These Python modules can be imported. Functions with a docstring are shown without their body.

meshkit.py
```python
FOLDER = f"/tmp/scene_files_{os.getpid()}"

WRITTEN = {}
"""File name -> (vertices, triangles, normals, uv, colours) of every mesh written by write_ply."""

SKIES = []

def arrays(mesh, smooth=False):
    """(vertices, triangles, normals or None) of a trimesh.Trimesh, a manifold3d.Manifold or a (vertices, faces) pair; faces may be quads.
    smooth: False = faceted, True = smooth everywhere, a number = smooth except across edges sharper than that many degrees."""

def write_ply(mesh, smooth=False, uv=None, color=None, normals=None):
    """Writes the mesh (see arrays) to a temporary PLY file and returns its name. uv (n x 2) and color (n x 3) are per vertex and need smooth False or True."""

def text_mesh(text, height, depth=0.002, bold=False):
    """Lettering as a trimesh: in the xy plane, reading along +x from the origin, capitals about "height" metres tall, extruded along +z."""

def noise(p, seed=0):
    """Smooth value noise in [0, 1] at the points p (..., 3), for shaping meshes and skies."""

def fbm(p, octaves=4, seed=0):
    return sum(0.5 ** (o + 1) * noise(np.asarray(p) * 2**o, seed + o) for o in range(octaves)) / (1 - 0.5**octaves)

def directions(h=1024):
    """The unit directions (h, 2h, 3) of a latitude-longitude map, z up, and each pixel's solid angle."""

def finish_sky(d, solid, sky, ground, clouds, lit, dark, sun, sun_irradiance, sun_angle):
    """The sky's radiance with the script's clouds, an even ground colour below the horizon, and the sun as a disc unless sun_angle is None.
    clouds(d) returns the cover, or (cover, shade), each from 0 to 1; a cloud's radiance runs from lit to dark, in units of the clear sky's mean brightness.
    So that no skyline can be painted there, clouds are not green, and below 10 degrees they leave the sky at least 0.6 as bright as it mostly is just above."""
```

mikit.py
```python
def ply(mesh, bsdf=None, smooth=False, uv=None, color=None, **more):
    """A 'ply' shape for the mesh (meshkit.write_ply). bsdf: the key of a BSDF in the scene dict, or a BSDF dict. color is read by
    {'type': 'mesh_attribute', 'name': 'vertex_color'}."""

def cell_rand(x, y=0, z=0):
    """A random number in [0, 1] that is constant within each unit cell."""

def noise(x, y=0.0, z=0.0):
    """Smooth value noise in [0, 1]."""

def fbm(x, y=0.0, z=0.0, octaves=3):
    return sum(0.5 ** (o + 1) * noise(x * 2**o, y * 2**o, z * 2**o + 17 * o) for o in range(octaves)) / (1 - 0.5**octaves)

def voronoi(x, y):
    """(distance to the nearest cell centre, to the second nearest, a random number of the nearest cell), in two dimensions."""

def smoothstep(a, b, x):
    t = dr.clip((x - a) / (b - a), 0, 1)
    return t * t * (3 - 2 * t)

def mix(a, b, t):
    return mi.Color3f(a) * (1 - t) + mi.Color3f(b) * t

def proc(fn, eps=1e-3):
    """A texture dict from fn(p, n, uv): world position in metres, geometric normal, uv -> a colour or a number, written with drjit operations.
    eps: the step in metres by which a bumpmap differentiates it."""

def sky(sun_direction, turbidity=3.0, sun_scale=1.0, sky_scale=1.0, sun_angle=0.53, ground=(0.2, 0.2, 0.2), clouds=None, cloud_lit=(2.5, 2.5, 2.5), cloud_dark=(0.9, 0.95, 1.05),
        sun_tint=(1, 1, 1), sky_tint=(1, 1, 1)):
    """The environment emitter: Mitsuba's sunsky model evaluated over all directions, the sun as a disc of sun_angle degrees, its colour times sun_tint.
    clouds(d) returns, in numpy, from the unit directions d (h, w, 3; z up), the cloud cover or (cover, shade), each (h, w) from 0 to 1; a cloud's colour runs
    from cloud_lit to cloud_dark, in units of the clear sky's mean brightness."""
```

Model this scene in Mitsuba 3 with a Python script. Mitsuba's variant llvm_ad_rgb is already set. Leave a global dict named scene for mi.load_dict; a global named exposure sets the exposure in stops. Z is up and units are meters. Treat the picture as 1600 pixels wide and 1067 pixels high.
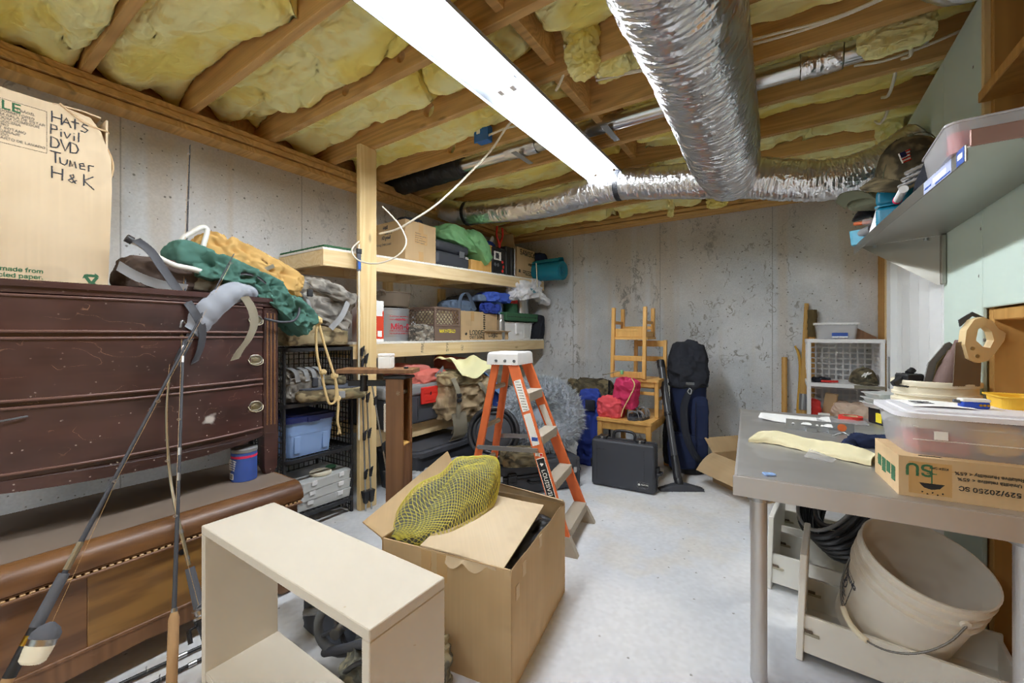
import math, random
import numpy as np, trimesh, mitsuba as mi, drjit as dr, mikit, meshkit
from shapely.geometry import Polygon, Point
from shapely import affinity, unary_union

random.seed(3)
RNG = np.random.default_rng(11)
T = mi.ScalarTransform4f
PI = math.pi
scene, labels = {'type': 'scene'}, {}

# ---------------------------------------------------------------- camera, lights, exposure
CAM, YAW = np.array([0, 0, 1.22]), math.radians(33.8)
scene['camera'] = {'type': 'perspective', 'fov': math.degrees(2 * math.atan(800 / 645)), 'fov_axis': 'x', 'near_clip': 0.02, 'far_clip': 50.0,
                   'principal_point_offset_y': 0.0098,
                   'to_world': T().look_at(origin=CAM.tolist(), target=[-math.sin(YAW), math.cos(YAW), 1.22], up=[0, 0, 1])}
exposure = 0.6
TUBE_LIGHT = [45.0, 47.5, 50.0]      # radiance of the fluorescent tubes (built with the fixtures below)

# ---------------------------------------------------------------- helpers: colours, materials
def c(r, g, b):
    v = np.array([r, g, b], float) / 255
    return [float(x / 12.92 if x <= .04045 else ((x + .055) / 1.055) ** 2.4) for x in v]
def rgb(col): return {'type': 'rgb', 'value': list(col)}
def mat(name, col, rough=.6, metal=0., spec=.5, coat=0., tex=None, bump=None, bscale=1., eps=2e-3):
    b = {'type': 'principled', 'base_color': tex if tex else rgb(col), 'roughness': rough, 'metallic': metal, 'specular': spec}
    if coat: b['clearcoat'] = coat; b['clearcoat_gloss'] = .8
    if bump is not None: b = {'type': 'bumpmap', 'arbitrary': mikit.proc(bump, eps=eps), 'scale': bscale, 'bsdf': b}
    scene[name] = {'type': 'twosided', 'bsdf': b}
N3, FB, SS, MX = mikit.noise, mikit.fbm, mikit.smoothstep, mikit.mix
def L(*v): return mi.Color3f(*v)

def conc_fn(p, n, uv):
    u, z = p.x + p.y * 1.03, p.z
    a = FB(u * 1.6, z * 1.6, 3.0, 4)
    col = MX(L(.56, .60, .64), L(.80, .83, .87), SS(.3, .7, a))
    drip = FB(u * 7, z * .45, 1.0, 3)
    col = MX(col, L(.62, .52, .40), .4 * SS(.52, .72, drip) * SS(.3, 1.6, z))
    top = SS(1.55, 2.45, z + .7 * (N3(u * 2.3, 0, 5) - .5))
    col = MX(col, L(.40, .34, .27), .62 * top)
    w = FB(u * 5.5 + 1.2 * FB(u * 9, z * 9, 9.0, 3), z * 2.0 + .8 * FB(u * 22, z * 22, 2., 2), 8.0, 5)
    crack = (1 - SS(.0, .03, dr.abs(w - .5))) * SS(.38, .62, FB(u * 17, z * 11, 4., 3))
    patch = SS(.34, .55, N3(u * 1.35, z * .55, 2.0))
    col = MX(col, L(.26, .26, .25), .8 * crack * patch)
    d, e, r = mikit.voronoi(u * 16, z * 16)
    pit = (1 - SS(.06, .14, d)) * SS(.90, .93, r)
    d2, e2, r2 = mikit.voronoi(u * 45, z * 45)
    pit = dr.maximum(pit, (1 - SS(.10, .22, d2)) * SS(.94, .96, r2))
    col = MX(col, L(.13, .13, .12), .8 * pit)
    g = N3(u * 120, z * 120, 0.) - .5
    s = dr.select(p.y > 4.5, p.x + .124, p.y - 1.71) / 1.02
    seam = 1 - SS(.0015, .005, dr.abs(s - dr.round(s)))
    col = MX(col, L(.22, .22, .22), .6 * seam)
    return col * (1 + .12 * g)
def floor_fn(p, n, uv):
    x, y = p.x, p.y
    a = FB(x * 1.7, y * 1.7, 1., 4)
    col = MX(L(.64, .67, .72), L(.77, .78, .80), SS(.3, .7, a))
    b = FB(x * 3.1 + 5, y * 3.1, 7., 4)
    col = MX(col, L(.68, .63, .54), .4 * SS(.52, .75, b))
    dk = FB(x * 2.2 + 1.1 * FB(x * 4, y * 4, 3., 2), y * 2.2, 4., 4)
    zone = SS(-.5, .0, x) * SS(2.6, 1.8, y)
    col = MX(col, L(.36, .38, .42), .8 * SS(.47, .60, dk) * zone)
    d, e, r = mikit.voronoi(x * 11, y * 11)
    col = MX(col, L(.2, .2, .2), .75 * (1 - SS(.03, .08, d)) * SS(.88, .9, r))
    return col * (.95 + .1 * N3(x * 60, y * 60, 0.))
def wood_fn(c1, c2, axis, knots=True, s=1.0):
    def fn(p, n, uv):
        l = [p.x, p.y, p.z][axis]; a, b = [(p.y, p.z), (p.x, p.z), (p.x, p.y)][axis]
        w = FB(l * .9 * s, a * 9 * s, b * 9 * s, 2)
        ring = .5 + .5 * dr.sin(40 * w + 60 * s * (a + b))
        fine = N3(l * 4 * s, a * 160 * s, b * 160 * s)
        col = MX(L(*c1), L(*c2), .35 * ring + .45 * w + .25 * fine - .1)
        if knots:
            d, e, r = mikit.voronoi(l * 2.1 * s + 3, (a + b) * 6 * s)
            k = (1 - SS(.02, .10, d)) * SS(.80, .84, r)
            col = MX(col, L(*[.45 * v for v in c1]), .6 * k)
        return col
    return fn
def mahog_fn(p, n, uv):
    a, z = p.y, p.z
    g = FB(a * 2.2, z * 14, p.x * 3, 4)
    col = MX(L(.020, .0085, .008), L(.050, .017, .014), SS(.3, .7, g))
    col = MX(col, L(.075, .040, .036), .5 * SS(.45, .75, FB(a * 3.5, z * 3.5, 2., 3)))
    sc = dr.abs(FB(a * 9 + 2 * FB(a * 3, z * 3, 1., 2), z * 16, 4., 3) - .5)
    col = MX(col, L(.36, .20, .12), .5 * (1 - SS(.0, .006, sc)) * SS(.5, .65, N3(a * 3, z * 4, 8.)) * SS(.42, .6, N3(a * 30, z * 30, 5.)))
    d, e, r = mikit.voronoi(a * 55, z * 55)
    low = SS(1.15, .7, z)
    col = MX(col, L(.55, .5, .46), .7 * (1 - SS(.06, .2, d)) * SS(.96, .98, r + .05 * low) * (.3 + .7 * low))
    d, e, r = mikit.voronoi(a * 21, z * 21)
    q = dr.sqrt(dr.square(a - .78) + dr.square((z - .845) * 1.4)); q = q * (.6 + 1.2 * N3(a * 60, z * 60, 3.))
    col = MX(col, L(.62, .58, .55), .85 * (1 - SS(.010, .034, q)))
    return MX(col, L(.6, .56, .5), .6 * (1 - SS(.02, .09, d)) * SS(.93, .95, r) * low)
def veneer_fn(p, n, uv):
    a, z = p.y, p.z
    g = FB(a * 3, z * 20, p.x * 8, 4)
    col = MX(L(.075, .028, .010), L(.17, .075, .024), SS(.3, .7, g))
    return MX(col, L(.05, .02, .009), .4 * SS(.5, .7, FB(a * 4, z * 4, 1., 3)))
def burl_fn(p, n, uv):
    g = FB(p.y * 5, p.z * 26, 2., 4)
    return MX(L(.17, .078, .018), L(.29, .15, .035), SS(.3, .7, g))
def card_fn(c1, c2):
    def fn(p, n, uv):
        a = FB(p.x * 3, p.y * 3, p.z * 3, 3)
        f = N3((p.x + p.y) * 130, 0., p.z * 4)
        col = MX(L(*c1), L(*c2), SS(.3, .7, a))
        return MX(col, L(*[.8 * v for v in c1]), .18 * f + .25 * SS(.6, .75, FB(p.x * 9, p.y * 9, p.z * 9, 2)))
    return fn
def insul_fn(p, n, uv):
    a = FB(p.x * 3 + .4 * FB(p.x * 9, p.y * 9, 2., 2), p.y * 6, p.z * 6, 4)
    b = FB(p.x * 14, p.y * 14, p.z * 14, 3)
    col = MX(L(.95, .82, .24), L(.98, .95, .50), SS(.3, .6, a))
    col = MX(col, L(.86, .68, .16), .45 * SS(.5, .7, b))
    return MX(col, L(.60, .44, .14), .35 * SS(.66, .78, FB(p.x * 2.1, p.y * 5, 9., 3)))
def insul_b(p, n, uv):
    return FB(p.x * 9 + FB(p.x * 5, p.y * 5, 1., 2), p.y * 24, p.z * 20, 4) + .3 * FB(p.x * 40, p.y * 90, p.z * 60, 2)
def foil_b(p, n, uv):
    w = FB(p.x * 10, p.y * 10, p.z * 10, 2)
    r = dr.abs(FB(p.x * 26 + 2 * w, p.y * 26, p.z * 26 + 2 * w, 3) - .5)
    return r * 1.4 + .5 * FB(p.x * 70, p.y * 70, p.z * 70, 2)
def steel_fn(p, n, uv):
    a = FB(p.x * 3, p.y * 9, p.z * 5, 3)
    s = FB(p.x * 5 + 2 * FB(p.x * 3, p.y * 3, 1., 2), p.y * 5, 2., 3)
    return MX(MX(L(.62, .61, .60), L(.76, .75, .75), a), L(.86, .86, .87), .5 * SS(.5, .66, s))
def steel_b(p, n, uv): return FB(p.x * 9, p.y * 60, p.z * 30, 3)
def cloth_b(p, n, uv): return FB(p.x * 22, p.y * 22, p.z * 22, 4)
def speck_fn(p, n, uv):
    a = FB(p.x * 2.5, p.y * 2.5, p.z * 2.5, 3)
    col = MX(L(.60, .545, .45), L(.67, .615, .52), a)
    d, e, r = mikit.voronoi((p.x + p.z) * 9, (p.y + p.z) * 9)
    return MX(col, L(.45, .33, .15), .5 * (1 - SS(.01, .04, d)) * SS(.80, .83, r))
def grimy_fn(p, n, uv):
    a = FB(p.x * 5, p.y * 5, p.z * 5, 4)
    return MX(L(.78, .74, .66), L(.52, .43, .32), .75 * SS(.42, .75, a))
P_ = mikit.proc
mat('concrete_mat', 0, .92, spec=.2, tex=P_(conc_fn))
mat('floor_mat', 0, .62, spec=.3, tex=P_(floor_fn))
mat('joist_mat', 0, .75, spec=.25, tex=P_(wood_fn((.42, .24, .085), (.74, .47, .20), 0)))
mat('pine_y', 0, .6, spec=.3, tex=P_(wood_fn((.66, .48, .24), (.84, .68, .42), 1)))
mat('pine_z', 0, .6, spec=.3, tex=P_(wood_fn((.66, .46, .20), (.86, .68, .38), 2)))
mat('sheathing_mat', 0, .7, spec=.25, tex=P_(wood_fn((.40, .20, .055), (.58, .33, .10), 2, True, .7)))
mat('walnut', 0, .5, tex=P_(wood_fn((.11, .048, .018), (.23, .11, .045), 2, False)))
mat('honey', 0, .42, tex=P_(wood_fn((.56, .30, .075), (.72, .43, .14), 2, False)), coat=.2)
mat('mahogany', 0, .38, tex=P_(mahog_fn), coat=.25)
mat('veneer', 0, .42, tex=P_(veneer_fn), coat=.25)
mat('burl', 0, .42, tex=P_(burl_fn), coat=.25)
mat('kraft', 0, .85, spec=.2, tex=P_(card_fn((.50, .35, .19), (.60, .44, .26))))
mat('kraft_pale', 0, .85, spec=.2, tex=P_(card_fn((.60, .47, .31), (.68, .55, .38))))
mat('insulation_mat', 0, 1., spec=0., tex=P_(insul_fn), bump=insul_b, bscale=.05, eps=3e-3)
mat('foil', (.80, .80, .82), .24, metal=1., bump=foil_b, bscale=.005, eps=2e-3)
mat('foil_smooth', (.74, .75, .77), .2, metal=1.)
mat('steel', 0, .55, metal=1., tex=P_(steel_fn), bump=steel_b, bscale=.0006)
mat('steel_shelf', c(176, 174, 166), .4, metal=1., bump=steel_b, bscale=.0006)
mat('bead_highlight', c(98, 70, 62), .3, coat=.4)  # lighter than the mahogany: the beads' highlight is painted into this colour
mat('paint_cream', 0, .5, tex=P_(speck_fn))
mat('grimy', 0, .5, tex=P_(grimy_fn))
def plain(**kw):
    for k, v in kw.items(): mat(k, c(*v[0]), *v[1:])
plain(drywall=((196, 212, 202), .9, 0, .2), white_paint=((222, 222, 224), .55), white_gloss=((236, 236, 236), .3), white_board=((226, 224, 216), .6),
      pvc=((238, 240, 240), .4), plate_grey=((120, 120, 118), .5), black=((26, 27, 30), .45), black_matte=((30, 31, 34), .85), black_case=((50, 53, 59), .55),
      charcoal=((58, 60, 66), .6), grey=((128, 130, 132), .6), midgrey=((92, 95, 98), .7), silver=((190, 192, 194), .3, 1.), brass=((170, 150, 100), .35, 1.),
      pewter=((176, 168, 146), .38, 1.), orange=((222, 112, 60), .5), red=((205, 44, 36), .45), red_orange=((214, 68, 42), .5), blue=((38, 92, 176), .45),
      blue_box=((40, 100, 170), .4), navy=((38, 46, 84), .6), teal=((20, 122, 146), .5), teal_case=((24, 118, 146), .35), tote_blue=((140, 172, 222), .45),
      tote_lid=((30, 40, 92), .4), green_bag=((118, 172, 118), .75), cable=((228, 222, 204), .5), cream_plastic=((236, 228, 204), .45), white_plastic=((230, 230, 230), .45),
      cork=((176, 140, 100), .9), grip=((86, 88, 94), .9), gold=((190, 150, 60), .3, 1.), yellow=((236, 190, 60), .6), yellow_pale=((238, 230, 160), .85),
      iron=((92, 80, 66), .8), galv=((176, 180, 184), .36, .8), crate_brown=((112, 92, 80), .6), tan=((196, 156, 92), .85), rope=((214, 188, 134), .9),
      ink=((56, 58, 66), .8), ink_black=((24, 24, 26), .8), ink_green=((48, 92, 62), .8), ink_red=((186, 40, 60), .6), ink_grey=((110, 100, 90), .8), label_white=((238, 238, 234), .6),
      label_blue=((60, 90, 170), .5), paper=((240, 240, 240), .8), strap=((126, 120, 104), .85), strap_grey=((150, 152, 154), .8), tape=((186, 150, 100), .35),
      pink=((214, 50, 96), .7), coral=((206, 112, 100), .8), rose=((196, 120, 110), .85), blue_cloth=((120, 160, 214), .9), royal=((60, 90, 180), .7),
      dust_top=((118, 104, 92), .7), copper=((190, 110, 60), .5), hose=((34, 36, 40), .3), wand=((60, 62, 66), .28), cap_grey=((166, 156, 140), .8),
      yellow_ink=((240, 220, 60), .6), red_tape=((220, 60, 50), .4), sealer=((222, 222, 228), .5), beige_side=((196, 176, 140), .6))

scene['clear_plastic'] = {'type': 'thindielectric', 'int_ior': 1.35}
def frost(name, col, w):
    scene[name] = {'type': 'blendbsdf', 'weight': w, 'a': {'type': 'thindielectric', 'int_ior': 1.3}, 'b': {'type': 'twosided', 'bsdf': {'type': 'principled', 'base_color': rgb(col), 'roughness': .35}}}
frost('frosted', c(236, 236, 240), .22)
frost('frosted_dense', c(226, 228, 226), .72)
frost('plastic_film', c(196, 198, 200), .55)
VC = {'type': 'mesh_attribute', 'name': 'vertex_color'}
mat('vc', 0, .88, spec=.2, tex=VC)
mat('vc_cloth', 0, .9, spec=.15, tex=VC, bump=cloth_b, bscale=.006)
mat('vc_gloss', 0, .45, tex=VC)
def fab(**kw):
    for k, v in kw.items(): mat(k, c(*v), .88, spec=.15, bump=cloth_b, bscale=.006)
fab(fab_black=(40, 42, 48), fab_navy=(34, 42, 68), fab_brown=(84, 72, 66), fab_green=(72, 108, 98), fab_tan=(196, 160, 100), fab_grey=(150, 156, 166), fab_pink=(186, 54, 92),
    fab_cream=(230, 222, 184), fab_white=(226, 228, 232), fab_blue=(52, 70, 150), fab_jeans=(96, 112, 134), fab_yellow=(236, 233, 184), fab_slate=(78, 82, 90), fab_coral=(214, 84, 92))
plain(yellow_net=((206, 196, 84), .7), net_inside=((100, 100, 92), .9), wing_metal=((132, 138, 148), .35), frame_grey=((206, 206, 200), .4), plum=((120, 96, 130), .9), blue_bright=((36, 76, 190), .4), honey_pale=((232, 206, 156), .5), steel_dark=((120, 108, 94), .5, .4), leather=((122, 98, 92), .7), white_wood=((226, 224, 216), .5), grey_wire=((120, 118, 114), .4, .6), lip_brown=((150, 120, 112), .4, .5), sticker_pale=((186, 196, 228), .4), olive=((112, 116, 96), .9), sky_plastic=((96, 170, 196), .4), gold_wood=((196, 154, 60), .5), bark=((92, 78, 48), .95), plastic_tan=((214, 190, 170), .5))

# ---------------------------------------------------------------- helpers: scene entries
FR = np.eye(4)
class at:
    """Everything added inside stands in this local frame (metres, degrees)."""
    def __init__(self, x=0, y=0, z=0, yaw=0, pitch=0, roll=0, m=None):
        if m is None:
            R = trimesh.transformations.euler_matrix(math.radians(roll), math.radians(pitch), math.radians(yaw), 'sxyz'); R[:3, 3] = (x, y, z); m = R
        self.m = m
    def __enter__(self):
        global FR
        self.old = FR; FR = FR @ self.m
    def __exit__(self, *a):
        global FR
        FR = self.old
USED = {}
def numbered(name):
    k = USED.get(name, 0); USED[name] = k + 1
    return name if k == 0 else f'{name}_{k:03d}'
def tag(key, label=None, cat=None, group=None, kind=None):
    d = labels.setdefault(key, {})
    for a, b in (('label', label), ('category', cat), ('group', group), ('kind', kind)):
        if b: d[a] = b
    return key
def thing(name, label, cat, group=None): return tag(numbered(name), label, cat, group)
def S(name, mesh, m, parent=None, label=None, cat=None, group=None, kind=None, smooth=32, color=None, **more):
    key = numbered(f'{parent}__{name}' if parent else name)
    if hasattr(mesh, 'to_mesh'):
        q = mesh.to_mesh(); mesh = trimesh.Trimesh(q.vert_properties[:, :3], q.tri_verts, process=False)
    mesh = mesh.copy(); mesh.apply_transform(FR)
    if color is not None and smooth not in (True, False): smooth = True
    scene[key] = mikit.ply(mesh, m, smooth, color=color, **more)
    if label or cat or group or kind: tag(key, label, cat, group, kind)
    return key
def struct(name, mesh, m, parent=None, **kw):
    return S(name, mesh, m, parent, kind=None if parent else 'structure', **kw)

# ---------------------------------------------------------------- helpers: meshes
def cat(*ms):
    ms = [m for x in ms for m in (x if isinstance(x, (list, tuple)) else [x])]
    return trimesh.util.concatenate(ms)
def tm(m, M): m = m.copy(); m.apply_transform(M); return m
def mv(m, x=0, y=0, z=0, yaw=0, pitch=0, roll=0): return tm(m, at(x, y, z, yaw, pitch, roll).m)
def hull(p): return trimesh.convex.convex_hull(np.asarray(p, float))
def box(x0, x1, y0, y1, z0, z1, ch=.003):
    lo, hi = np.array([x0, y0, z0], float), np.array([x1, y1, z1], float)
    lo, hi = np.minimum(lo, hi), np.maximum(lo, hi)
    ch = min(ch, .3 * float((hi - lo).min()))
    if ch <= 0: return trimesh.creation.box(bounds=[lo, hi])
    p = []
    for s in np.ndindex(2, 2, 2):
        q = np.where(s, hi, lo); d = np.where(s, -ch, ch)
        for k in range(3):
            r = q + d; r[k] = q[k]; p.append(r)
    return hull(p)
def cbox(sx, sy, sz, ch=.003): return box(-sx / 2, sx / 2, -sy / 2, sy / 2, 0, sz, ch)
def rbox(x0, x1, y0, y1, z0, z1, r=.02, n=3):
    p = []
    a = np.linspace(0, PI / 2, n + 1)
    o = np.array([[math.cos(u) * math.cos(v), math.sin(u) * math.cos(v), math.sin(v)] for u in a for v in a])
    lo, hi = np.array([x0, y0, z0], float) + r, np.array([x1, y1, z1], float) - r
    for s in np.ndindex(2, 2, 2):
        p.append(np.where(s, hi, lo) + r * o * np.where(s, 1, -1))
    return hull(np.vstack(p))
def rprism(x0, x1, y0, y1, z0, z1, r=.03, ax=2, n=5):
    """Box with rounded vertical edges (about axis ax), flat ends."""
    lo, hi = [x0, y0, z0], [x1, y1, z1]
    i, j = [k for k in range(3) if k != ax]
    p = []
    for a, b, s, t in ((lo[i] + r, lo[j] + r, -1, -1), (hi[i] - r, lo[j] + r, 1, -1), (lo[i] + r, hi[j] - r, -1, 1), (hi[i] - r, hi[j] - r, 1, 1)):
        for th in np.linspace(0, PI / 2, n + 1):
            for e in (lo[ax], hi[ax]):
                q = [0, 0, 0]; q[i] = a + s * r * math.cos(th); q[j] = b + t * r * math.sin(th); q[ax] = e; p.append(q)
    return hull(p)
def lathe(prof, n=28): return trimesh.creation.revolve(np.array(prof, float), sections=n)
def cyl(p, q, r, n=12, r2=None):
    return tube([p, q], [r, r if r2 is None else r2], n)
def spline(pts, k):
    p = np.array(pts, float)
    if k <= 1 or len(p) < 3: return p
    P = np.vstack([2 * p[0] - p[1], p, 2 * p[-1] - p[-2]])
    out = []
    for i in range(1, len(P) - 2):
        for t in np.arange(k) / k:
            a, b, cc, d = P[i - 1:i + 3]
            out.append(.5 * (2 * b + (cc - a) * t + (2 * a - 5 * b + 4 * cc - d) * t ** 2 + (3 * b - a - 3 * cc + d) * t ** 3))
    return np.array(out + [p[-1]])
def tube(pts, r, n=8, k=1, closed=False, flat=None):
    """Swept round (or flat=(w,h) oval) tube with end caps."""
    p = np.array(pts, float)
    if closed: p = np.vstack([p, p[:1]])
    m = len(p); rr = np.interp(np.linspace(0, 1, (m - 1) * k + 1), np.linspace(0, 1, m), np.broadcast_to(r, (m,)))
    if k > 1 and m > 2: p = spline(p, k)
    else: rr = np.broadcast_to(r, (m,)).astype(float)
    t = np.gradient(p, axis=0); t /= np.linalg.norm(t, axis=1, keepdims=True) + 1e-12
    if closed: t[0] = t[-1] = (t[0] + t[-1]) / np.linalg.norm(t[0] + t[-1])
    a = np.cross(t[0], [0, 0, 1.] if abs(t[0][2]) < .9 else [1., 0, 0]); a /= np.linalg.norm(a)
    A = []
    for v in t:
        a = a - v * (a @ v); a /= np.linalg.norm(a) + 1e-12; A.append(a)
    A = np.array(A); B = np.cross(t, A)
    ang = np.arange(n) * 2 * PI / n
    V = p[:, None] + rr[:, None, None] * (np.cos(ang)[None, :, None] * A[:, None] + np.sin(ang)[None, :, None] * B[:, None])
    M = len(p)
    i, j = np.meshgrid(np.arange(M - 1), np.arange(n), indexing='ij')
    q = np.stack([i * n + j, i * n + (j + 1) % n, (i + 1) * n + (j + 1) % n, (i + 1) * n + j], -1).reshape(-1, 4)
    f = np.vstack([q[:, [0, 1, 2]], q[:, [0, 2, 3]]])
    v = V.reshape(-1, 3)
    if not closed:
        v = np.vstack([v, p[0], p[-1]]); jj = np.arange(n); b = (M - 1) * n
        f = np.vstack([f, np.stack([jj * 0 + M * n, (jj + 1) % n, jj], 1), np.stack([jj * 0 + M * n + 1, b + jj, b + (jj + 1) % n], 1)])
    return trimesh.Trimesh(v, f, process=False)
def ext(poly, h, axis='z', at0=0.):
    """Extrude a shapely polygon or a point list by h. axis x: polygon in (y,z); y: polygon in (x,z); z: (x,y)."""
    poly = poly if hasattr(poly, 'geom_type') else Polygon(poly)
    m = trimesh.creation.extrude_polygon(poly, h, engine='earcut')
    v = m.vertices.copy()
    if axis == 'x': m.vertices = np.stack([v[:, 2] + at0, v[:, 0], v[:, 1]], 1)
    elif axis == 'y': m.vertices = np.stack([v[:, 0], v[:, 2] + at0, v[:, 1]], 1); m.invert()
    else: m.vertices = v + [0, 0, at0]
    return m
def beam(p, q, w, h, up=(0, 0, 1), ch=.002):
    """Rectangular bar from p to q; w across, h along up."""
    p, q = np.array(p, float), np.array(q, float); d = q - p; l = np.linalg.norm(d); d /= l
    s = np.cross(d, up); s /= np.linalg.norm(s); u = np.cross(s, d)
    M = np.eye(4); M[:3, 0], M[:3, 1], M[:3, 2], M[:3, 3] = d, s, u, p
    return tm(box(0, l, -w / 2, w / 2, -h / 2, h / 2, ch), M)
def sheet(G, th=.002):
    """A grid of points (nu,nv,3) as a closed sheet of thickness th."""
    G = np.asarray(G, float); nu, nv = G.shape[:2]
    n = np.cross(np.gradient(G, axis=0), np.gradient(G, axis=1)); n /= np.linalg.norm(n, axis=-1, keepdims=True) + 1e-12
    top, bot = (G + n * th / 2).reshape(-1, 3), (G - n * th / 2).reshape(-1, 3)
    i, j = np.meshgrid(np.arange(nu - 1), np.arange(nv - 1), indexing='ij'); idx = lambda a, b: a * nv + b
    q = np.stack([idx(i, j), idx(i + 1, j), idx(i + 1, j + 1), idx(i, j + 1)], -1).reshape(-1, 4)
    o = nu * nv
    fs = [q, (q + o)[:, ::-1]]
    for line, rev in ((idx(np.arange(nu), 0), 0), (idx(np.arange(nu), nv - 1), 1), (idx(0, np.arange(nv)), 1), (idx(nu - 1, np.arange(nv)), 0)):
        e = np.stack([line[:-1], line[:-1] + o, line[1:] + o, line[1:]], 1)
        fs.append(e[:, ::-1] if not rev else e)
    q = np.vstack(fs)
    return trimesh.Trimesh(np.vstack([top, bot]), np.vstack([q[:, [0, 1, 2]], q[:, [0, 2, 3]]]), process=False)
def ribbon(pts, w, side=(0, 1, 0), th=.003, k=6, n=3):
    p = spline(pts, k); s = np.broadcast_to(np.array(side, float), p.shape); s = s / np.linalg.norm(s, axis=1, keepdims=True)
    o = np.linspace(-.5, .5, n)
    return sheet(p[:, None] + o[None, :, None] * w * s[:, None], th)
ICO = {k: trimesh.creation.icosphere(subdivisions=k) for k in (2, 3, 4, 5)}
def soft(sx, sy, sz, e=.6, amp=.02, freq=6., seed=0, sub=4, flat=.0, fold=.5, taper=0., ez=None):
    """A lumpy, creased bag: superellipsoid of full sizes sx, sy, sz standing on z = 0. flat: how much of the underside is pressed flat."""
    v = ICO[sub].vertices.copy()
    ez = e if ez is None else ez
    ax = np.sign(v) * np.abs(v) ** np.array([e, e, ez])
    ax /= np.maximum(np.abs(ax).max(1, keepdims=True), 1e-9) ** .35
    q = ax * np.array([sx, sy, sz]) / 2
    o = np.array([seed * 7.3, seed * 3.1, seed * 5.7])
    d = meshkit.fbm(q * freq + o, 3, seed) - .5
    rd = 1 - 2 * np.abs(meshkit.fbm(q * freq * 1.7 + o + 9, 3, seed + 5) - .5) * 2
    q = q + v * (amp * (2 * d * (1 - fold) + fold * (rd - .75)))[:, None]
    q[:, :2] *= (1 - taper * (q[:, 2:] / sz + .5))
    lo = -sz / 2 + flat * sz
    q[:, 2] = np.maximum(q[:, 2], lo)
    q[:, 2] -= q[:, 2].min()
    return trimesh.Trimesh(q, ICO[sub].faces.copy(), process=False)
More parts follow.
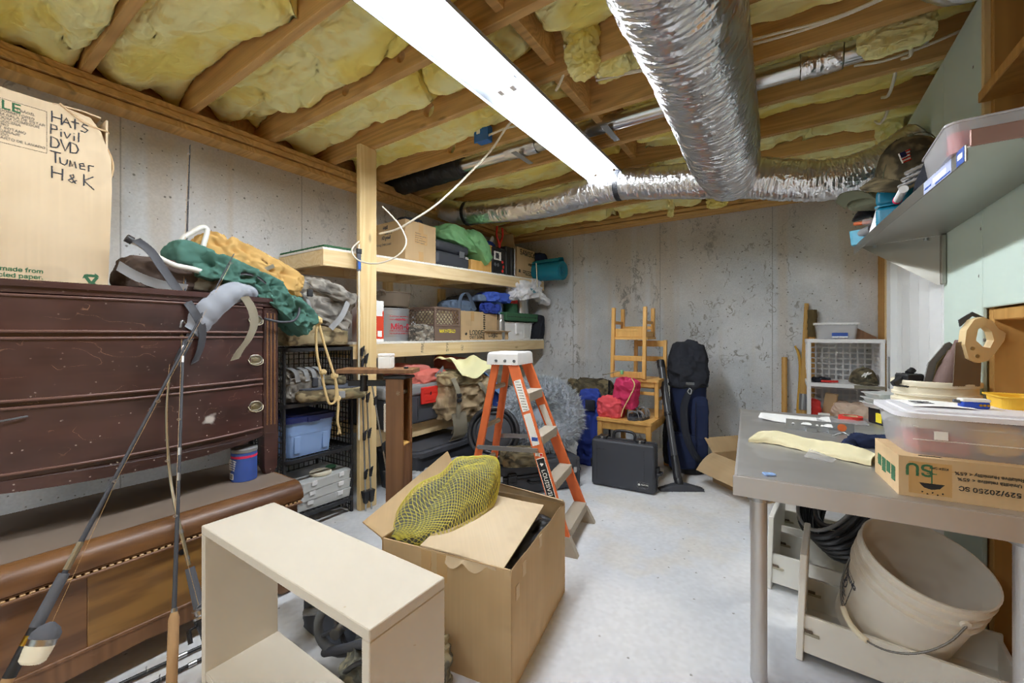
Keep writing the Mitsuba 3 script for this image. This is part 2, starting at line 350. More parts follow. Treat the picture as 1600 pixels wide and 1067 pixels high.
def patches(v, pal, scale=9., seed=0, stretch=(1, 1, 1), w=None):
    """Camouflage blotches: one palette colour per vertex."""
    v = np.asarray(v) * scale * np.array(stretch); out = np.tile(np.array(c(*pal[0])), (len(v), 1))
    for k, col in enumerate(pal[1:]):
        n = meshkit.fbm(v * (1 + .3 * k) + 17.3 * (k + 1), 3, seed + k)
        w = np.clip((n - .50 - .015 * k) / .06, 0, 1)[:, None] * .8
        out = out * (1 - w) + np.array(c(*col)) * w
    m = out.mean(0)
    return m + (out - m) * .8
CAMO = [(150, 132, 100), (92, 78, 58), (120, 116, 88), (58, 50, 42), (190, 174, 138)]
CAMO_GREY = [(150, 146, 138), (112, 108, 102), (176, 172, 164), (78, 76, 74)]
CAMO_DARK = [(92, 86, 70), (54, 50, 44), (120, 108, 82), (36, 36, 34), (150, 138, 108)]
CAMO_DESERT = [(176, 156, 124), (140, 118, 90), (198, 182, 152), (104, 88, 70)]
def text(s, h, o, u, v, bold=False, th=.0006):
    """Lettering h high, starting at o, reading along u with its top towards v."""
    m = meshkit.text_mesh(s, h, th, bold); u, v = np.array(u, float), np.array(v, float)
    u /= np.linalg.norm(u); v = v - u * (v @ u); v /= np.linalg.norm(v); M = np.eye(4)
    M[:3, 0], M[:3, 1], M[:3, 2], M[:3, 3] = u, v, np.cross(u, v), o
    return tm(m, M)
def stroke(pts, o, u, v, w=.004, s=1., off=.001):
    """Pen strokes: polylines in the plane (u, v) through o."""
    u, v = np.array(u, float), np.array(v, float); n = np.cross(u, v)
    return cat([tube([np.array(o) + u * a * s + v * b * s + n * off for a, b in line], w / 2, 5) for line in pts])
def lattice(w, h, nx, ny, t, d, ox=0, oz=0, ax='x'):
    """A grille of bars in the plane (ax, z)."""
    ms = []
    for i in range(nx + 1): x = w * i / nx; ms.append(box(x - t / 2, x + t / 2, -d / 2, d / 2, 0, h, 0))
    for j in range(ny + 1): z = h * j / ny; ms.append(box(0, w, -d / 2, d / 2, z - t / 2, z + t / 2, 0))
    m = cat(ms)
    if ax == 'y': m = mv(m, yaw=90)
    if ax == 'flat': m = mv(m, roll=-90)
    return m
def tray(sx, sy, sz, th=.003, r=.03, taper=.9, lip=0.):
    """An open tub with rounded corners, outer size sx*sy at the rim, tapering down."""
    def ring(k, z, d=0):
        p = np.array(Polygon([(-1, -1), (1, -1), (1, 1), (-1, 1)]).exterior.coords[:-1])
        out = []
        for qx, qy, a0 in ((-1, -1, PI), (1, -1, 1.5 * PI), (1, 1, 0), (-1, 1, .5 * PI)):
            for a in np.linspace(a0, a0 + PI / 2, 5):
                out.append((qx * (sx / 2 * k - r - d) + r * math.cos(a), qy * (sy / 2 * k - r - d) + r * math.sin(a), z))
        return np.array(out)
    rings = [ring(taper, 0), ring(1, sz)]
    if lip: rings += [ring(1, sz, -lip), ring(1, sz + .004, -lip), ring(1, sz + .004)]
    rings += [ring(1, sz, th), ring(taper, th, th)]
    n = 20; V = np.vstack(rings + [[[0, 0, 0]], [[0, 0, th]]]); f = []
    for k in range(len(rings) - 1):
        for j in range(n):
            a, b = k * n + j, k * n + (j + 1) % n
            f += [[a, b, b + n], [a, b + n, a + n]]
    e = len(rings) * n
    for j in range(n): f += [[e, (j + 1) % n, j], [e + 1, (len(rings) - 1) * n + j, (len(rings) - 1) * n + (j + 1) % n]]
    return trimesh.Trimesh(V, f, process=False)
# ================================================================ the room
JY = [.534 - .4515 * k for k in range(8, -1, -1)] + [.534 + .4515 * k for k in range(1, 9)]      # joist centre lines
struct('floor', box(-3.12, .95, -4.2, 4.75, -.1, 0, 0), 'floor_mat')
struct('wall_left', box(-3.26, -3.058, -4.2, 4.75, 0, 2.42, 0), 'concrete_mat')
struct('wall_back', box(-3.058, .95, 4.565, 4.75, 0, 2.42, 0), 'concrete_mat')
struct('wall_front', box(-3.058, .95, -4.2, -4.0, 0, 2.42, 0), 'drywall')
for k, (z0, z1, o) in enumerate(((2.42, 2.457, 0), (2.464, 2.499, .014), (2.506, 2.542, -.004))):
    struct('sill_plate', box(-3.26, -2.93 + o, -4.2, 4.75, z0, z1), 'joist_mat', 'wall_left')
    struct('sill_plate', box(-2.92, .74, 4.44 - o, 4.75, z0, z1), 'joist_mat', 'wall_back')
struct('ceiling', box(-3.26, .95, -4.2, 4.75, 2.80, 2.83, 0), 'joist_mat')
def joist_mesh(y, holes=()):
    if not len(holes): return box(-3.2, .80, y - .021, y + .021, 2.545, 2.80, .004)
    p = Polygon([(-3.2, 2.545), (.80, 2.545), (.80, 2.80), (-3.2, 2.80)])
    for hx, hz, r in holes: p = p.difference(Point(hx, hz).buffer(r, 8))
    return ext(p, .042, 'y', y - .021)
HOLES = {10: [(-2.08, 2.605, .034), (-1.62, 2.62, .03)], 11: [(-1.88, 2.635, .045)], 12: [(-2.1, 2.62, .04)]}
for k, y in enumerate(JY):
    struct('joist', joist_mesh(y, HOLES.get(k, ())), 'joist_mat', 'ceiling')
    if k and k > 6:
        struct('blocking', box(-1.03, -.985, JY[k - 1] + .022, y - .022, 2.56 + .02 * (k % 3), 2.79), 'joist_mat', 'ceiling')
struct('rim_joist', box(-3.2, -3.15, -4.2, 4.75, 2.545, 2.80), 'joist_mat', 'ceiling')
struct('rim_joist', box(-3.2, .80, 4.50, 4.56, 2.545, 2.80), 'joist_mat', 'ceiling')
# insulation batts: lumpy sheets of glass wool hung between the joists
def batt(x0, x1, y0, y1, z, sag, amp, seed, nx=70, ny=18, rag=.05):
    u, v = np.meshgrid(np.linspace(0, 1, nx), np.linspace(0, 1, ny), indexing='ij')
    X, Y = x0 + (x1 - x0) * u, y0 + (y1 - y0) * v
    P = np.stack([X, Y, X * 0], -1)
    e0 = (meshkit.fbm(np.stack([Y * 9, Y * 0 + seed, Y * 0], -1), 3, seed) - .5)
    X = X + (2 * u - 1) * rag * 2 * e0
    lump = meshkit.fbm(P * np.array([3.2, 7, 1]) + seed * 3.7, 4, seed) - .5
    fine = np.abs(meshkit.fbm(P * np.array([9, 16, 1]) + seed, 3, seed + 3) - .5)
    edge = np.minimum(np.minimum(v, 1 - v) * 5, 1) * np.minimum(np.minimum(u, 1 - u) * (x1 - x0) * 9, 1)
    tilt = meshkit.fbm(np.stack([X * 1.6, X * 0 + seed, X * 0], -1), 2, seed + 8) - .5
    crease = np.abs(meshkit.fbm(P * np.array([2.2, 5, 1]) + seed * 1.7, 3, seed + 5) - .5)
    ends = np.exp(-np.minimum(u, 1 - u) * (x1 - x0) / .14)
    Z = z - sag * np.sin(PI * u) - 1.7 * amp * lump + amp * .8 * fine + .03 * np.exp(-(crease / .035) ** 2) + (1 - edge) ** 2 * .05 + tilt * (v - .5) * .34 - .055 * ends * (.4 + np.sin(9 * v + seed))
    Z = np.minimum(Z, 2.77)
    G = np.stack([X, Y, Z], -1)
    top = np.stack([X, Y, np.full_like(Z, 2.785)], -1)
    i, j = np.meshgrid(np.arange(nx - 1), np.arange(ny - 1), indexing='ij'); idx = lambda a, b: a * ny + b
    q = np.stack([idx(i, j), idx(i, j + 1), idx(i + 1, j + 1), idx(i + 1, j)], -1).reshape(-1, 4); o = nx * ny
    f = [q, (q + o)[:, ::-1]]
    for line in (idx(np.arange(nx), 0), idx(np.arange(nx), ny - 1)[::-1], idx(0, np.arange(ny))[::-1], idx(nx - 1, np.arange(ny))):
        f.append(np.stack([line[:-1], line[1:], line[1:] + o, line[:-1] + o], 1))
    q = np.vstack(f)
    return trimesh.Trimesh(np.vstack([G.reshape(-1, 3), top.reshape(-1, 3)]), np.vstack([q[:, [0, 1, 2]], q[:, [0, 2, 3]]]), process=False)
BAYS = {8: (2.60, .05), 9: (2.605, .05), 10: (2.615, .05), 11: (2.655, .05), 12: (2.645, .04), 13: (2.69, .03), 14: (2.64, .05), 15: (2.585, .06), 16: (2.53, .06)}
for k in range(1, len(JY)):
    y0, y1 = JY[k - 1] + .026, JY[k] - .026
    z, s = BAYS.get(k, (2.60, .03))
    left = [(-3.12, -1.75), (-1.70, -1.07)] if k % 2 else [(-3.12, -1.07)]
    right = [(-.93, .1), (.12, .72)] if k % 2 else [(-.90, .68)]
    if k == 13: left, right = [(-3.1, -1.1)], [(-.9, .7)]
    for i, (a, b) in enumerate(left + right):
        zz = z + (.0 if i < len(left) else {10: .02, 11: .015, 12: .0, 13: .0, 14: .02, 15: .0}.get(k, .02)) + .03 * math.sin(k * 2.1 + i)
        struct('insulation_batt', batt(a, b, y0, y1, zz, s * .4, .055, 11 * k + i, nx=int(60 * (b - a)) + 10, ny=30), 'insulation_mat', 'ceiling', smooth=True)
for k, (a, b, z) in enumerate(((-3.1, -1.62, 2.525), (-1.55, -.70, 2.545), (-.66, .66, 2.575))):
    struct('insulation_batt', batt(a, b, 4.172, 4.49, z, .015, .06, 301 + k, nx=int(60 * (b - a)) + 10, ny=26), 'insulation_mat', 'ceiling', smooth=True)
for k, (x, y, z, sx, sy, sz) in enumerate(((-.83, 1.86, 2.47, .16, .12, .24), (-.74, 1.98, 2.53, .2, .14, .18), (-.86, 3.3, 2.44, .10, .10, .2), (.40, 2.45, 2.47, .26, .12, .16), (.55, 3.6, 2.45, .14, .16, .2), (-1.45, 3.35, 2.46, .12, .06, .14), (-.95, 4.2, 2.36, .06, .05, .24), (-.55, 4.25, 2.40, .20, .05, .2))):
    with at(x, y, z): struct('insulation_tuft', soft(sx, sy, sz, .8, .05, 14, k + 40, 4), 'insulation_mat', 'ceiling', smooth=True)
# right wall: green drywall sheets on studs, with the lower part of the near bay left open down to the sheathing
XR = .62
struct('wall_right', box(.75, .95, -4.2, 4.6, 0, 2.80, 0), 'sheathing_mat')
for y0, y1, z0, z1 in ((2.325, 2.80, 0, 2.543), (2.80, 4.565, 2.06, 2.543), (1.10, 2.322, 1.32, 1.78)):
    struct('drywall_sheet', box(XR, XR + .014, y0 + .001, y1 - .001, z0 + .002, z1), 'drywall', 'wall_right')
for y in (2.30, 1.86, 1.42, .98, .1, -.8, -1.7, -2.6, -3.5): struct('stud', box(XR + .016, .75, y - .02, y + .022, .04, 2.54), 'sheathing_mat', 'wall_right')
struct('bottom_plate', box(XR + .016, .75, -4.0, 2.8, 0, .04), 'sheathing_mat', 'wall_right')
struct('header_board', box(XR + .016, .75, 1.10, 2.28, 1.275, 1.318), 'sheathing_mat', 'wall_right')
struct('ledger_board', box(XR - .02, .75, .7, 2.295, 2.10, 2.14), 'sheathing_mat', 'wall_right')
struct('plywood_strip', box(XR - .004, XR + .018, 2.30, 2.322, 1.80, 2.543), 'pine_z', 'wall_right')
struct('door_jamb', box(XR - .01, .75, 4.13, 4.20, 0, 2.08), 'pine_z', 'wall_right')
struct('door_jamb', box(XR + .0, .75, 4.21, 4.56, 0, 2.06), 'sheathing_mat', 'wall_right')
for k, (y, z) in enumerate(((2.42, 2.3), (2.42, 1.95), (2.5, 1.25), (2.34, 1.63), (2.36, 1.45), (2.31, 1.2), (3.2, 2.35), (2.9, 2.15), (2.6, 2.1))):
    struct('drywall_screw', cyl((XR - .001, y, z), (XR + .004, y, z), .006, 8), 'plate_grey', 'wall_right')
# folding white door of narrow vertical panels
struct('door_1', box(.70, .715, 2.80, 4.13, .01, 2.055, 0), 'pvc')
for k in range(12):
    a, b = 2.815 + k * .1095, 2.815 + (k + 1) * .1095
    xa, xb = (XR + .02, XR + .055) if k % 2 else (XR + .055, XR + .02)
    p = Polygon([(xa, a + .002), (xb, b - .002), (xb + .012, b - .002), (xa + .012, a + .002)])
    struct('panel', ext(p, 2.03, 'z', .02), 'pvc', 'door_1')
struct('hinge_plate', box(XR - .013, XR - .009, 4.00, 4.06, .83, 1.06), 'silver', 'door_1')
struct('hinge_plate_backing', box(XR - .009, XR + .03, 3.99, 4.128, .02, 2.05), 'pvc', 'door_1')
# ================================================================ ceiling things: lamps, ducts, cables
def fixture(y0, y1, label):
    t = thing('fluorescent_light', label, 'light fixture', 'long fluorescent strip lights under the joists')
    x = -1.175
    S('channel', ext([(x - .055, 2.50), (x + .055, 2.50), (x + .06, 2.544), (x - .06, 2.544)], y1 - y0, 'y', y0), 'white_gloss', t)
    for s in (-1, 1):
        S('reflector_wing', ext([(x + s * .05, 2.499), (x + s * .137, 2.448), (x + s * .138, 2.434), (x + s * .141, 2.434), (x + s * .141, 2.450), (x + s * .05, 2.504)][::s], y1 - y0, 'y', y0), 'wing_metal', t)  # white wings coloured darker to hold back the tube glare on them
    m = (y0 + y1) / 2
    for a, b in ((y0, m), (m, y1)):
        for s in (-1, 1):
            S('tube', cyl((x + s * .036, a + .03, 2.463), (x + s * .036, b - .03, 2.463), .0185, 16), 'white_gloss', t, emitter={'type': 'area', 'radiance': rgb(TUBE_LIGHT)})
            for e in (a + .012, b - .012):
                S('lamp_holder', box(x + s * .036 - .014, x + s * .036 + .014, e - .012, e + .012, 2.444, 2.50), 'white_plastic', t)
    for e in (y0, y1): S('end_cap', box(x - .06, x + .06, e - .003, e + .003, 2.470, 2.544), 'white_gloss', t)
    return t
fixture(.36, 3.06, 'long white fluorescent strip light under the joists, lit, with wide reflector wings')
fixture(-3.2, -.5, 'added second long white fluorescent strip light, unseen behind the camera, for fill')  # added fill lamp, out of view behind the camera

def foil_tube(pts, r, seed, k=12, n=40, wr=.012):
    """A foil sleeve gathered into fine ring-like wrinkles."""
    p = spline(pts, 10); ln = np.linalg.norm(np.diff(p, axis=0), axis=1).sum()
    k = max(4, int(ln / .0045 / (len(pts) - 1)))
    m = tube(pts, r, n, k)
    nn = trimesh.Trimesh(m.vertices, m.faces, process=False).vertex_normals
    M = (len(m.vertices) - 2) // n
    i, j = np.meshgrid(np.arange(M) * ln / M, np.arange(n) * 2 * PI / n, indexing='ij')
    q = np.stack([i * 38, 2.2 * np.cos(j) + i * 3, 2.2 * np.sin(j)], -1)
    d = (.5 - 2 * np.abs(meshkit.fbm(q + seed, 3, seed) - .5)) + .8 * (meshkit.fbm(q * np.array([.35, .8, .8]) + 5, 2, seed + 2) - .5)
    d = np.concatenate([d.ravel(), [0, 0]])
    m.vertices = m.vertices + nn * (wr * d)[:, None]
    return m
def ring_band(p, q, r, n=32): return tube([p, q], r, n)
t = thing('main_duct', 'wide silver foil flexible duct running under the joists towards the back wall', 'duct')
S('duct_sleeve', foil_tube([(-.295, .55, 2.33), (-.30, 1.2, 2.34), (-.305, 1.8, 2.335), (-.31, 2.3, 2.31), (-.315, 2.62, 2.275)], .185, 4, 26, 48, .014), 'foil', t, smooth=True)
S('duct_collar', foil_tube([(-.315, 2.60, 2.28), (-.315, 2.8, 2.26), (-.315, 3.03, 2.24)], [.178, .176, .150], 7, 14, 44, .012), 'foil', t, smooth=True)
S('black_strap', ring_band((-.314, 2.585, 2.282), (-.314, 2.60, 2.28), .187, 40), 'black', t, label='thin black strap around the duct joint')
t = thing('branch_duct', 'narrower silver foil flexible duct sagging across the joists below the end of the strip light', 'duct')
S('duct_sleeve', foil_tube([(-2.95, 3.10, 2.52), (-2.68, 3.10, 2.42), (-2.2, 3.1, 2.365), (-1.745, 3.1, 2.34), (-1.35, 3.1, 2.36), (-1.09, 3.1, 2.372), (-.80, 3.11, 2.335), (-.5, 3.11, 2.29), (-.2, 3.12, 2.245), (.0, 3.12, 2.19), (.2, 3.12, 2.15), (.42, 3.12, 2.18), (.60, 3.12, 2.28)], [.10, .105, .105, .105, .105, .108, .112, .118, .125, .122, .115, .112, .11], 9, 14, 36, .012), 'foil', t, smooth=True)
for p, q in (((-1.10, 3.10, 2.372), (-1.06, 3.10, 2.370)), ((-2.60, 3.10, 2.40), (-2.565, 3.10, 2.398))):
    S('black_strap', ring_band(p, q, .116), 'black', t, label='black band around the duct')
t = thing('ceiling_duct_elbow', 'short silver foil duct elbow dropping from the joists by the open wall framing', 'duct')
S('duct_sleeve', foil_tube([(.47, 2.06, 2.72), (.46, 2.05, 2.60), (.50, 2.03, 2.50), (.60, 2.0, 2.47)], .12, 12, 12, 36, .01), 'foil', t, smooth=True)
t = thing('metal_pipe_duct', 'slim round sheet metal duct running between two joists', 'duct')
S('pipe', cat(tube([(-2.25, 2.56, 2.59), (.52, 2.56, 2.575)], .052, 24)), 'foil_smooth', t)
S('foil_joint', foil_tube([(.05, 2.56, 2.577), (.12, 2.56, 2.577), (.22, 2.56, 2.576)], .058, 3, 10, 24, .01), 'foil', t, smooth=True)
S('foil_joint', foil_tube([(-1.75, 2.56, 2.588), (-1.5, 2.56, 2.586)], .057, 5, 10, 24, .01), 'foil', t, smooth=True)
for x in (-1.62, -.95): S('hanger_strap', box(x - .02, x + .02, 2.44, 2.68, 2.515, 2.519, 0), 'galv', t)
t = thing('black_wrapped_duct', 'black plastic wrapped duct between joists above the cartons', 'duct')
S('duct_sleeve', foil_tube([(-3.05, 2.56, 2.58), (-2.6, 2.56, 2.585), (-2.2, 2.56, 2.59)], .085, 6, 16, 28, .012), 'black', t, smooth=True)
t = thing('junction_box', 'blue plastic electrical box nailed to a joist face', 'junction box')
S('box_body', cat(rbox(-1.80, -1.70, 2.235, 2.30, 2.55, 2.66, .008), box(-1.81, -1.69, 2.228, 2.238, 2.545, 2.665)), 'blue_box', t)
S('knockout', cat(box(-1.785, -1.755, 2.224, 2.23, 2.60, 2.64), ), 'label_white', t, label='white square knockout')
def cable(name, pts, r, label, k=8, m='cable', group=None): return S(name, tube(pts, r, 8, k), m, None, label, 'cable', group, smooth=True)
cable('power_cable', [(-1.70, 2.25, 2.58), (-1.55, 2.22, 2.57), (-1.42, 2.18, 2.54), (-1.36, 2.14, 2.53), (-1.42, 2.10, 2.52), (-1.60, 2.15, 2.42), (-1.78, 2.12, 2.28), (-1.95, 2.02, 2.10), (-2.1, 1.95, 2.0), (-2.25, 1.93, 1.95), (-2.44, 1.935, 1.945)], .0075, 'white cable drooping from the blue junction box down to the wooden post')
cable('looped_cable', [(-2.13, 1.71, 2.03), (-2.09, 1.74, 1.98), (-2.03, 1.77, 1.90), (-2.0, 1.79, 1.80), (-2.05, 1.757, 1.715), (-2.17, 1.70, 1.672), (-2.30, 1.66, 1.70), (-2.40, 1.68, 1.78), (-2.443, 1.765, 1.86)], .005, 'thin white cable end looping in front of the wooden post')
cable('vertical_cable', [(-2.447, 1.768, 1.84), (-2.447, 1.768, 1.5), (-2.447, 1.768, 1.1), (-2.447, 1.768, .5)], .007, 'white cable running down the edge of the wooden post')
for j in range(2):
    cable('joist_cable', [(-.86, 2.085 + .012 * j, 2.60 - .012 * j), (-.5, 2.15 + .01 * j, 2.575), (-.1, 2.17 + .02 * j, 2.56 - .01 * j), (.15, 2.20 + .012 * j, 2.555), (.34, 2.20 + .01 * j, 2.575), (.55, 2.22, 2.62)], .006, ('upper white cable of the pair running along a joist face above the wide duct', 'lower white cable of the pair running along a joist face above the wide duct')[j], group='two cables along the joist face')
for n, pts in (('first', [(.40, 2.40, 2.56), (.43, 2.47, 2.52), (.46, 2.55, 2.505), (.47, 2.63, 2.52), (.46, 2.72, 2.56)]), ('second', [(.45, 2.80, 2.56), (.452, 2.88, 2.53), (.45, 3.0, 2.52), (.44, 3.1, 2.56)]), ('third', [(.49, 3.24, 2.58), (.488, 3.32, 2.54), (.475, 3.42, 2.54), (.46, 3.47, 2.58)])):
    lab = {'first': 'white cable looped under the sheet metal duct near the drywall', 'second': 'white cable crossing the middle joist bay near the drywall', 'third': 'short white cable crossing the last joist bay by the drywall corner'}[n]
    cable('crossing_cable', pts, .008, lab)
cable('hanging_cable', [(-.90, 1.80, 2.62), (-.92, 1.86, 2.60), (-.96, 1.90, 2.54), (-1.0, 1.9, 2.48)], .007, 'white cable bending out of the insulation beside the strip light')
cable('drywall_cable', [(.28, 2.735, 2.60), (.40, 2.74, 2.585), (.55, 2.735, 2.60), (.66, 2.73, 2.62)], .007, 'white cable stapled along the joist above the drywall edge')
# ================================================================ wooden shelving on the left wall
t = thing('storage_shelving', 'site built pine storage shelves with a tall post along the concrete wall', 'shelving')
S('post', box(-2.498, -2.458, 1.785, 1.925, 0, 2.545, .004), 'pine_z', t)
ZT = lambda y: 1.775 + .033 * (y - 1.5)
def beam_y(x0, x1, ya, yb, z0f, z1f, m='pine_y'):
    p = [(ya, z0f(ya)), (yb, z0f(yb)), (yb, z1f(yb)), (ya, z1f(ya))]
    return ext(p, x1 - x0, 'x', x0)
top = lambda d: (lambda y: ZT(y) + d)
S('shelf_beam', beam_y(-2.54, -2.50, 1.54, 4.44, top(-.105), top(0)), 'pine_y', t)
S('shelf_beam', beam_y(-3.055, -3.015, 1.54, 4.44, top(-.105), top(0)), 'pine_y', t)
S('shelf_board', beam_y(-3.05, -2.505, 1.54, 4.44, top(.001), top(.016)), 'white_board', t)
S('shelf_board', beam_y(-3.05, -2.50, 1.545, 1.76, top(.018), top(.03)), 'ink_green', t, label='green strip at the shelf end')
for y in (1.56, 2.05, 2.6, 3.15, 3.7, 4.4): S('cross_piece', box(-3.015, -2.54, y - .02, y + .02, ZT(y) - .1, ZT(y) - .002), 'pine_y', t)
fl = lambda v: (lambda y: v)
S('shelf_beam', beam_y(-2.54, -2.50, 1.76, 4.44, fl(1.05), fl(1.152)), 'pine_y', t)
S('shelf_beam', beam_y(-3.055, -3.015, 1.76, 4.44, fl(1.05), fl(1.152)), 'pine_y', t)
S('shelf_board', beam_y(-3.05, -2.505, 1.76, 4.44, fl(1.153), fl(1.168)), 'white_board', t)
for y in (1.8, 2.5, 3.15, 3.8, 4.42): S('cross_piece', box(-3.015, -2.54, y - .02, y + .02, 1.055, 1.15), 'pine_y', t)
S('shelf_beam', beam_y(-2.54, -2.50, 1.95, 4.44, fl(.40), fl(.50)), 'pine_y', t)
S('shelf_beam', beam_y(-3.055, -3.015, 1.95, 4.44, fl(.40), fl(.50)), 'pine_y', t)
S('shelf_board', beam_y(-3.05, -2.505, 1.95, 4.44, fl(.501), fl(.516)), 'pine_y', t)
for y in (2.5, 3.2): S('wall_cleat', box(-3.055, -3.015, y - .045, y + .045, 0, 1.7), 'pine_z', t)
for s, y in (('MML', 2.42), ('SYP', 2.72), ('KD', 2.92)): S('stamp', text(s, .03, (-2.4992, y, 1.072), (0, .1, 1), (0, -1, 0)), 'ink_grey', t, label='faint lumber stamp')
# ================================================================ left: chest, dresser and what lies on them
def bow(y): return .085 * max(0., 1 - ((y - .54) / .50) ** 2)
def bowed(x0, y0, y1, z0, z1, out=0., inn=.03, n=20):
    """A board that follows the dresser's bowed front, in front of x0."""
    ys = np.linspace(y0, y1, n)
    p = [(x0 + bow(y) + out, y) for y in ys] + [(x0 + bow(y) - inn, y) for y in ys[::-1]]
    return ext(p, z1 - z0, 'z', z0)
t = thing('cedar_chest', 'long brown veneered blanket chest with rounded lid edge on the floor below the dresser', 'chest')
CX0, CX1, CZ = -2.57, -1.955, .51
r = .065
lid = [(CX0, CZ - .055), (CX0, CZ)] + [(CX1 + .012 - r + r * math.sin(a), CZ - r + r * math.cos(a)) for a in np.linspace(0, PI / 2, 8)] + [(CX1 + .012, CZ - .075), (CX0 + .02, CZ - .075)]
S('lid', ext(lid, 1.235, 'y', -.14), 'veneer', t, smooth=40)
S('lid_dust', box(CX0 + .01, CX1 - .06, -.13, 1.085, CZ, CZ + .0015, 0), 'dust_top', t, label='grey top of the lid')  # thin greyer sheet over the flat of the lid
S('body', box(CX0 + .01, CX1 - .012, -.125, 1.08, .10, CZ - .078), 'veneer', t)
S('bead_trim', cat(box(CX1 - .012, CX1 + .014, -.135, 1.09, CZ - .10, CZ - .09), box(CX1 - .012, CX1 + .010, -.135, 1.09, CZ - .082, CZ - .078)), 'walnut', t)
for k in range(61): S('bead', box(CX1 + .002, CX1 + .0125, -.13 + k * .02, -.117 + k * .02, CZ - .091, CZ - .084, .002), 'tape', t)
S('front_panel', box(CX1 - .014, CX1 - .006, .36, .82, .165, CZ - .105), 'burl', t, label='lighter square burl panel in the middle of the front')
for a in (0, 1):
    y0, y1 = ((.82, 1.075), (-.12, .36))[a]
    S('front_veneer', box(CX1 - .014, CX1 - .008, y0, y1, .165, CZ - .105), 'veneer', t)
S('front_rail', box(CX1 - .012, CX1 - .002, -.125, 1.08, .155, .168), 'walnut', t)
ap = [(-.125, .155), (1.08, .155), (1.08, .01), (1.0, .01), (.93, .07), (.51, .10), (.02, .07), (-.05, .01), (-.125, .01)]
S('apron', ext(ap, .03, 'x', CX1 - .036), 'walnut', t)
for y in (-.12, .995): S('foot', box(CX0 + .02, CX0 + .09, y, y + .08, 0, .10), 'walnut', t)
S('keyhole', cyl((CX1 - .007, .62, .375), (CX1 - .004, .62, .375), .011, 14), 'black', t)
S('chip', cat(box(CX1 - .005, CX1 - .001, .685, .70, .12, .15, .002)), 'honey', t)

t = thing('dresser', 'dark scratched mahogany bow front chest of drawers standing on the blanket chest', 'dresser')
DX, DZ = -2.205, lambda z: 1.22 + (z - 1.22) * .923
S('body', box(-2.60, DX - .025, -.02, 1.10, .715, 1.375), 'mahogany', t)
topp = [(-2.62, -.035), (-2.62, 1.115)] + [(DX + bow(y) + .022, y) for y in np.linspace(1.115, -.035, 20)]
S('top_board', ext(topp, .022, 'z', 1.383), 'mahogany', t, smooth=20)
S('top_moulding', bowed(DX, -.03, 1.11, 1.362, 1.383, .012), 'mahogany', t, smooth=20)
for z0, z1 in ((1.228, 1.358), (.995, 1.212), (.752, .978)):
    d = S('drawer_front', bowed(DX, .09, 1.025, z0, z1, .004), 'mahogany', t, smooth=20)
    for zz in (z0 + .004, z1 - .004):
        S('bead', tube([(DX + bow(y) + .006, y, zz) for y in np.linspace(.09, 1.025, 24)], .0055, 8), 'bead_highlight', d, smooth=True)
    zc = {1.228: 1.293, .995: 1.097, .752: .869}[z0]
    for y in (.12, .985):
        xx = DX + bow(y) + .005
        h = S('handle_plate', mv(tm(lathe([(0, 0), (.034, 0), (.036, .003), (.031, .005), (.029, .003), (0, .006)], 28), np.diag([1, .72, 1, 1])), xx, y, zc, yaw=90 - math.degrees(math.atan(.34 * (y - .54) * -1)) * .5, roll=90), 'pewter', d, label='oval pewter drawer pull')
        S('plate_rim', mv(tm(tube([(.031 * math.cos(a), .031 * math.sin(a), .005) for a in np.linspace(0, 2 * PI, 25)], .0035, 6), np.diag([1, .70, 1, 1])), xx, y, zc, yaw=90, roll=90), 'silver', h); S('plate_boss', mv(tm(lathe([(0, .002), (.018, .002), (.014, .009), (0, .011)], 20), np.diag([1, .66, 1, 1])), xx, y, zc, yaw=90, roll=90), 'pewter', h)
        S('bail', tube([(xx + .008, y - .034, zc + .002), (xx + .018, y - .026, zc - .018), (xx + .021, y, zc - .026), (xx + .018, y + .026, zc - .018), (xx + .008, y + .034, zc + .002)], .003, 8, 6), 'pewter', h, smooth=True)
for z in (1.220, .986, .742): S('drawer_rail', bowed(DX, .06, 1.06, z - .010, z + .010, -.004), 'mahogany', t, smooth=20)
for y in (0.0, 1.03):
    p = S('corner_post', box(DX - .05, DX + .008, y, y + .075, .70, 1.362, .006), 'mahogany', t)
    for k in range(3): S('flute', box(DX + .006, DX + .0105, y + .016 + k * .018, y + .024 + k * .018, .76, 1.33, .002), 'walnut', p)
for x in (DX - .02, -2.545):
    for y in (.04, 1.067):
        S('leg', hull([(x + sx * w, y + sy * w, z) for z, w in ((.72, .034), (.58, .024), (.575, .03), (.545, .03), (.512, .019)) for sx in (-1, 1) for sy in (-1, 1)]), 'mahogany', t)
ys = np.linspace(.075, 1.03, 24)
av = [(y, .735) for y in ys] + [(y, .685 + .03 * abs((y - .54) / .5) ** 3) for y in ys[::-1]]
m = ext(av, .022, 'x', 0.)
m = m.subdivide_to_size(.06); m.vertices = np.stack([m.vertices[:, 0] + DX - .02 + np.array([bow(y) for y in m.vertices[:, 1]]), m.vertices[:, 1], m.vertices[:, 2]], 1)
S('apron', m, 'mahogany', t, smooth=20)
S('blue_mark', beam((DX + bow(.2) + .012, .18, .935), (DX + bow(.25) + .012, .25, .945), .003, .006), 'midgrey', t, label='small blue grey smear on the lowest drawer')

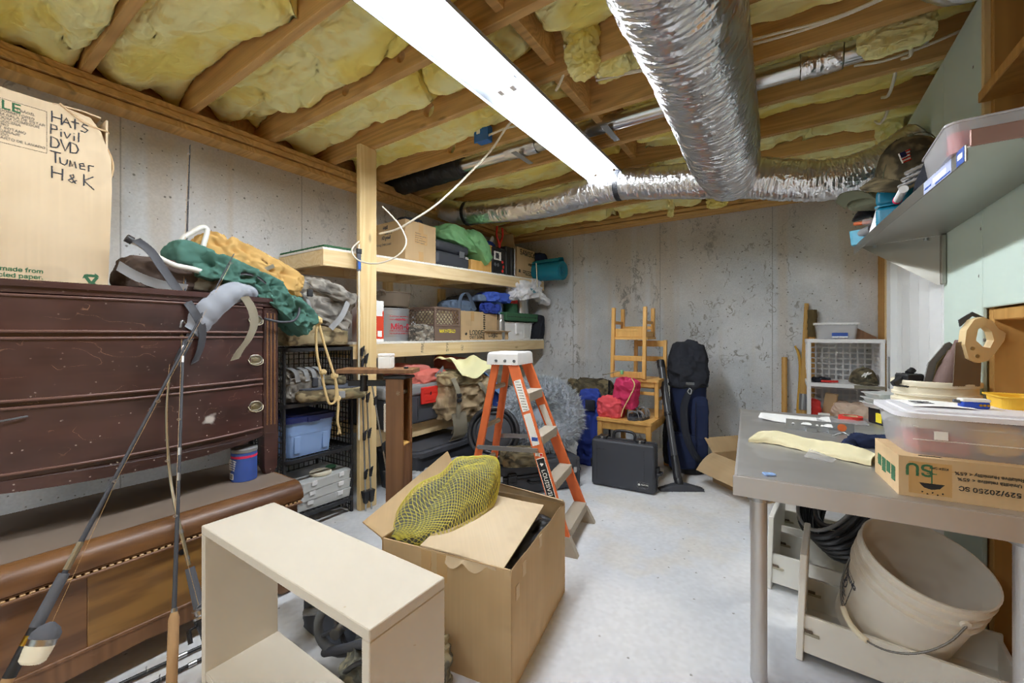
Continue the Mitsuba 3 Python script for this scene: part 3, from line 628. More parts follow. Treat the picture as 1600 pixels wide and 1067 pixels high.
# moving carton
t = thing('moving_carton', 'tall pale moving carton with handwritten list, standing on the dresser at the left edge', 'box')
BX0, BX1, BY0, BY1, BZ0, BZ1 = -2.60, -2.285, -.22, .478, 1.407, 2.085
S('walls', cat(box(BX0, BX1, BY0, BY0 + .006, BZ0, BZ1, 0), box(BX0, BX1, BY1 - .006, BY1, BZ0, BZ1, 0), box(BX0, BX0 + .006, BY0, BY1, BZ0, BZ1, 0),
    ext([(BY0, BZ0), (BY1, BZ0), (BY1 + .012, 1.80), (BY1 + .01, 1.93), (BY1 - .02, 2.03), (BY1 - .05, 2.075), (.35, 2.085), (BY0, 2.085)], .006, 'x', BX1 - .006)), 'kraft_pale', t)
G = np.array([[(BX1 - .004 - .30 * u, BY1 - .07 + .075 * math.sin(u * 2) - (1 - v) * .02, BZ1 - .035 + .03 * math.sin(v * 5 + u * 3) - .05 * v) for v in np.linspace(0, 1, 8)] for u in np.linspace(0, 1, 6)])
S('flap', sheet(np.array([[(BX1 - .01 - .28 * u, .20 + .26 * v, BZ1 + .004 - .006 * math.sin(6 * v)) for v in np.linspace(0, 1, 6)] for u in np.linspace(0, 1, 4)]), .006), 'kraft_pale', t)
S('flap', sheet(np.array([[(BX1 + .004 - .05 * u, .345 + .13 * v + .01 * math.sin(u * 4), BZ1 + .008 - .05 * v - .02 * abs(math.sin(3 * v + u))) for v in np.linspace(0, 1, 8)] for u in np.linspace(0, 1, 4)]), .006), 'kraft', t, label='torn bent flap')
S('flap', sheet(np.array([[(BX1 - .015 - .05 * v, BY1 - .01 + .03 * math.sin(3 * u) * (1 - .4 * v), 2.0 - .18 * u + .04 * v) for v in np.linspace(0, 1, 4)] for u in np.linspace(0, 1, 8)]), .006), 'kraft', t, label='torn bent flap')
U, V = (0, 1, 0), (0, 0, 1)
XF = BX1 + .0005
def ctext(s, h, y, z, bold=True, m='ink_black', right=None, tilt=0.):
    mm = text(s, h, (XF, 0, z), (0, 1, tilt), V, bold)
    mm.apply_translation((0, (right - mm.bounds[1][1]) if right else (y - mm.bounds[0][1]), 0))
    return mm
S('lettering', ctext('FRAGILE', .030, 0, 2.012, right=.250), 'ink_green', t, label='printed word FRAGILE')
for s_, rr, k in (('FRÁGIL', .284, -.4), ('BEDROOM DORMITORIO', .282, 1), ('LIVING ROOM SALA DE ESTAR', .308, 2), ('DINING ROOM COMEDOR', .294, 3), ('KITCHEN COCINA', .250, 4), ('BAÑO', .222, 5), ('BASEMENT SOTANO', .262, 6), ('GARAGE GARAJE', .248, 7), ('ATTIC ATICO', .222, 8), ('LAUNDRY Y CUARTO DE LAVADO', .308, 9)):
    S('lettering', ctext(s_, .0088, 0, 2.012 - .0118 * k, right=rr), 'ink_grey', t)
for bb in ((BY0, .313, 2.046, 2.0475), (BY0, .313, 1.892, 1.8935), (.3118, .313, 1.892, 2.0475)): S('printed_frame', box(XF, XF + .0006, *bb, 0), 'ink_grey', t)
def glyphs(s):
    g = {'H': [[(0, 0), (0, 1)], [(.6, 0), (.62, 1)], [(0, .5), (.6, .52)]], 'A': [[(0, 0), (.3, .8), (.6, 0)], [(.15, .35), (.48, .36)]], 't': [[(.25, 1), (.25, 0)], [(0, .62), (.5, .66)]], 's': [[(.5, .7), (.2, .75), (.1, .5), (.5, .3), (.3, 0), (0, .05)]],
         'P': [[(0, 0), (.02, 1), (.4, .95), (.45, .6), (.02, .5)]], 'i': [[(.1, 0), (.1, .5)], [(.1, .72), (.11, .76)]], 'v': [[(0, .6), (.2, 0), (.45, .6)]], 'l': [[(.1, 0), (.12, 1)]], 'D': [[(0, 0), (.02, 1), (.4, .9), (.55, .5), (.4, .1), (0, 0)]], 'V': [[(0, 1), (.3, 0), (.6, 1)]],
         'T': [[(0, 1), (.7, 1.02)], [(.35, 1), (.36, 0)]], 'u': [[(0, .6), (.05, .1), (.3, 0), (.45, .2), (.5, .6)]], 'm': [[(0, 0), (.05, .6), (.2, .1), (.35, .6), (.45, 0)]], 'e': [[(.05, .35), (.4, .4), (.3, .65), (.05, .5), (.1, .05), (.45, .1)]], 'r': [[(.05, 0), (.05, .6), (.4, .65)]],
         'K': [[(0, 0), (0, 1)], [(.6, 1), (0, .45), (.65, -.15)]], '&': [[(.45, 0), (.1, .6), (.3, .75), (.35, .5), (0, .15), (.2, 0), (.5, .3)]], 'n': [[(0, 0), (.02, .6), (.3, .6), (.35, 0)]], 'h': [[(0, 0), (0, 1)], [(0, .5), (.3, .5), (.35, 0)]], 'o': [[(.2, 0), (0, .3), (.2, .6), (.4, .3), (.2, 0)]],
         '6': [[(.4, 1), (.05, .4), (.1, 0), (.4, .1), (.35, .4), (.05, .35)]], '0': [[(.25, 0), (0, .5), (.25, 1), (.5, .5), (.25, 0)]], 'p': [[(0, -.4), (0, .6), (.3, .6), (.35, .2), (0, .1)]], 'a': [[(.4, .6), (.05, .5), (.05, .05), (.4, .15), (.42, .6), (.45, 0)]], 'd': [[(.4, 1), (.4, 0), (.05, .05), (.05, .45), (.4, .5)]], ' ': []}
    return g[s]
def hand(s, h, o, u, v, w=.004, seed=0, step=.85):
    ls, x = [], 0.
    for ch in s:
        ls += [[(x + a, b) for a, b in l] for l in glyphs(ch)]; x += step * (.5 if ch in 'il ' else .95)
    return stroke([l for l in ls if len(l) > 1], o, u, v, w, h)
for s, y, z, h in (('HAts', .325, 2.015, .040), ('Pivil', .322, 1.970, .036), ('DVD', .322, 1.920, .040), ('Tumer', .320, 1.866, .040), ('H & K', .325, 1.806, .044)):
    S('handwriting', hand(s, h, (XF, y, z), (0, 1, -.05), V, .0042, step=.66), 'ink', t)
S('lettering', ctext('Box is made from', .0145, 0, 1.446, right=.303), 'ink_green', t)
S('lettering', ctext('recycled paper.', .0145, 0, 1.424, right=.303), 'ink_green', t)
for k in range(3):
    a = math.radians(90 + 120 * k); ca, sa = math.cos(a), math.sin(a)
    A = [(-.016, .012), (.010, .012), (.010, .019), (.022, .006), (.010, -.005), (.010, .002), (-.010, .002)]
    A = [(.43 + x * math.cos(a - PI / 2) - (y + .004) * math.sin(a - PI / 2), 1.442 + x * math.sin(a - PI / 2) + (y + .004) * math.cos(a - PI / 2)) for x, y in A]
    S('recycling_arrow', ext(A, .0007, 'x', XF), 'ink_green', t)

t = thing('blue_can', 'blue can with grey lid and white barcode label standing on the blanket chest', 'can')
with at(-2.225, .955, CZ + .0015):
    S('can_body', lathe([(0, 0), (.053, 0), (.055, .003), (.055, .135), (.053, .138), (0, .138)], 32), 'label_blue', t)
    S('lid', lathe([(0, .138), (.056, .138), (.057, .141), (.057, .153), (.054, .156), (0, .155)], 32), 'grey', t)
    S('band', lathe([(.0552, .112), (.0556, .112), (.0556, .124), (.0552, .124)], 32), 'pink', t)
    for k in range(5): S('lettering', mv(text('MIXING DIRECTIONS'[:14 - k], .0065, (0, 0, 0), (1, 0, 0), (0, 0, 1), True), -.026, -.0555, .10 - k * .011), 'label_white', t)
    S('barcode_label', box(-.018, .016, -.0562, -.0545, .012, .040, 0), 'label_white', t)
    for k in range(7): S('barcode_bar', box(-.014 + k * .004, -.0122 + k * .004, -.0566, -.0558, .016, .036, 0), 'ink_black', t)

# packs
def frame_tube(parent, pts, r=.011, m='silver', name='frame_tube', k=6): return S(name, tube(pts, r, 12, k), m, parent, smooth=True)
t = thing('brown_frame_pack', 'brown pack with white metal frame tube lying on the dresser beside the tall carton', 'backpack')
with at(-2.39, .72, 1.408, yaw=97, pitch=4): S('pack_body', soft(.40, .30, .17, .62, .035, 6, 3, 5, .15, .7), 'fab_brown', t, smooth=True)
with at(-2.36, .90, 1.41, yaw=100, pitch=6): S('pack_flap', soft(.36, .24, .10, .6, .03, 7, 4, 4, .2, .7), 'strap', t, smooth=True)
frame_tube(t, [(-2.21, .525, 1.605), (-2.205, .57, 1.582), (-2.20, .615, 1.545), (-2.20, .67, 1.52), (-2.20, .745, 1.51), (-2.21, .82, 1.488)], .0125, 'frame_grey')
S('tube_cap', cyl((-2.21, .515, 1.61), (-2.21, .535, 1.60), .016, 14), 'black', t)
S('rivet', cyl((-2.195, .568, 1.582), (-2.187, .568, 1.582), .011, 14), 'brass', t)
S('shoulder_strap', ribbon([(-2.19, .54, 1.605), (-2.185, .585, 1.565), (-2.17, .625, 1.49), (-2.15, .672, 1.40), (-2.10, .70, 1.33), (-2.10, .735, 1.25), (-2.11, .735, 1.17), (-2.12, .715, 1.10)], .032, (0, .9, .5), .004), 'charcoal', t, smooth=True, label='dark webbing strap hanging over the drawers')
S('grey_strap', ribbon([(-2.25, .50, 1.50), (-2.24, .56, 1.46), (-2.23, .64, 1.432), (-2.22, .72, 1.425)], .04, (.3, .2, 1), .004), 'strap_grey', t, smooth=True)
t = thing('tan_frame_pack', 'tan canvas frame pack lying at the back of the dresser top behind the green pack', 'backpack')
with at(-2.49, 1.06, 1.475, yaw=92, pitch=21): S('pack_body', soft(.56, .26, .23, .65, .065, 7, 8, 5, .1, .9), 'fab_tan', t, smooth=True)
with at(-2.52, .87, 1.50, yaw=95, pitch=24): S('pack_flap', soft(.22, .26, .18, .6, .03, 7, 9, 4, .1), 'fab_tan', t, smooth=True)
frame_tube(t, [(-2.33, .675, 1.455), (-2.33, .70, 1.55), (-2.33, .735, 1.655), (-2.33, .775, 1.70), (-2.33, .818, 1.735), (-2.33, .837, 1.722), (-2.32, .82, 1.655), (-2.31, .80, 1.575), (-2.29, .81, 1.53)], .0115, 'frame_grey')
frame_tube(t, [(-2.32, .71, 1.585), (-2.32, .77, 1.61), (-2.32, .83, 1.625)], .005)
for y, z in ((1.13, 1.585), (1.10, 1.55)): S('leather_tab', ribbon([(-2.36, y - .03, z - .02), (-2.355, y + .03, z + .015)], .02, (.2, -.5, 1), .004, 1), 'strap', t)
t = thing('green_frame_pack', 'green nylon pack with a zip hanging over the right end of the dresser top', 'backpack')
with at(-2.29, .93, 1.43, yaw=94, pitch=17): S('pack_body', soft(.40, .22, .145, .6, .07, 7, 14, 5, .1, .9), 'fab_green', t, smooth=True)
with at(-2.33, .76, 1.53, yaw=94, pitch=6): S('pack_end', soft(.18, .2, .12, .6, .03, 8, 15, 4, .1), 'fab_green', t, smooth=True)
with at(-2.26, 1.14, 1.305, yaw=92, pitch=42): S('pack_lobe', soft(.30, .2, .15, .62, .055, 8, 16, 5, .1, .9), 'fab_green', t, smooth=True)
with at(-2.40, 1.27, 1.305, yaw=95, pitch=26): S('pack_pocket', soft(.24, .15, .10, .6, .03, 8, 17, 4, .1, .6), 'fab_green', t, smooth=True)
S('piping', tube([(-2.165, 1.02, 1.30), (-2.15, 1.10, 1.285), (-2.155, 1.17, 1.30), (-2.18, 1.205, 1.36), (-2.2, 1.19, 1.42)], .006, 8, 6), 'charcoal', t, smooth=True)
S('zip_pull', rbox(-2.185, -2.178, .883, .895, 1.435, 1.475, .003), 'brass', t, label='brass zip pull')
S('zip', ribbon([(-2.186, .90, 1.49), (-2.184, .93, 1.515), (-2.186, .99, 1.51), (-2.19, 1.04, 1.48)], .012, (.2, 0, 1), .005), 'black', t, smooth=True)
frame_tube(t, [(-2.32, 1.05, 1.42), (-2.30, 1.18, 1.37), (-2.29, 1.30, 1.325), (-2.285, 1.365, 1.302)], .011, 'white_plastic')
t = thing('padded_hip_belt', 'grey padded hip belt with hanging webbing draped over the front of the dresser', 'belt')
P = spline([(-2.13, .715, 1.225), (-2.115, .745, 1.29), (-2.11, .80, 1.36), (-2.13, .87, 1.415), (-2.17, .94, 1.437), (-2.22, 1.0, 1.44)], 8)
G = np.array([[q + np.array([.004, 0, 0]) * 0 + s * np.array([-.01, .043, -.042]) * (1 - .25 * i / len(P)) + np.array([.012, 0, .0]) * (1 - (2 * abs(s)) ** 2) + np.array([.003, 0, 0]) * math.cos(i * 1.05) for s in np.linspace(-.85, .85, 9)] for i, q in enumerate(P)])
S('pad', sheet(G, .018), 'fab_grey', t, smooth=True)
S('webbing', ribbon([(-2.13, .915, 1.40), (-2.10, .935, 1.34), (-2.09, .94, 1.27), (-2.09, .915, 1.20), (-2.10, .885, 1.15), (-2.11, .865, 1.105)], .036, (.25, .85, .25), .003), 'strap', t, smooth=True)
S('webbing', ribbon([(-2.125, .71, 1.235), (-2.12, .69, 1.19), (-2.12, .665, 1.13), (-2.125, .64, 1.06), (-2.125, .63, 1.0)], .03, (0, .9, -.4), .003), 'charcoal', t, smooth=True)
S('hook', tube([(-2.13, .69, 1.26), (-2.12, .672, 1.28), (-2.115, .664, 1.25)], .004, 6, 4), 'silver', t)
# grey camouflage pack on top of the wire rack
t = thing('grey_camo_pack', 'faded grey camouflage rucksack lying on top of the black wire rack beside the post', 'backpack')
with at(-2.66, 1.53, 1.29, yaw=90, pitch=14):
    m = soft(.48, .34, .30, .62, .06, 6, 21, 5, .12, .75); S('pack_body', m, 'vc_cloth', t, color=patches(m.vertices, CAMO_GREY, 10, 3, (1, 2, 1)))
with at(-2.60, 1.60, 1.46, yaw=90, pitch=18):
    m = soft(.36, .30, .11, .6, .04, 8, 22, 4, .1, .75); S('pack_flap', m, 'vc_cloth', t, color=patches(m.vertices, CAMO_GREY, 10, 5, (1, 2, 1)))
for a, b, cc in (((-2.50, 1.37, 1.50), (-2.46, 1.41, 1.44), (-2.46, 1.43, 1.36)), ((-2.45, 1.56, 1.26), (-2.44, 1.63, 1.34), (-2.47, 1.70, 1.44)), ((-2.48, 1.32, 1.55), (-2.455, 1.38, 1.555), (-2.47, 1.44, 1.52))):
    S('webbing', ribbon([a, b, cc], .036, (.1, .7, -.6), .004), 'strap_grey', t, smooth=True)
S('buckle', rbox(-2.452, -2.435, 1.40, 1.435, 1.455, 1.50, .005), 'black', t)
t = thing('rolled_camo_cushion', 'rolled brown camouflage cushion under the grey rucksack on the wire rack', 'cushion')
with at(-2.68, 1.53, 1.152, yaw=90):
    m = soft(.46, .36, .15, .5, .02, 7, 23, 5, .1); S('roll', m, 'vc_cloth', t, color=patches(m.vertices, CAMO, 9, 7))
t = thing('red_patterned_bag', 'red patterned bag peeping out behind the camo cushion next to the post', 'bag')
with at(-2.86, 1.79, 1.152, yaw=90):
    m = soft(.16, .3, .30, .5, .02, 7, 24, 4, .1); S('bag_body', m, 'vc_cloth', t, color=patches(m.vertices, [(160, 30, 50), (190, 60, 80), (120, 20, 40)], 24, 2))
# fishing rods
def rod(label, butt, tip, r0, r1, m, bend=0.):
    t = thing('fishing_rod', label, 'fishing rod')
    b, e = np.array(butt), np.array(tip)
    k = np.linspace(0, 1, 9)[:, None]; P = b + (e - b) * k + np.array([0, 0, 0]) + np.array([bend, 0, 0]) * np.sin(PI * k)
    S('blank', tube(P, np.linspace(r0, r1, 9), 10, 3), m, t, smooth=True)
    return t, P
def guide(t, P, f, off, r=.008):
    i = f * (len(P) - 1); a = int(i); q = P[a] + (P[min(a + 1, len(P) - 1)] - P[a]) * (i - a)
    d = np.array(off) / np.linalg.norm(off)
    S('line_guide', cat(tube([q + d * (r + .006) + r * np.array([math.cos(x) * .3, math.cos(x), math.sin(x) * .6]) for x in np.linspace(0, 2 * PI, 11)], .0014, 5), cyl(q, q + d * .008, .0016, 5)), 'silver', t)
    return q + d * (r + .006)
A, B = np.array([-1.86, .190, .255]), np.array([-2.165, .885, 1.600])
A0 = A + (A - B) * .10
t, P = rod('dark spincast fishing rod slanting up across the chest and dresser from the lower left corner', A + (B - A) * .05, B, .0085, .0022, 'charcoal')
dirA = (B - A) / np.linalg.norm(B - A)
S('fore_grip', tube([A + dirA * .10, A + dirA * .24], [.016, .014], 14), 'grip', t)
S('reel_seat', tube([A + dirA * -.02, A + dirA * .10], .0145, 14), 'black', t)
S('gold_band', tube([A + dirA * .055, A + dirA * .08], .0155, 14), 'gold', t)
S('rear_grip', tube([A0 - dirA * .02, A + dirA * -.02], [.015, .014], 14), 'cork', t)
S('wrap', tube([A + dirA * .25, A + dirA * .33], .0092, 10), 'pewter', t)
q = A + dirA * .045 + np.array([.036, .028, .012])
M = trimesh.geometry.align_vectors([0, 0, 1], dirA); M[:3, 3] = q
reel = [(0, -.045), (.022, -.045), (.03, -.038), (.033, -.012), (.0335, .0)]
r1 = S('reel', tm(lathe(reel, 28), M), 'cream_plastic', t, label='spincast reel')
S('reel_ring', tm(lathe([(.0, .0), (.0335, .0), (.0335, .016), (.0, .016)], 28), M), 'silver', r1)
S('reel_cone', tm(lathe([(0, .016), (.035, .016), (.034, .030), (.024, .044), (.006, .056), (0, .056)], 28), M), 'grip', r1)
S('reel_foot', beam(A + dirA * .0, A + dirA * .09, .014, .02), 'cream_plastic', t)
pts = [q + dirA * .056] + [guide(t, P, f, (.6, .3, .2), .007) for f in (.30, .5, .68, .84, .96)]
S('fishing_line', tube(pts, .0007, 4), 'tape', t)
A, B = np.array([-1.632, .487, .02]), np.array([-2.545, .839, 2.19])
t, P = rod('long slim fishing rod with a cork handle standing upright against the dresser', A + (B - A) * .06, B, .0075, .0028, 'charcoal')
d = (B - A) / np.linalg.norm(B - A)
S('cork_handle', tube([A, A + d * .05, A + d * .26, A + d * .28], [.014, .015, .0155, .010], 16), 'cork', t, label='cork handle')
S('winding_check', tube([A + d * .28, A + d * .292], .0095, 12), 'silver', t)
for f in (.30, .34, .5, .52): S('thread_wrap', tube([A + (B - A) * f, A + (B - A) * (f + .012)], .0078 - .004 * f, 10), 'silver', t)
pts = [guide(t, P, f, (.5, -.5, .2), .006) for f in (.2, .36, .52, .68, .84, .97)]
S('fishing_line', tube(pts, .0007, 4), 'tape', t)
A, B = np.array([-1.69, .63, .02]), np.array([-2.12, .605, .97])
t = thing('fishing_rod', 'spinning rod with a fixed spool reel and thin curved pale tip, leaning on the dresser', 'fishing rod')
d = (np.array([-1.965, .602, .55]) - A); d /= np.linalg.norm(d)
PT = [A + d * .38, A + d * .60, (-2.045, .605, .70), (-2.10, .613, .92), (-2.13, .64, 1.12), (-2.16, .665, 1.30), (-2.24, .72, 1.40), (-2.30, .765, 1.445)]
S('blank', tube(PT, [.0065, .006, .0055, .0045, .0038, .0032, .0028, .0024], 10, 5), 'pewter', t, smooth=True)
S('fore_grip', tube([A + d * .22, A + d * .37], [.017, .015], 14), 'grip', t)
S('reel_seat', tube([A + d * .10, A + d * .22], .0155, 14), 'black', t)
S('rear_grip', tube([A - d * .03, A + d * .10], [.017, .015], 14), 'grip', t)
for f in (.34, .40, .5): S('thread_wrap', tube([A + d * f, A + d * (f + .014)], .0075, 10), 'silver', t)
q = A + d * .20 + np.array([.038, -.012, .015])
M = trimesh.geometry.align_vectors([0, 0, 1], d); M[:3, 3] = q
r1 = S('reel', tm(lathe([(0, -.05), (.016, -.05), (.02, -.03), (.024, -.005), (.0, -.005)], 22), M), 'black', t, label='black and silver fixed spool reel')
S('spool', tm(lathe([(0, -.004), (.026, -.004), (.026, .004), (.018, .008), (.018, .022), (.025, .025), (.02, .03), (0, .03)], 24), M), 'silver', r1)
S('bail', tube([q + M[:3, 0] * .03 - d * .01, q + M[:3, 0] * .028 + d * .03, q + d * .045 + M[:3, 1] * .02, q - M[:3, 0] * .028 + d * .03, q - M[:3, 0] * .03 - d * .01], .0016, 6, 5), 'silver', r1, smooth=True)
S('crank', cat(cyl(q - d * .02, q - d * .02 + np.array([.01, -.045, .0]), .004, 8), cyl(q - d * .02 + np.array([.01, -.045, 0]), q - d * .06 + np.array([.012, -.048, 0]), .007, 10)), 'black', r1)
S('reel_foot', beam(A + d * .17, q - d * .02, .008, .010), 'black', t)
pp = spline(PT, 5)
pts = [q + d * .04] + [guide(t, pp, f, (.5, -.4, .1), .007 - .003 * f) for f in (.08, .3, .5, .7, .9)]
S('fishing_line', tube(pts, .0007, 4), 'tape', t)
for k, (a, b) in enumerate((((-1.93, .33, .013), (-1.86, .90, .013)), ((-1.84, .36, .011), (-1.80, .88, .011)))):
    t = thing('fishing_rod', ('black fishing rod lying on the floor along the front of the blanket chest', 'thinner fishing rod lying on the floor, the one farther from the blanket chest')[k], 'fishing rod')
    S('blank', tube([a, b], [.008, .005], 10), 'black', t)
    a_, b_ = np.array(a), np.array(b)
    for f in (.3, .62): S('line_guide', tube([a_ + (b_ - a_) * f + .009 * np.array([math.cos(x), 0, math.sin(x) + 1]) for x in np.linspace(0, 2 * PI, 11)], .0014, 5), 'silver', t)
    S('thread_wrap', tube([a_ + (b_ - a_) * .45, a_ + (b_ - a_) * .5], .0088, 10), 'silver', t)
# ================================================================ black wire rack between dresser and post
t = thing('wire_rack', 'black plastic grid rack of four shelves between the dresser and the wooden post', 'shelving')
RX0, RX1, RY0, RY1 = -2.94, -2.50, 1.285, 1.765
RZ = (1.138, .80, .462, .112)
for x in (RX0, RX1 - .02):
    for y in (RY0, RY1 - .018): S('upright', box(x, x + .018, y, y + .018, 0, 1.138), 'black', t)
for z in RZ:
    o = rprism(RX0, RX1 + .02, RY0 - .005, RY1 + .005, z - .022, z, .05)
    i = rprism(RX0 + .02, RX1, RY0 + .015, RY1 - .015, z - .1, z + .1, .04)
    rim = trimesh.boolean.difference([o, i], engine='manifold')
    s = S('shelf_rim', rim, 'black', t)
    S('shelf_grid', mv(lattice(RX1 - RX0 - .01, RY1 - RY0 - .02, 13, 14, .005, .006, ax='flat'), RX0 + .01, RY0 + .01, z - .008), 'black', s, kind='stuff')
for k in range(3):
    z0, z1 = RZ[k + 1], RZ[k] - .02
    for y in (RY0 + .008, RY1 - .008): S('side_grid', mv(lattice(RX1 - RX0 - .02, z1 - z0, 12, 9, .005, .005), RX0 + .01, y, z0), 'black', t, kind='stuff')
    S('back_grid', mv(lattice(RY1 - RY0, z1 - z0, 13, 9, .005, .005, ax='y'), RX0 + .01, RY0, z0), 'black', t, kind='stuff')
S('side_grid', mv(lattice(RX1 - RX0 - .02, .09, 12, 2, .005, .005), RX0 + .01, RY1 - .008, 0), 'black', t, kind='stuff')
t = thing('grey_webbed_bag', 'grey bag of folded webbing and buckles on the second level of the wire rack', 'bag')
with at(-2.66, 1.435, .802, yaw=90):
    m = soft(.27, .32, .22, .55, .05, 9, 31, 5, .1, .75); S('bag_body', m, 'vc_cloth', t, color=patches(m.vertices, CAMO_GREY, 14, 9))
for y in (1.36, 1.42, 1.47, 1.52):
    S('webbing', ribbon([(-2.60, y, 1.015), (-2.52, y + .01, .99), (-2.50, y + .015, .93)], .028, (.1, 1, .1), .006), 'strap_grey', t, smooth=True)
S('buckle', rbox(-2.50, -2.485, 1.46, 1.50, .89, .95, .006), 'slate' if 0 else 'charcoal', t)
t = thing('camo_seat_pad', 'thick round edged camouflage seat pad with dark top overhanging the wire rack', 'cushion')
with at(-2.56, 1.60, .802, yaw=70):
    m = rbox(-.21, .21, -.19, .19, 0, .075, .035, 5).subdivide_to_size(.02); S('pad', m, 'vc_cloth', t, color=patches(m.vertices, CAMO, 12, 12))
    S('top_panel', rprism(-.19, .19, -.17, .17, .074, .082, .06), 'fab_slate', t)
    S('label_tag', box(.03, .07, -.2, -.19, .015, .06), 'strap_grey', t)
t = thing('camo_hood', 'crumpled dark camouflage cloth on the seat pad in the wire rack', 'cloth')
with at(-2.62, 1.66, .885, yaw=60):
    m = soft(.2, .22, .06, .6, .03, 10, 33, 4, .1); S('cloth', m, 'vc_cloth', t, color=patches(m.vertices, CAMO_DARK, 16, 4))
def tote(name, label, cx, cy, z, sx, sy, sz, body, lid, yaw=0, latch='white_plastic'):
    t = thing(name, label, 'storage box')
    with at(cx, cy, z, yaw):
        S('tub', tray(sx, sy, sz, .004, .03, .88, .008), body, t)
        for k in (-1, 1):
            S('rib', box(sx / 2 * .93 - .006, sx / 2 * .93 + .006, k * sy * .3 - .02, k * sy * .3 + .02, sz * .1, sz * .55), body, t)
            S('rib', box(k * sx * .3 - .02, k * sx * .3 + .02, -sy / 2 * .93 - .006, -sy / 2 * .93 + .006, sz * .1, sz * .55), body, t)
        S('rib_band', rprism(-sx / 2 * .965, sx / 2 * .965, -sy / 2 * .965, sy / 2 * .965, sz * .58, sz * .66, .03), body, t)
        l = S('lid', cat(rprism(-sx / 2 - .012, sx / 2 + .012, -sy / 2 - .012, sy / 2 + .012, sz - .02, sz + .012, .04), rprism(-sx / 2 * .86, sx / 2 * .86, -sy / 2 * .86, sy / 2 * .86, sz + .01, sz + .024, .03)), lid, t)
        S('latch', cat(box(sx / 2 + .008, sx / 2 + .018, -.04, .04, sz - .025, sz + .005)), lid, l)
    return t
tote('blue_tote', 'light blue plastic tote with dark blue lid on the third level of the wire rack', -2.665, 1.47, .464, .32, .31, .235, 'tote_blue', 'tote_lid')
for k in range(3):
    t = thing('tackle_box', ('flat clear tackle box at the bottom of the stack in the wire rack', 'flat clear tackle box in the middle of the stack in the wire rack', 'flat clear tackle box on top of its stack, under the round white lid')[k], 'tackle box', 'clear tackle boxes stacked in the wire rack')
    with at(-2.665 + .008 * k, 1.575 - .006 * k, .114 + .062 * k, yaw=-4 + 4 * k):
        S('case', tray(.30, .37, .05, .002, .015, .97), 'frosted_dense', t)
        S('lid', rprism(-.152, .152, -.187, .187, .05, .058, .015), 'frosted_dense', t)
        for j in range(3): S('divider', box(-.145, .145, -.12 + .12 * j, -.118 + .12 * j, .003, .045, 0), 'frosted_dense', t)
        for j in (-1, 1): S('clasp', box(.15, .158, j * .1 - .02, j * .1 + .02, .03, .058), 'white_plastic', t)
t = thing('round_white_lid', 'round white plastic tub lid lying on the clear tackle boxes', 'lid')
with at(-2.58, 1.57, .302): S('lid', lathe([(0, 0), (.066, 0), (.068, .004), (.068, .014), (.062, .017), (.058, .013), (0, .013)], 30), 'cream_plastic', t)
t = thing('green_bait_tin', 'small dark green round tin beside the white lid on the tackle boxes', 'tin')
with at(-2.63, 1.675, .302): S('tin', lathe([(0, 0), (.032, 0), (.034, .003), (.034, .012), (.03, .015), (0, .015)], 20), 'ink_green', t)
t = thing('hanging_rope', 'tan rope knotted to a pack frame tube and hanging in front of the wire rack', 'rope')
S('strand', tube([(-2.29, 1.365, 1.33), (-2.282, 1.39, 1.31), (-2.285, 1.37, 1.28), (-2.282, 1.36, 1.20), (-2.28, 1.37, 1.08), (-2.28, 1.40, .96), (-2.275, 1.42, .86), (-2.27, 1.44, .81), (-2.265, 1.47, .82), (-2.265, 1.478, .88), (-2.265, 1.47, .98)], .0075, 8, 8), 'rope', t, smooth=True)
S('strand', tube([(-2.28, 1.375, 1.30), (-2.272, 1.395, 1.20), (-2.265, 1.43, 1.08), (-2.262, 1.465, .97), (-2.262, 1.48, .90), (-2.262, 1.49, .80), (-2.262, 1.485, .70), (-2.26, 1.495, .655)], .0075, 8, 8), 'rope', t, smooth=True)
for y, z in ((1.372, 1.30), (1.47, .97), (1.395, 1.0), (1.49, .83)):
    with at(-2.27, y, z - .015): S('knot', soft(.035, .035, .035, .8, .01, 40, int(z * 90), 3), 'rope', t, smooth=True)
S('frayed_end', cat([tube([(-2.26, 1.495, .665), (-2.26 + .01 * math.cos(a), 1.495 + .012 * math.sin(a), .62)], .002, 5) for a in np.arange(0, 6.2, .9)]), 'rope', t, kind='stuff')
# slim rods with clips leaning on the post
def clip_rod(p, q, hs, label):
    t = thing('clip_rod', label, 'rod', 'slim rods with black clips leaning on the post')
    p, q = np.array(p, float), np.array(q, float); d = (q - p) / np.linalg.norm(q - p)
    S('rod', tube([p, q], .0055, 8), 'silver', t)
    for i, h in enumerate(hs):
        o = p + d * h
        S('clip', hull(np.vstack([o + np.array([sx * .009 + .003, sy * .010, z]) for sx in (-.75, .75) for sy in (-.7, .7) for z in (-.026, .026)] + [o + np.array([.012, .019, .042]), o + np.array([.012, .013, .045])])), 'black', t)
    S('foot', hull([p + d * .06 + np.array([a, b, 0]) for a in (-.012, .012) for b in (-.012, .012)] + [p + d * .14 + np.array([a, b, 0]) for a in (-.02, .02) for b in (-.022, .022)] + [p + d * .045]), 'black', t)
clip_rod((-2.43, 1.812, .0), (-2.43, 1.775, 1.13), (.25, .52, .80, 1.02, 1.10), 'slim metal rod with black clips leaning on the post, leftmost of the three')
clip_rod((-2.425, 1.855, .0), (-2.425, 1.80, 1.12), (.26, .53, .78, 1.05), 'slim metal rod with black clips leaning on the post, middle of the three')
clip_rod((-2.26, 1.88, .15), (-2.435, 1.86, .90), (.30, .62), 'slim metal rod with black clips slanting outward, rightmost of the three at the post')
t = thing('blue_clip_light', 'small blue and grey clip hanging on the left edge of the wooden post', 'clip')
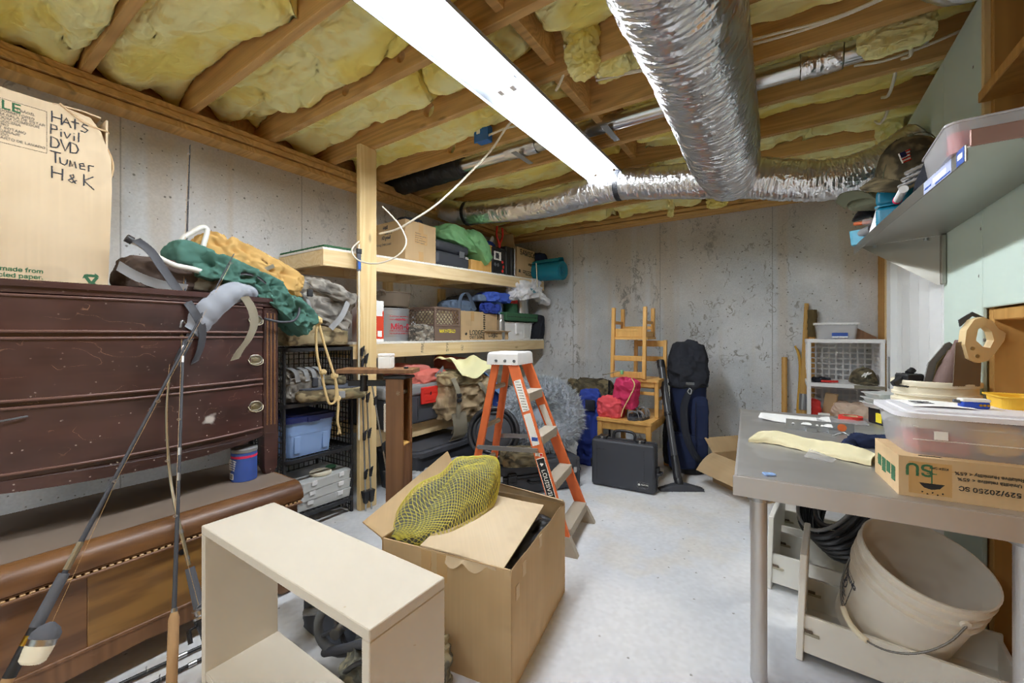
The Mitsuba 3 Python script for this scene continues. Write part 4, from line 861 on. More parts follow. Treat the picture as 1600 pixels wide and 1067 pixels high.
S('clip_body', rbox(-2.456, -2.44, 1.752, 1.783, 1.655, 1.80, .006), 'steel_blue' if 0 else 'grip', t)
S('blue_window', box(-2.4405, -2.438, 1.757, 1.778, 1.67, 1.735), 'blue', t)
S('black_cap', rbox(-2.456, -2.436, 1.75, 1.787, 1.775, 1.81, .006), 'black', t)

# ================================================================ top shelf
def carton(name, label, x0, x1, y0, y1, z0, z1, m='kraft', tape='y'):
    t = thing(name, label, 'box')
    S('walls', cat(box(x0, x1, y0, y0 + .005, z0, z1, 0), box(x0, x1, y1 - .005, y1, z0, z1, 0), box(x0, x0 + .005, y0, y1, z0, z1, 0), box(x1 - .005, x1, y0, y1, z0, z1, 0), box(x0, x1, y0, y1, z0, z0 + .005, 0)), m, t)
    if tape == 'y':
        xm = (x0 + x1) / 2
        S('flap', box(x0, xm - .001, y0, y1, z1, z1 + .005, 0), m, t); S('flap', box(xm + .001, x1, y0, y1, z1 + .001, z1 + .006, 0), m, t)
    elif tape == 'x':
        ym = (y0 + y1) / 2
        S('flap', box(x0, x1, y0, ym - .001, z1, z1 + .005, 0), m, t); S('flap', box(x0, x1, ym + .001, y1, z1 + .001, z1 + .006, 0), m, t)
        S('packing_tape', cat(box(x1 - .0005, x1 + .0008, ym - .025, ym + .025, z1 - .09, z1 + .007, 0), box(x0, x1 + .0008, ym - .025, ym + .025, z1 + .006, z1 + .007, 0)), 'tape', t); S('packing_tape', box(x1 - .0005, x1 + .0008, ym - .025, ym + .025, z0, z0 + .08, 0), 'tape', t)
    return t
zt = lambda y: ZT(y) + .0165
t = carton('taped_carton', 'taped brown carton with handwriting next to the post on the top shelf', -3.0, -2.52, 2.245, 2.585, zt(2.58) - .004, 2.135, tape='x')
S('shipping_label', box(-2.5195, -2.519, 2.345, 2.485, 1.965, 2.06, 0), 'tape', t)
S('label_print', cat([box(-2.519, -2.5184, 2.35, 2.35 + w, 1.975 + .018 * k, 1.979 + .018 * k, 0) for k, w in enumerate((.10, .12, .08, .12, .06))]), 'ink_grey', t, kind='stuff')
for s, x, z, h in (('Hell', -2.78, 2.085, .03), ('Lights', -2.76, 2.045, .028), ('60 paid', -2.80, 2.005, .03)): S('handwriting', hand(s.replace('L', 'l').replace('g', 'a'), h, (x, 2.2445, z), (1, 0, 0), (0, 0, 1), .0045, step=.62), 'ink', t)
S('lettering', text('UPER  Moving Services', .020, (-2.99, 2.2445, 1.955), (1, 0, 0), (0, 0, 1), True), 'ink_grey', t)
S('tape_patch', box(-2.90, -2.85, 2.2438, 2.2446, 2.05, 2.135, 0), 'tape', t)
t = thing('dark_tool_case', 'dark blue grey moulded case under the green bag on the top shelf', 'case')
za = zt(2.85) - .003
S('case_base', rbox(-2.84, -2.53, 2.605, 3.055, za, za + .13, .035, 4), 'black_case', t); S('case_lid', rbox(-2.838, -2.532, 2.607, 3.053, za + .134, za + .225, .035, 4), 'black_case', t)
S('latch', rbox(-2.532, -2.522, 2.90, 2.97, za + .10, za + .16, .004), 'midgrey', t)
S('lettering', text('XIS', .02, (-2.5285, 2.985, za + .10), (0, 1, 0), (0, 0, 1), True), 'label_white', t)
t = thing('green_stuff_bag', 'bright green cloth bag slumped over the dark case on the top shelf', 'bag')
with at(-2.66, 3.02, 2.045, yaw=92, pitch=10): S('bag_body', soft(.62, .30, .20, .75, .05, 5, 41, 5, .15, .7, .0, .8), 'green_bag', t, smooth=True)
with at(-2.60, 3.17, 2.02, yaw=92, pitch=38): S('bag_corner', soft(.40, .26, .20, .75, .04, 6, 42, 5, .1, .7), 'green_bag', t, smooth=True)
t = thing('wooden_box', 'honey brown wooden box with stepped front on the top shelf', 'box')
zb = zt(3.3) - .002
S('box_body', box(-2.80, -2.545, 3.25, 3.425, zb, zb + .275), 'honey', t); S('front_block', box(-2.62, -2.535, 3.085, 3.25, zb, zb + .10), 'honey', t); S('lid', box(-2.81, -2.54, 3.245, 3.43, zb + .277, zb + .29), 'honey', t)
t = thing('black_milk_crate', 'black plastic crate with a white label and red dots on the top shelf', 'crate')
zc = zt(3.6) - .003
S('crate_walls', cat(box(-2.86, -2.55, 3.44, 3.447, zc, zc + .28), box(-2.86, -2.55, 3.683, 3.69, zc, zc + .28), box(-2.86, -2.853, 3.44, 3.69, zc, zc + .28), box(-2.557, -2.55, 3.44, 3.69, zc, zc + .28), box(-2.86, -2.55, 3.44, 3.69, zc, zc + .008)), 'black', t)
S('rim', cat(box(-2.866, -2.544, 3.434, 3.45, zc + .262, zc + .285), box(-2.866, -2.544, 3.68, 3.696, zc + .262, zc + .285), box(-2.56, -2.544, 3.44, 3.69, zc + .262, zc + .285), box(-2.866, -2.85, 3.44, 3.69, zc + .262, zc + .285)), 'black', t)
S('label', box(-2.5495, -2.549, 3.47, 3.60, zc + .15, zc + .24, 0), 'label_white', t)
S('label_print', box(-2.549, -2.5485, 3.50, 3.56, zc + .165, zc + .225, 0), 'ink', t)
for y, z in ((3.625, .14), (3.64, .09), (3.625, .045)): S('red_dot', cyl((-2.5495, y, zc + z), (-2.548, y, zc + z), .018, 14), 'red', t)
for y in (3.49, 3.545): S('hand_hole', cyl((-2.5495, y, zc + .10), (-2.5485, y, zc + .10), .02, 12), 'midgrey', t)
t = thing('bolt_cutter', 'bolt cutter with red handles standing up out of the black crate', 'bolt cutter')
for s in (-1, 1): S('handle', tube([(-2.60, 3.64, zc + .20), (-2.60, 3.64 + s * .008, zc + .34), (-2.60, 3.64 + s * .05, zc + .42), (-2.60, 3.645 + s * .055, zc + .47), (-2.60, 3.645 + s * .045, zc + .53)], .011, 10, 6), 'red', t, smooth=True)
S('jaw', box(-2.61, -2.59, 3.62, 3.66, zc + .02, zc + .20), 'iron', t)
t = thing('white_paddle', 'white paddle handle leaning out of the black crate beside the blue cloth', 'paddle')
S('handle', beam((-2.66, 3.47, zc + .22), (-2.66, 3.60, zc + .42), .02, .035), 'white_plastic', t)
t = thing('blue_cloth_bundle', 'blue cloth bundle in the black crate', 'cloth')
with at(-2.72, 3.53, zc + .22, yaw=90): S('cloth', soft(.16, .2, .14, .7, .03, 9, 45, 4), 'fab_blue', t, smooth=True)
t = thing('black_hard_case', 'black hard case with silver edging standing on end between crate and printed carton', 'case')
zd = zt(3.8) - .003
S('case_shell', rbox(-2.86, -2.55, 3.70, 3.79, zd, zd + .33, .02), 'black', t); S('case_shell', rbox(-2.86, -2.55, 3.80, 3.88, zd, zd + .33, .02), 'black', t)
S('silver_edge', tube([(-2.548, 3.86, zd + .02), (-2.547, 3.86, zd + .31), (-2.565, 3.86, zd + .332), (-2.83, 3.86, zd + .332)], .006, 8), 'silver', t)
t = carton('printed_carton', 'brown carton with heavy black print near the far end of the top shelf', -2.92, -2.56, 3.93, 4.32, zt(4.3) - .006, 2.225, tape='open')
S('lettering', text('SAMSON', .062, (-2.5595, 3.985, 2.145), (0, 1, 0), (0, 0, 1), True), 'ink_black', t)
for k, (y, z, w) in enumerate(((4.17, 2.06, .10), (4.17, 2.045, .10), (4.05, 1.965, .22), (4.05, 1.945, .24), (4.10, 1.925, .18))): S('print_bar', box(-2.5595, -2.559, y, y + w, z - .005, z + .005, 0), 'ink_black', t)
S('print_square', box(-2.5595, -2.559, 3.96, 4.0, 1.935, 1.97, 0), 'ink_black', t)
S('lettering', text('SAMSON', .05, (-2.60 - .28, 3.9295, 1.92), (1, 0, 0), (0, 0, 1), True), 'ink_black', t)
S('flap', sheet(np.array([[(-2.60 - .25 * v, 3.945 - .05 * u, 2.225 + .14 * u) for v in np.linspace(0, 1, 4)] for u in np.linspace(0, 1, 4)]), .005), 'kraft', t)
t = thing('navy_sleeping_bag', 'navy sleeping bag roll at the far end of the top shelf', 'sleeping bag')
with at(-2.62, 4.41, 1.90, yaw=90): S('roll', soft(.17, .36, .36, .7, .03, 6, 47, 5, .1), 'fab_navy', t, smooth=True)
t = thing('teal_sleeping_pad', 'rolled teal foam sleeping pad sticking out of the far end of the top shelf', 'sleeping pad')
S('roll', tube([(-2.9, 4.36, 1.985), (-2.55, 4.34, 1.98), (-2.17, 4.30, 1.965)], [.11, .108, .108], 30, 4), 'teal', t, smooth=30)
S('roll_spiral', tube([(-2.166, 4.30 + (.012 + .0145 * a / PI) * math.cos(a), 1.965 + (.012 + .0145 * a / PI) * math.sin(a)) for a in np.linspace(0, 6.4 * PI, 90)], .004, 5), 'teal_case', t, smooth=True)
S('loose_wrap', ribbon([(-2.45, 4.25, 2.07), (-2.45, 4.29, 2.105), (-2.45, 4.36, 2.12), (-2.45, 4.39, 2.08)], .5, (1, 0, .03), .006), 'teal', t, smooth=True)
t = thing('thin_stick', 'thin pale stick upright at the end of the top shelf before the teal pad', 'stick')
S('stick', tube([(-2.44, 4.18, 1.77), (-2.45, 4.17, 2.06)], .007, 8), 'pewter', t)

# ================================================================ middle shelf
zm = 1.1685
t = carton('red_white_carton', 'tall red and white carton beside the post on the middle shelf', -2.76, -2.56, 1.935, 2.068, zm, 1.47, 'label_white')
S('red_panel', box(-2.5595, -2.5585, 1.936, 2.067, 1.19, 1.40, 0), 'red_orange', t)
S('white_label', box(-2.5585, -2.558, 1.985, 2.055, 1.36, 1.43, 0), 'label_white', t); S('barcode', box(-2.5585, -2.558, 2.01, 2.05, 1.205, 1.25, 0), 'label_white', t)
t = thing('minnow_bucket', 'galvanized minnow bucket with red lettering on the middle shelf', 'bucket')
with at(-2.71, 2.24, zm):
    S('bucket_body', lathe([(0, 0), (.152, 0), (.155, .004), (.160, .248), (.164, .252), (.164, .262), (0, .262)], 40), 'galv', t)
    for z in (.03, .22): S('rolled_band', tube([(.157 * math.cos(a), .157 * math.sin(a), z) for a in np.linspace(0, 2 * PI, 41)], .0035, 6), 'galv', t, smooth=True)
    def wrap(m, r, a0):
        v = m.vertices.copy(); a = a0 + v[:, 0] / r
        m.vertices = np.stack([(r + v[:, 2]) * np.cos(a), (r + v[:, 2]) * np.sin(a), v[:, 1]], 1); return m
    for s, h, a0, z in (('Min-O-Life', .045, -.62, .095), ('OLD PAL', .016, -.35, .165)): S('lettering', wrap(mv(meshkit.text_mesh(s, h, .0012, True), 0, z, 0), .1595, a0), 'ink_red', t)
    for z in (.06, .08, .17, .195): S('red_line', wrap(mv(box(0, .2, 0, .004, 0, .001, 0).subdivide_to_size(.02), 0, z, 0), .1595, -.66), 'ink_red', t)
    S('bail_ear', box(.02, .05, -.168, -.158, .19, .235), 'galv', t)
t = thing('cast_iron_pot', 'brown cast iron pot standing on the minnow bucket', 'pot')
with at(-2.71, 2.24, zm + .262):
    S('pot', lathe([(0, .012), (.150, .012), (.156, .018), (.176, .118), (.182, .122), (.180, .128), (.17, .126), (.150, .022), (0, .02)], 36), 'iron', t)
    for a in (.5, 2.6, 4.7): S('foot', cyl((.12 * math.cos(a), .12 * math.sin(a), 0), (.12 * math.cos(a), .12 * math.sin(a), .014), .012, 8), 'iron', t)
    S('handle_lug', tube([(.10, -.155, .10), (.12, -.18, .125), (.14, -.165, .13), (.13, -.14, .105)], .008, 8, 5), 'iron', t, smooth=True)
    S('bail_handle', tube([(.1, -.165, .12), (.08, -.19, .10), (.0, -.2, .07), (-.1, -.17, .11)], .004, 6, 6), 'iron', t, smooth=True)
t = thing('brown_milk_crate', 'brown plastic milk crate with yellow lettering on the middle shelf', 'crate')
cx0, cx1, cy0, cy1, cz1 = -2.90, -2.56, 2.615, 2.955, zm + .30
def diag(w, h, n, tt):
    ms = []
    for k in range(-n, 2 * n):
        for s in (1, -1):
            x0, x1 = k * w / n, k * w / n + h
            a, b = max(x0, 0), min(x1, w)
            if b - a < .01: continue
            f = lambda x: (x - x0) if s > 0 else h - (x - x0)
            ms.append(beam((a, 0, f(a)), (b, 0, f(b)), .006, tt, (0, 1, 0), 0))
    return cat(ms)
S('corner_post', box(cx1 - .02, cx1, cy0, cy0 + .022, zm, cz1), 'crate_brown', t); S('corner_post', box(cx1 - .02, cx1, cy1 - .022, cy1, zm, cz1), 'crate_brown', t); S('corner_post', box(cx0, cx0 + .02, cy0, cy0 + .022, zm, cz1), 'crate_brown', t); S('corner_post', box(cx0, cx0 + .02, cy1 - .022, cy1, zm, cz1), 'crate_brown', t)
S('base_panel', box(cx0, cx1, cy0, cy1, zm, zm + .008), 'crate_brown', t)
S('front_panel', box(cx1 - .01, cx1, cy0, cy1, zm, zm + .125), 'crate_brown', t); S('side_panel', box(cx0, cx1, cy0, cy0 + .01, zm, zm + .125), 'crate_brown', t)
for z in (zm + .125, cz1 - .022): S('rim', cat(box(cx0, cx1, cy0 - .003, cy0 + .012, z, z + .022), box(cx0, cx1, cy1 - .012, cy1 + .003, z, z + .022), box(cx1 - .012, cx1 + .003, cy0, cy1, z, z + .022), box(cx0 - .003, cx0 + .012, cy0, cy1, z, z + .022)), 'crate_brown', t)
S('lattice', mv(diag(.30, .13, 7, .006), cx1 - .006, cy0 + .02, zm + .147, yaw=90), 'crate_brown', t, kind='stuff')
S('lattice', mv(diag(.30, .13, 7, .006), cx0 + .02, cy0 + .006, zm + .147), 'crate_brown', t, kind='stuff')
S('lettering', text('MAYFIELD', .030, (cx1 + .0005, cy0 + .055, zm + .07), (0, 1, 0), (0, 0, 1), True), 'yellow_ink', t)
t = thing('crate_contents', 'pale cloth and boxes packed inside the brown milk crate', 'cloth')
with at(-2.73, 2.785, zm + .01, yaw=90): S('cloth', soft(.26, .26, .26, .4, .03, 8, 50, 4), 'fab_cream', t, smooth=True)
t = thing('camo_pouch', 'dark woodland camouflage pouch in front of the milk crate', 'pouch')
with at(-2.575, 2.455, zm, yaw=80):
    m = soft(.26, .11, .155, .7, .03, 10, 51, 5, .1); S('pouch', m, 'vc_cloth', t, color=patches(m.vertices, [(60, 56, 52), (190, 186, 176), (112, 100, 88), (30, 30, 30), (150, 140, 126)], 22, 3))
t = carton('square_printed_carton', 'square brown carton with black lettering on the middle shelf next to the milk crate', -2.86, -2.565, 2.965, 3.31, zm, zm + .275, tape='x')
S('front_flap', box(-2.5645, -2.560, 2.97, 3.30, zm + .001, zm + .10, 0), 'kraft', t)
S('lettering', text('LODGE', .046, (-2.5595, 3.085, zm + .050), (0, 1, 0), (0, 0, 1), True), 'ink_black', t); S('lettering', text('CAST IRON', .027, (-2.5595, 3.085, zm + .014), (0, 1, 0), (0, 0, 1), True), 'ink_black', t)
for y in (3.035,): S('print_diamond', mv(box(0, .0008, -.012, .012, -.012, .012, 0), -2.5598, y, zm + .06, roll=45), 'ink_black', t)
t = carton('taped_small_carton', 'small brown carton with black and white tape behind the open flaps on the middle shelf', -2.84, -2.60, 3.325, 3.60, zm, zm + .265)
S('patterned_tape', cat([box(-2.5995, -2.599, 3.33, 3.385, zm + .0 + .022 * k, zm + .012 + .022 * k, 0) for k in range(12)]), 'ink_black', t, kind='stuff')
t = thing('open_print_carton', 'low open carton with black script at the front edge of the middle shelf', 'box')
S('front', box(-2.545, -2.54, 3.30, 3.72, zm, zm + .085, 0), 'kraft', t); S('side', box(-2.62, -2.54, 3.715, 3.72, zm, zm + .085, 0), 'kraft', t); S('bottom', box(-2.62, -2.54, 3.30, 3.72, zm, zm + .004, 0), 'kraft', t)
S('flap', sheet(np.array([[(-2.55 + .05 * u, 3.28 + .44 * v, zm + .085 + .015 * u - .01 * v) for v in np.linspace(0, 1, 5)] for u in np.linspace(0, 1, 3)]), .004), 'kraft_pale', t)
S('lettering', text('Logic', .045, (-2.5395, 3.36, zm + .03), (0, 1, 0), (0, 0, 1), True), 'ink_black', t)
t = thing('steel_thermos', 'narrow brushed steel bottle on the middle shelf', 'bottle')
with at(-2.575, 3.63, zm): S('body', lathe([(0, 0), (.042, 0), (.044, .004), (.044, .19), (.036, .215), (0, .215)], 24), 'silver', t); S('cap', lathe([(0, .215), (.03, .215), (.032, .22), (.03, .27), (0, .275)], 20), 'silver', t)
t = thing('denim_bag', 'faded denim bag with a looped strap behind the lettered carton', 'bag')
with at(-2.78, 3.15, zm + .28, yaw=90): S('bag_body', soft(.36, .24, .13, .6, .04, 8, 53, 4, .1, .7), 'fab_jeans', t, smooth=True)
S('strap', ribbon([(-2.60, 2.99, 1.46), (-2.60, 3.0, 1.57), (-2.60, 3.06, 1.625), (-2.60, 3.13, 1.60), (-2.60, 3.22, 1.47)], .04, (1, 0, .1), .005), 'fab_jeans', t, smooth=True)
t = thing('dark_clothes_pile', 'dark clothes piled at the back of the middle shelf', 'clothes')
with at(-2.86, 3.45, zm + .28, yaw=90): S('cloth', soft(.62, .22, .20, .6, .05, 8, 54, 4, .1, .7), 'fab_slate', t, smooth=True)
t = thing('grey_hat', 'faded grey hat on top of the dark clothes pile', 'hat')
with at(-2.70, 3.42, zm + .40, yaw=75): S('cap', soft(.2, .2, .09, .8, .02, 9, 55, 4, .2), 'fab_jeans', t, smooth=True)
t = thing('white_lidded_bin', 'white plastic bin with grey corner at the far end of the middle shelf', 'storage box')
with at(-2.72, 4.0, zm):
    S('tub', tray(.30, .60, .19, .004, .03, .92, .01), 'white_plastic', t)
    S('corner_panel', box(.128, .149, .10, .24, .02, .18), 'frosted_dense', t)
    S('handle', box(.145, .165, -.09, -.03, .06, .19), 'white_plastic', t)
t = thing('green_flat_case', 'flat dark green case lying on the white bin', 'case')
with at(-2.70, 4.02, zm + .205): S('case', rbox(-.16, .17, -.35, .34, 0, .095, .015), 'ink_green', t); S('seam', box(.165, .172, -.34, .33, .045, .05), 'black', t)
t = thing('blue_water_jug', 'blue plastic jug wrapped in a blue bag on the middle shelf', 'jug')
with at(-2.75, 3.66, zm + .27): S('jug', lathe([(0, 0), (.13, 0), (.14, .02), (.13, .15), (.16, .17), (.16, .19), (.08, .21), (0, .21)], 28), 'blue_cloth', t)
with at(-2.66, 3.62, zm + .40, yaw=90): S('blue_wrap', soft(.46, .24, .12, .7, .05, 8, 57, 4, .1, .7), 'royal', t, smooth=True)
with at(-2.62, 3.50, zm + .275, yaw=90): S('tied_end', soft(.26, .12, .12, .6, .05, 10, 58, 4, .1, .8), 'fab_blue', t, smooth=True)
for n, lab, y, m1, r in (('striped_can', 'dark can with red and white band standing on the flat green case', 4.0, 'ink_green', .085), ('silver_canister', 'plain silver canister standing on the flat green case', 4.22, 'silver', .095)):
    t = thing(n, lab, 'can')
    with at(-2.70, y, zm + .301):
        S('can_body', lathe([(0, 0), (r, 0), (r, .185), (r - .004, .188), (0, .188)], 28), m1, t)
        if m1 != 'silver':
            S('red_band', lathe([(r + .0004, .11), (r + .001, .11), (r + .001, .15), (r + .0004, .15)], 28), 'red', t); S('white_band', lathe([(r + .0004, .15), (r + .001, .15), (r + .001, .178), (r + .0004, .178)], 28), 'label_white', t)
        else: S('lid_ring', lathe([(r, .15), (r + .004, .15), (r + .004, .188), (r, .19)], 28), 'silver', t)
t = thing('black_side_bag', 'black zipped bag standing at the far end of the middle shelf', 'bag')
with at(-2.66, 4.41, zm, yaw=86): S('bag_body', soft(.13, .34, .33, .45, .02, 6, 60, 4, .1), 'fab_black', t, smooth=True)
t = thing('white_plastic_bag', 'crumpled white plastic bag hanging from the front of the top shelf over the cans', 'bag')
with at(-2.55, 4.10, zm + .475, yaw=90, pitch=-10): S('bag_body', soft(.66, .22, .24, .8, .10, 6, 61, 5, .1, .8, .1), 'fab_white', t, smooth=True)
with at(-2.50, 4.35, zm + .455, yaw=80, pitch=25): S('bag_tail', soft(.26, .16, .09, .8, .05, 9, 62, 4, .1, .8), 'fab_white', t, smooth=True)
S('green_print', text('deal', .06, (-2.44, 4.02, zm + .53), (0, 1, .1), (-.2, 0, 1), True), 'teal', t)

# ================================================================ low shelf and floor below it
zl = .5165
t = thing('grey_toolbox', 'large dark toolbox with grey lid and red latch on the lowest shelf', 'toolbox')
S('box_body', rbox(-2.88, -2.44, 1.98, 2.545, zl, .745, .02), 'charcoal', t); S('lid', rbox(-2.895, -2.425, 1.965, 2.56, .74, .83, .025), 'grey', t)
S('latch', cat(rbox(-2.432, -2.408, 2.32, 2.50, .665, .80, .008), box(-2.412, -2.404, 2.34, 2.48, .75, .785), box(-2.412, -2.404, 2.35, 2.47, .69, .735)), 'red', t)
S('keyhole', box(-2.404, -2.402, 2.405, 2.415, .735, .76), 'black', t)
for y in (2.22, 2.30): S('wall_groove', box(-2.4405, -2.437, y, y + .006, zl + .03, .72), 'black', t)
t = thing('white_blue_carton', 'white carton with blue emblem behind the brown pedestal on the lowest shelf', 'box')
S('carton', box(-2.435, -2.39, 1.965, 2.13, zl, .72), 'label_white', t); S('emblem', ext([(2.06, .66), (2.10, .66), (2.10, .62), (2.08, .60), (2.06, .62)], .001, 'x', -2.39), 'blue', t)
t = thing('red_cushion', 'rust red cushion at the back above the toolbox', 'cushion', None)
with at(-2.70, 2.42, .832, yaw=90, pitch=6): S('cushion', soft(.34, .28, .16, .5, .03, 7, 70, 4, .1), 'rose', t, smooth=True)
t = thing('pink_life_vest', 'pink and rust life vest folded in front of the red cushion', 'vest')
with at(-2.52, 2.47, .832, yaw=90, pitch=-5): S('vest', soft(.36, .18, .10, .55, .03, 8, 71, 4, .1, .7), 'coral', t, smooth=True)
S('grey_panel', ribbon([(-2.44, 2.50, .86), (-2.44, 2.56, .90), (-2.46, 2.62, .93)], .06, (.2, -.5, 1), .004), 'fab_grey', t, smooth=True)
t = thing('camo_duffel', 'big tan camouflage duffel bag hanging over the front of the lowest shelf', 'duffel bag')
with at(-2.50, 2.81, zl - .005, yaw=84, pitch=0):
    m = soft(.66, .46, .40, .62, .06, 5, 73, 5, .12, .7); S('bag_body', m, 'vc_cloth', t, color=patches(m.vertices, CAMO_DESERT, 8, 6))
with at(-2.42, 2.72, .79, yaw=80):
    m = soft(.46, .30, .13, .65, .05, 7, 74, 4, .1, .75); S('bag_flap', m, 'vc_cloth', t, color=patches(m.vertices, CAMO, 8, 8))
for pts in ([(-2.30, 2.56, .86), (-2.245, 2.56, .76), (-2.24, 2.56, .62), (-2.25, 2.55, .50), (-2.27, 2.53, .42)], [(-2.36, 2.80, .90), (-2.25, 2.87, .78), (-2.235, 2.98, .64), (-2.30, 3.08, .57)]): S('webbing', ribbon(pts, .045, (.1, 1, .2), .005), 'strap', t, smooth=True)
S('flap_end', ribbon([(-2.255, 2.58, .58), (-2.24, 2.585, .48), (-2.25, 2.59, .405), (-2.27, 2.57, .36)], .17, (0, 1, 0), .006), 'strap', t, smooth=True)
for z in (.70, .74): S('buckle', rbox(-2.24, -2.222, 2.535, 2.585, z - .03, z, .005), 'black', t)
t = thing('yellow_cloth', 'pale yellow cloth draped over the top of the camouflage duffel', 'cloth')
u, v = np.meshgrid(np.linspace(0, 1, 24), np.linspace(0, 1, 24), indexing='ij')
G = np.stack([-2.56 + .33 * u, 2.60 + .34 * v + .10 * u * v, .995 + .026 * np.sin(6 * v + 3 * u) + .03 * u - .15 * u ** 3 + .012 * np.sin(13 * u + 9 * v)], -1)
S('cloth', sheet(G, .006), 'fab_yellow', t, smooth=True)
t = thing('pink_folded_bag', 'dusty pink folded bag at the back, above the camouflage duffel', 'bag')
with at(-2.74, 3.06, .88, yaw=80, pitch=8): S('bag_body', soft(.4, .2, .14, .45, .02, 6, 76, 4, .1), 'rose', t, smooth=True)
t = thing('light_blue_cloth', 'light blue cloth hanging off the right end of the camouflage duffel', 'cloth')
G = np.stack([-2.42 + .10 * u + .02 * np.sin(14 * v), 3.06 + .22 * v + .06 * u, .88 - .10 * u ** 2 - .16 * v * u - .10 * v + .0 * u], -1)
S('cloth', sheet(G, .006), 'blue_cloth', t, smooth=True)
t = thing('grey_bin', 'grey fabric bin behind the ladder on the lowest shelf', 'bin')
S('bin', rbox(-2.88, -2.52, 3.16, 3.50, zl, .86, .02), 'grey', t)
t = thing('tan_rolled_blanket', 'tan rolled blanket behind the ladder on the lowest shelf', 'blanket')
with at(-2.66, 3.72, .66, yaw=90): S('roll', soft(.44, .30, .18, .5, .02, 7, 78, 4, .1), 'strap', t, smooth=True)
t = thing('slate_blanket', 'slate grey folded blanket under the tan roll on the lowest shelf', 'blanket')
with at(-2.66, 3.74, zl, yaw=90): S('fold', soft(.46, .34, .15, .4, .02, 7, 79, 4, .1), 'fab_slate', t, smooth=True)
t = thing('blue_stuff_sack', 'bright blue stuff sack between the duffel and the tan roll', 'bag')
with at(-2.42, 3.33, zl - .1, yaw=90): S('sack', soft(.16, .14, .26, .6, .02, 9, 80, 4, .05), 'royal', t, smooth=True)
t = thing('dark_lidded_tote', 'dark storage tote with rounded grey lid on the floor under the lowest shelf', 'storage box')
with at(-2.52, 2.50, 0):
    S('tub', tray(.50, .74, .31, .005, .06, .9, .01), 'black_case', t)
    S('lid', cat(rprism(-.265, .265, -.385, .385, .30, .335, .09), rprism(-.22, .22, -.34, .34, .335, .345, .07)), 'charcoal', t)
t = thing('grey_plastic_bundle', 'bundle wrapped in crinkled grey plastic film on the floor behind the pedestal', 'bundle')
with at(-2.0, 2.20, 0, yaw=84): S('wrapped_core', soft(.62, .30, .27, .5, .04, 6, 82, 4, .05), 'midgrey', t, smooth=True); S('plastic_wrap', soft(.68, .36, .30, .55, .07, 9, 83, 5, .05, .9), 'plastic_film', t, smooth=True)
S('wire_handle', tube([(-1.86, 2.12, .27), (-1.84, 2.16, .34), (-1.84, 2.24, .365), (-1.84, 2.33, .34), (-1.85, 2.38, .28)], .004, 6, 6), 'silver', t, smooth=True)
t = thing('black_buckled_strap', 'black strap with white tag hanging beside the dark tote', 'strap')
S('webbing', ribbon([(-2.22, 2.95, .55), (-2.20, 2.86, .44), (-2.19, 2.80, .36)], .05, (0, .7, .6), .005), 'black', t, smooth=True); S('white_tag', box(-2.19, -2.185, 2.79, 2.82, .345, .38), 'label_white', t)
t = thing('black_pouch', 'small black pouch lying on top of the taped carton next to the post', 'pouch')
with at(-2.70, 2.46, 2.143, yaw=80): S('pouch', soft(.22, .14, .08, .7, .03, 10, 180, 3, .1), 'fab_black', t, smooth=True)
t = thing('silver_buckle_chain', 'small silver chain lying on the bottom shelf of the wire rack', 'chain')
S('chain', tube([(-2.60, 1.66, .02), (-2.55, 1.70, .035), (-2.52, 1.73, .02), (-2.56, 1.74, .03)], .008, 8, 5), 'silver', t, smooth=True)
# ================================================================ middle of the room
t = thing('wooden_pedestal', 'tall brown wooden pedestal with a slotted side and a plank swung across its top', 'stand')
with at(-1.65, 1.43, 0, yaw=20):
    S('column', box(-.047, .046, -.04, .04, .03, .665, .003), 'walnut', t)
    S('column_face', box(-.048, .048, -.050, -.04, .03, 1.0, .002), 'walnut', t)
    S('column_face', box(-.048, .048, .04, .050, .03, 1.0, .002), 'walnut', t)
    S('slot_edge', box(.034, .048, .022, .04, .665, 1.0, .002), 'walnut', t)
    S('slot_back', box(-.047, -.02, -.04, .04, .665, 1.0, .002), 'black', t)
    S('slot_sill', box(-.02, .047, -.04, .04, .665, .675), 'honey', t)
    S('foot', box(-.12, .12, -.11, .11, 0, .03), 'walnut', t)
    S('top_bracket', box(-.06, .06, -.056, .056, 1.0, 1.014), 'black', t)
    S('pivot_bolt', cyl((.02, -.05, .93), (.02, .05, .93), .012, 12), 'pewter', t)
with at(-1.65, 1.43, 0, yaw=33.8):
    S('plank', box(-.30, .085, -.06, .09, 1.026, 1.048), 'walnut', t)
    S('swing_bar', box(-.27, -.05, .02, .045, .955, .985), 'black', t)
    S('swing_hub', cyl((-.19, .03, .93), (-.19, .03, 1.01), .02, 12), 'black', t)
    S('screw_knob', cyl((.035, .0, 1.048), (.035, .0, 1.056), .012, 12), 'black', t)
t = thing('small_white_box', 'small white box standing on the plank of the brown pedestal', 'box')
with at(-1.65, 1.43, 1.049, yaw=33.8): S('box_body', box(-.10, -.035, -.03, .04, 0, .06), 'label_white', t); S('lid', box(-.101, -.034, -.031, .041, .06, .075), 'label_white', t)

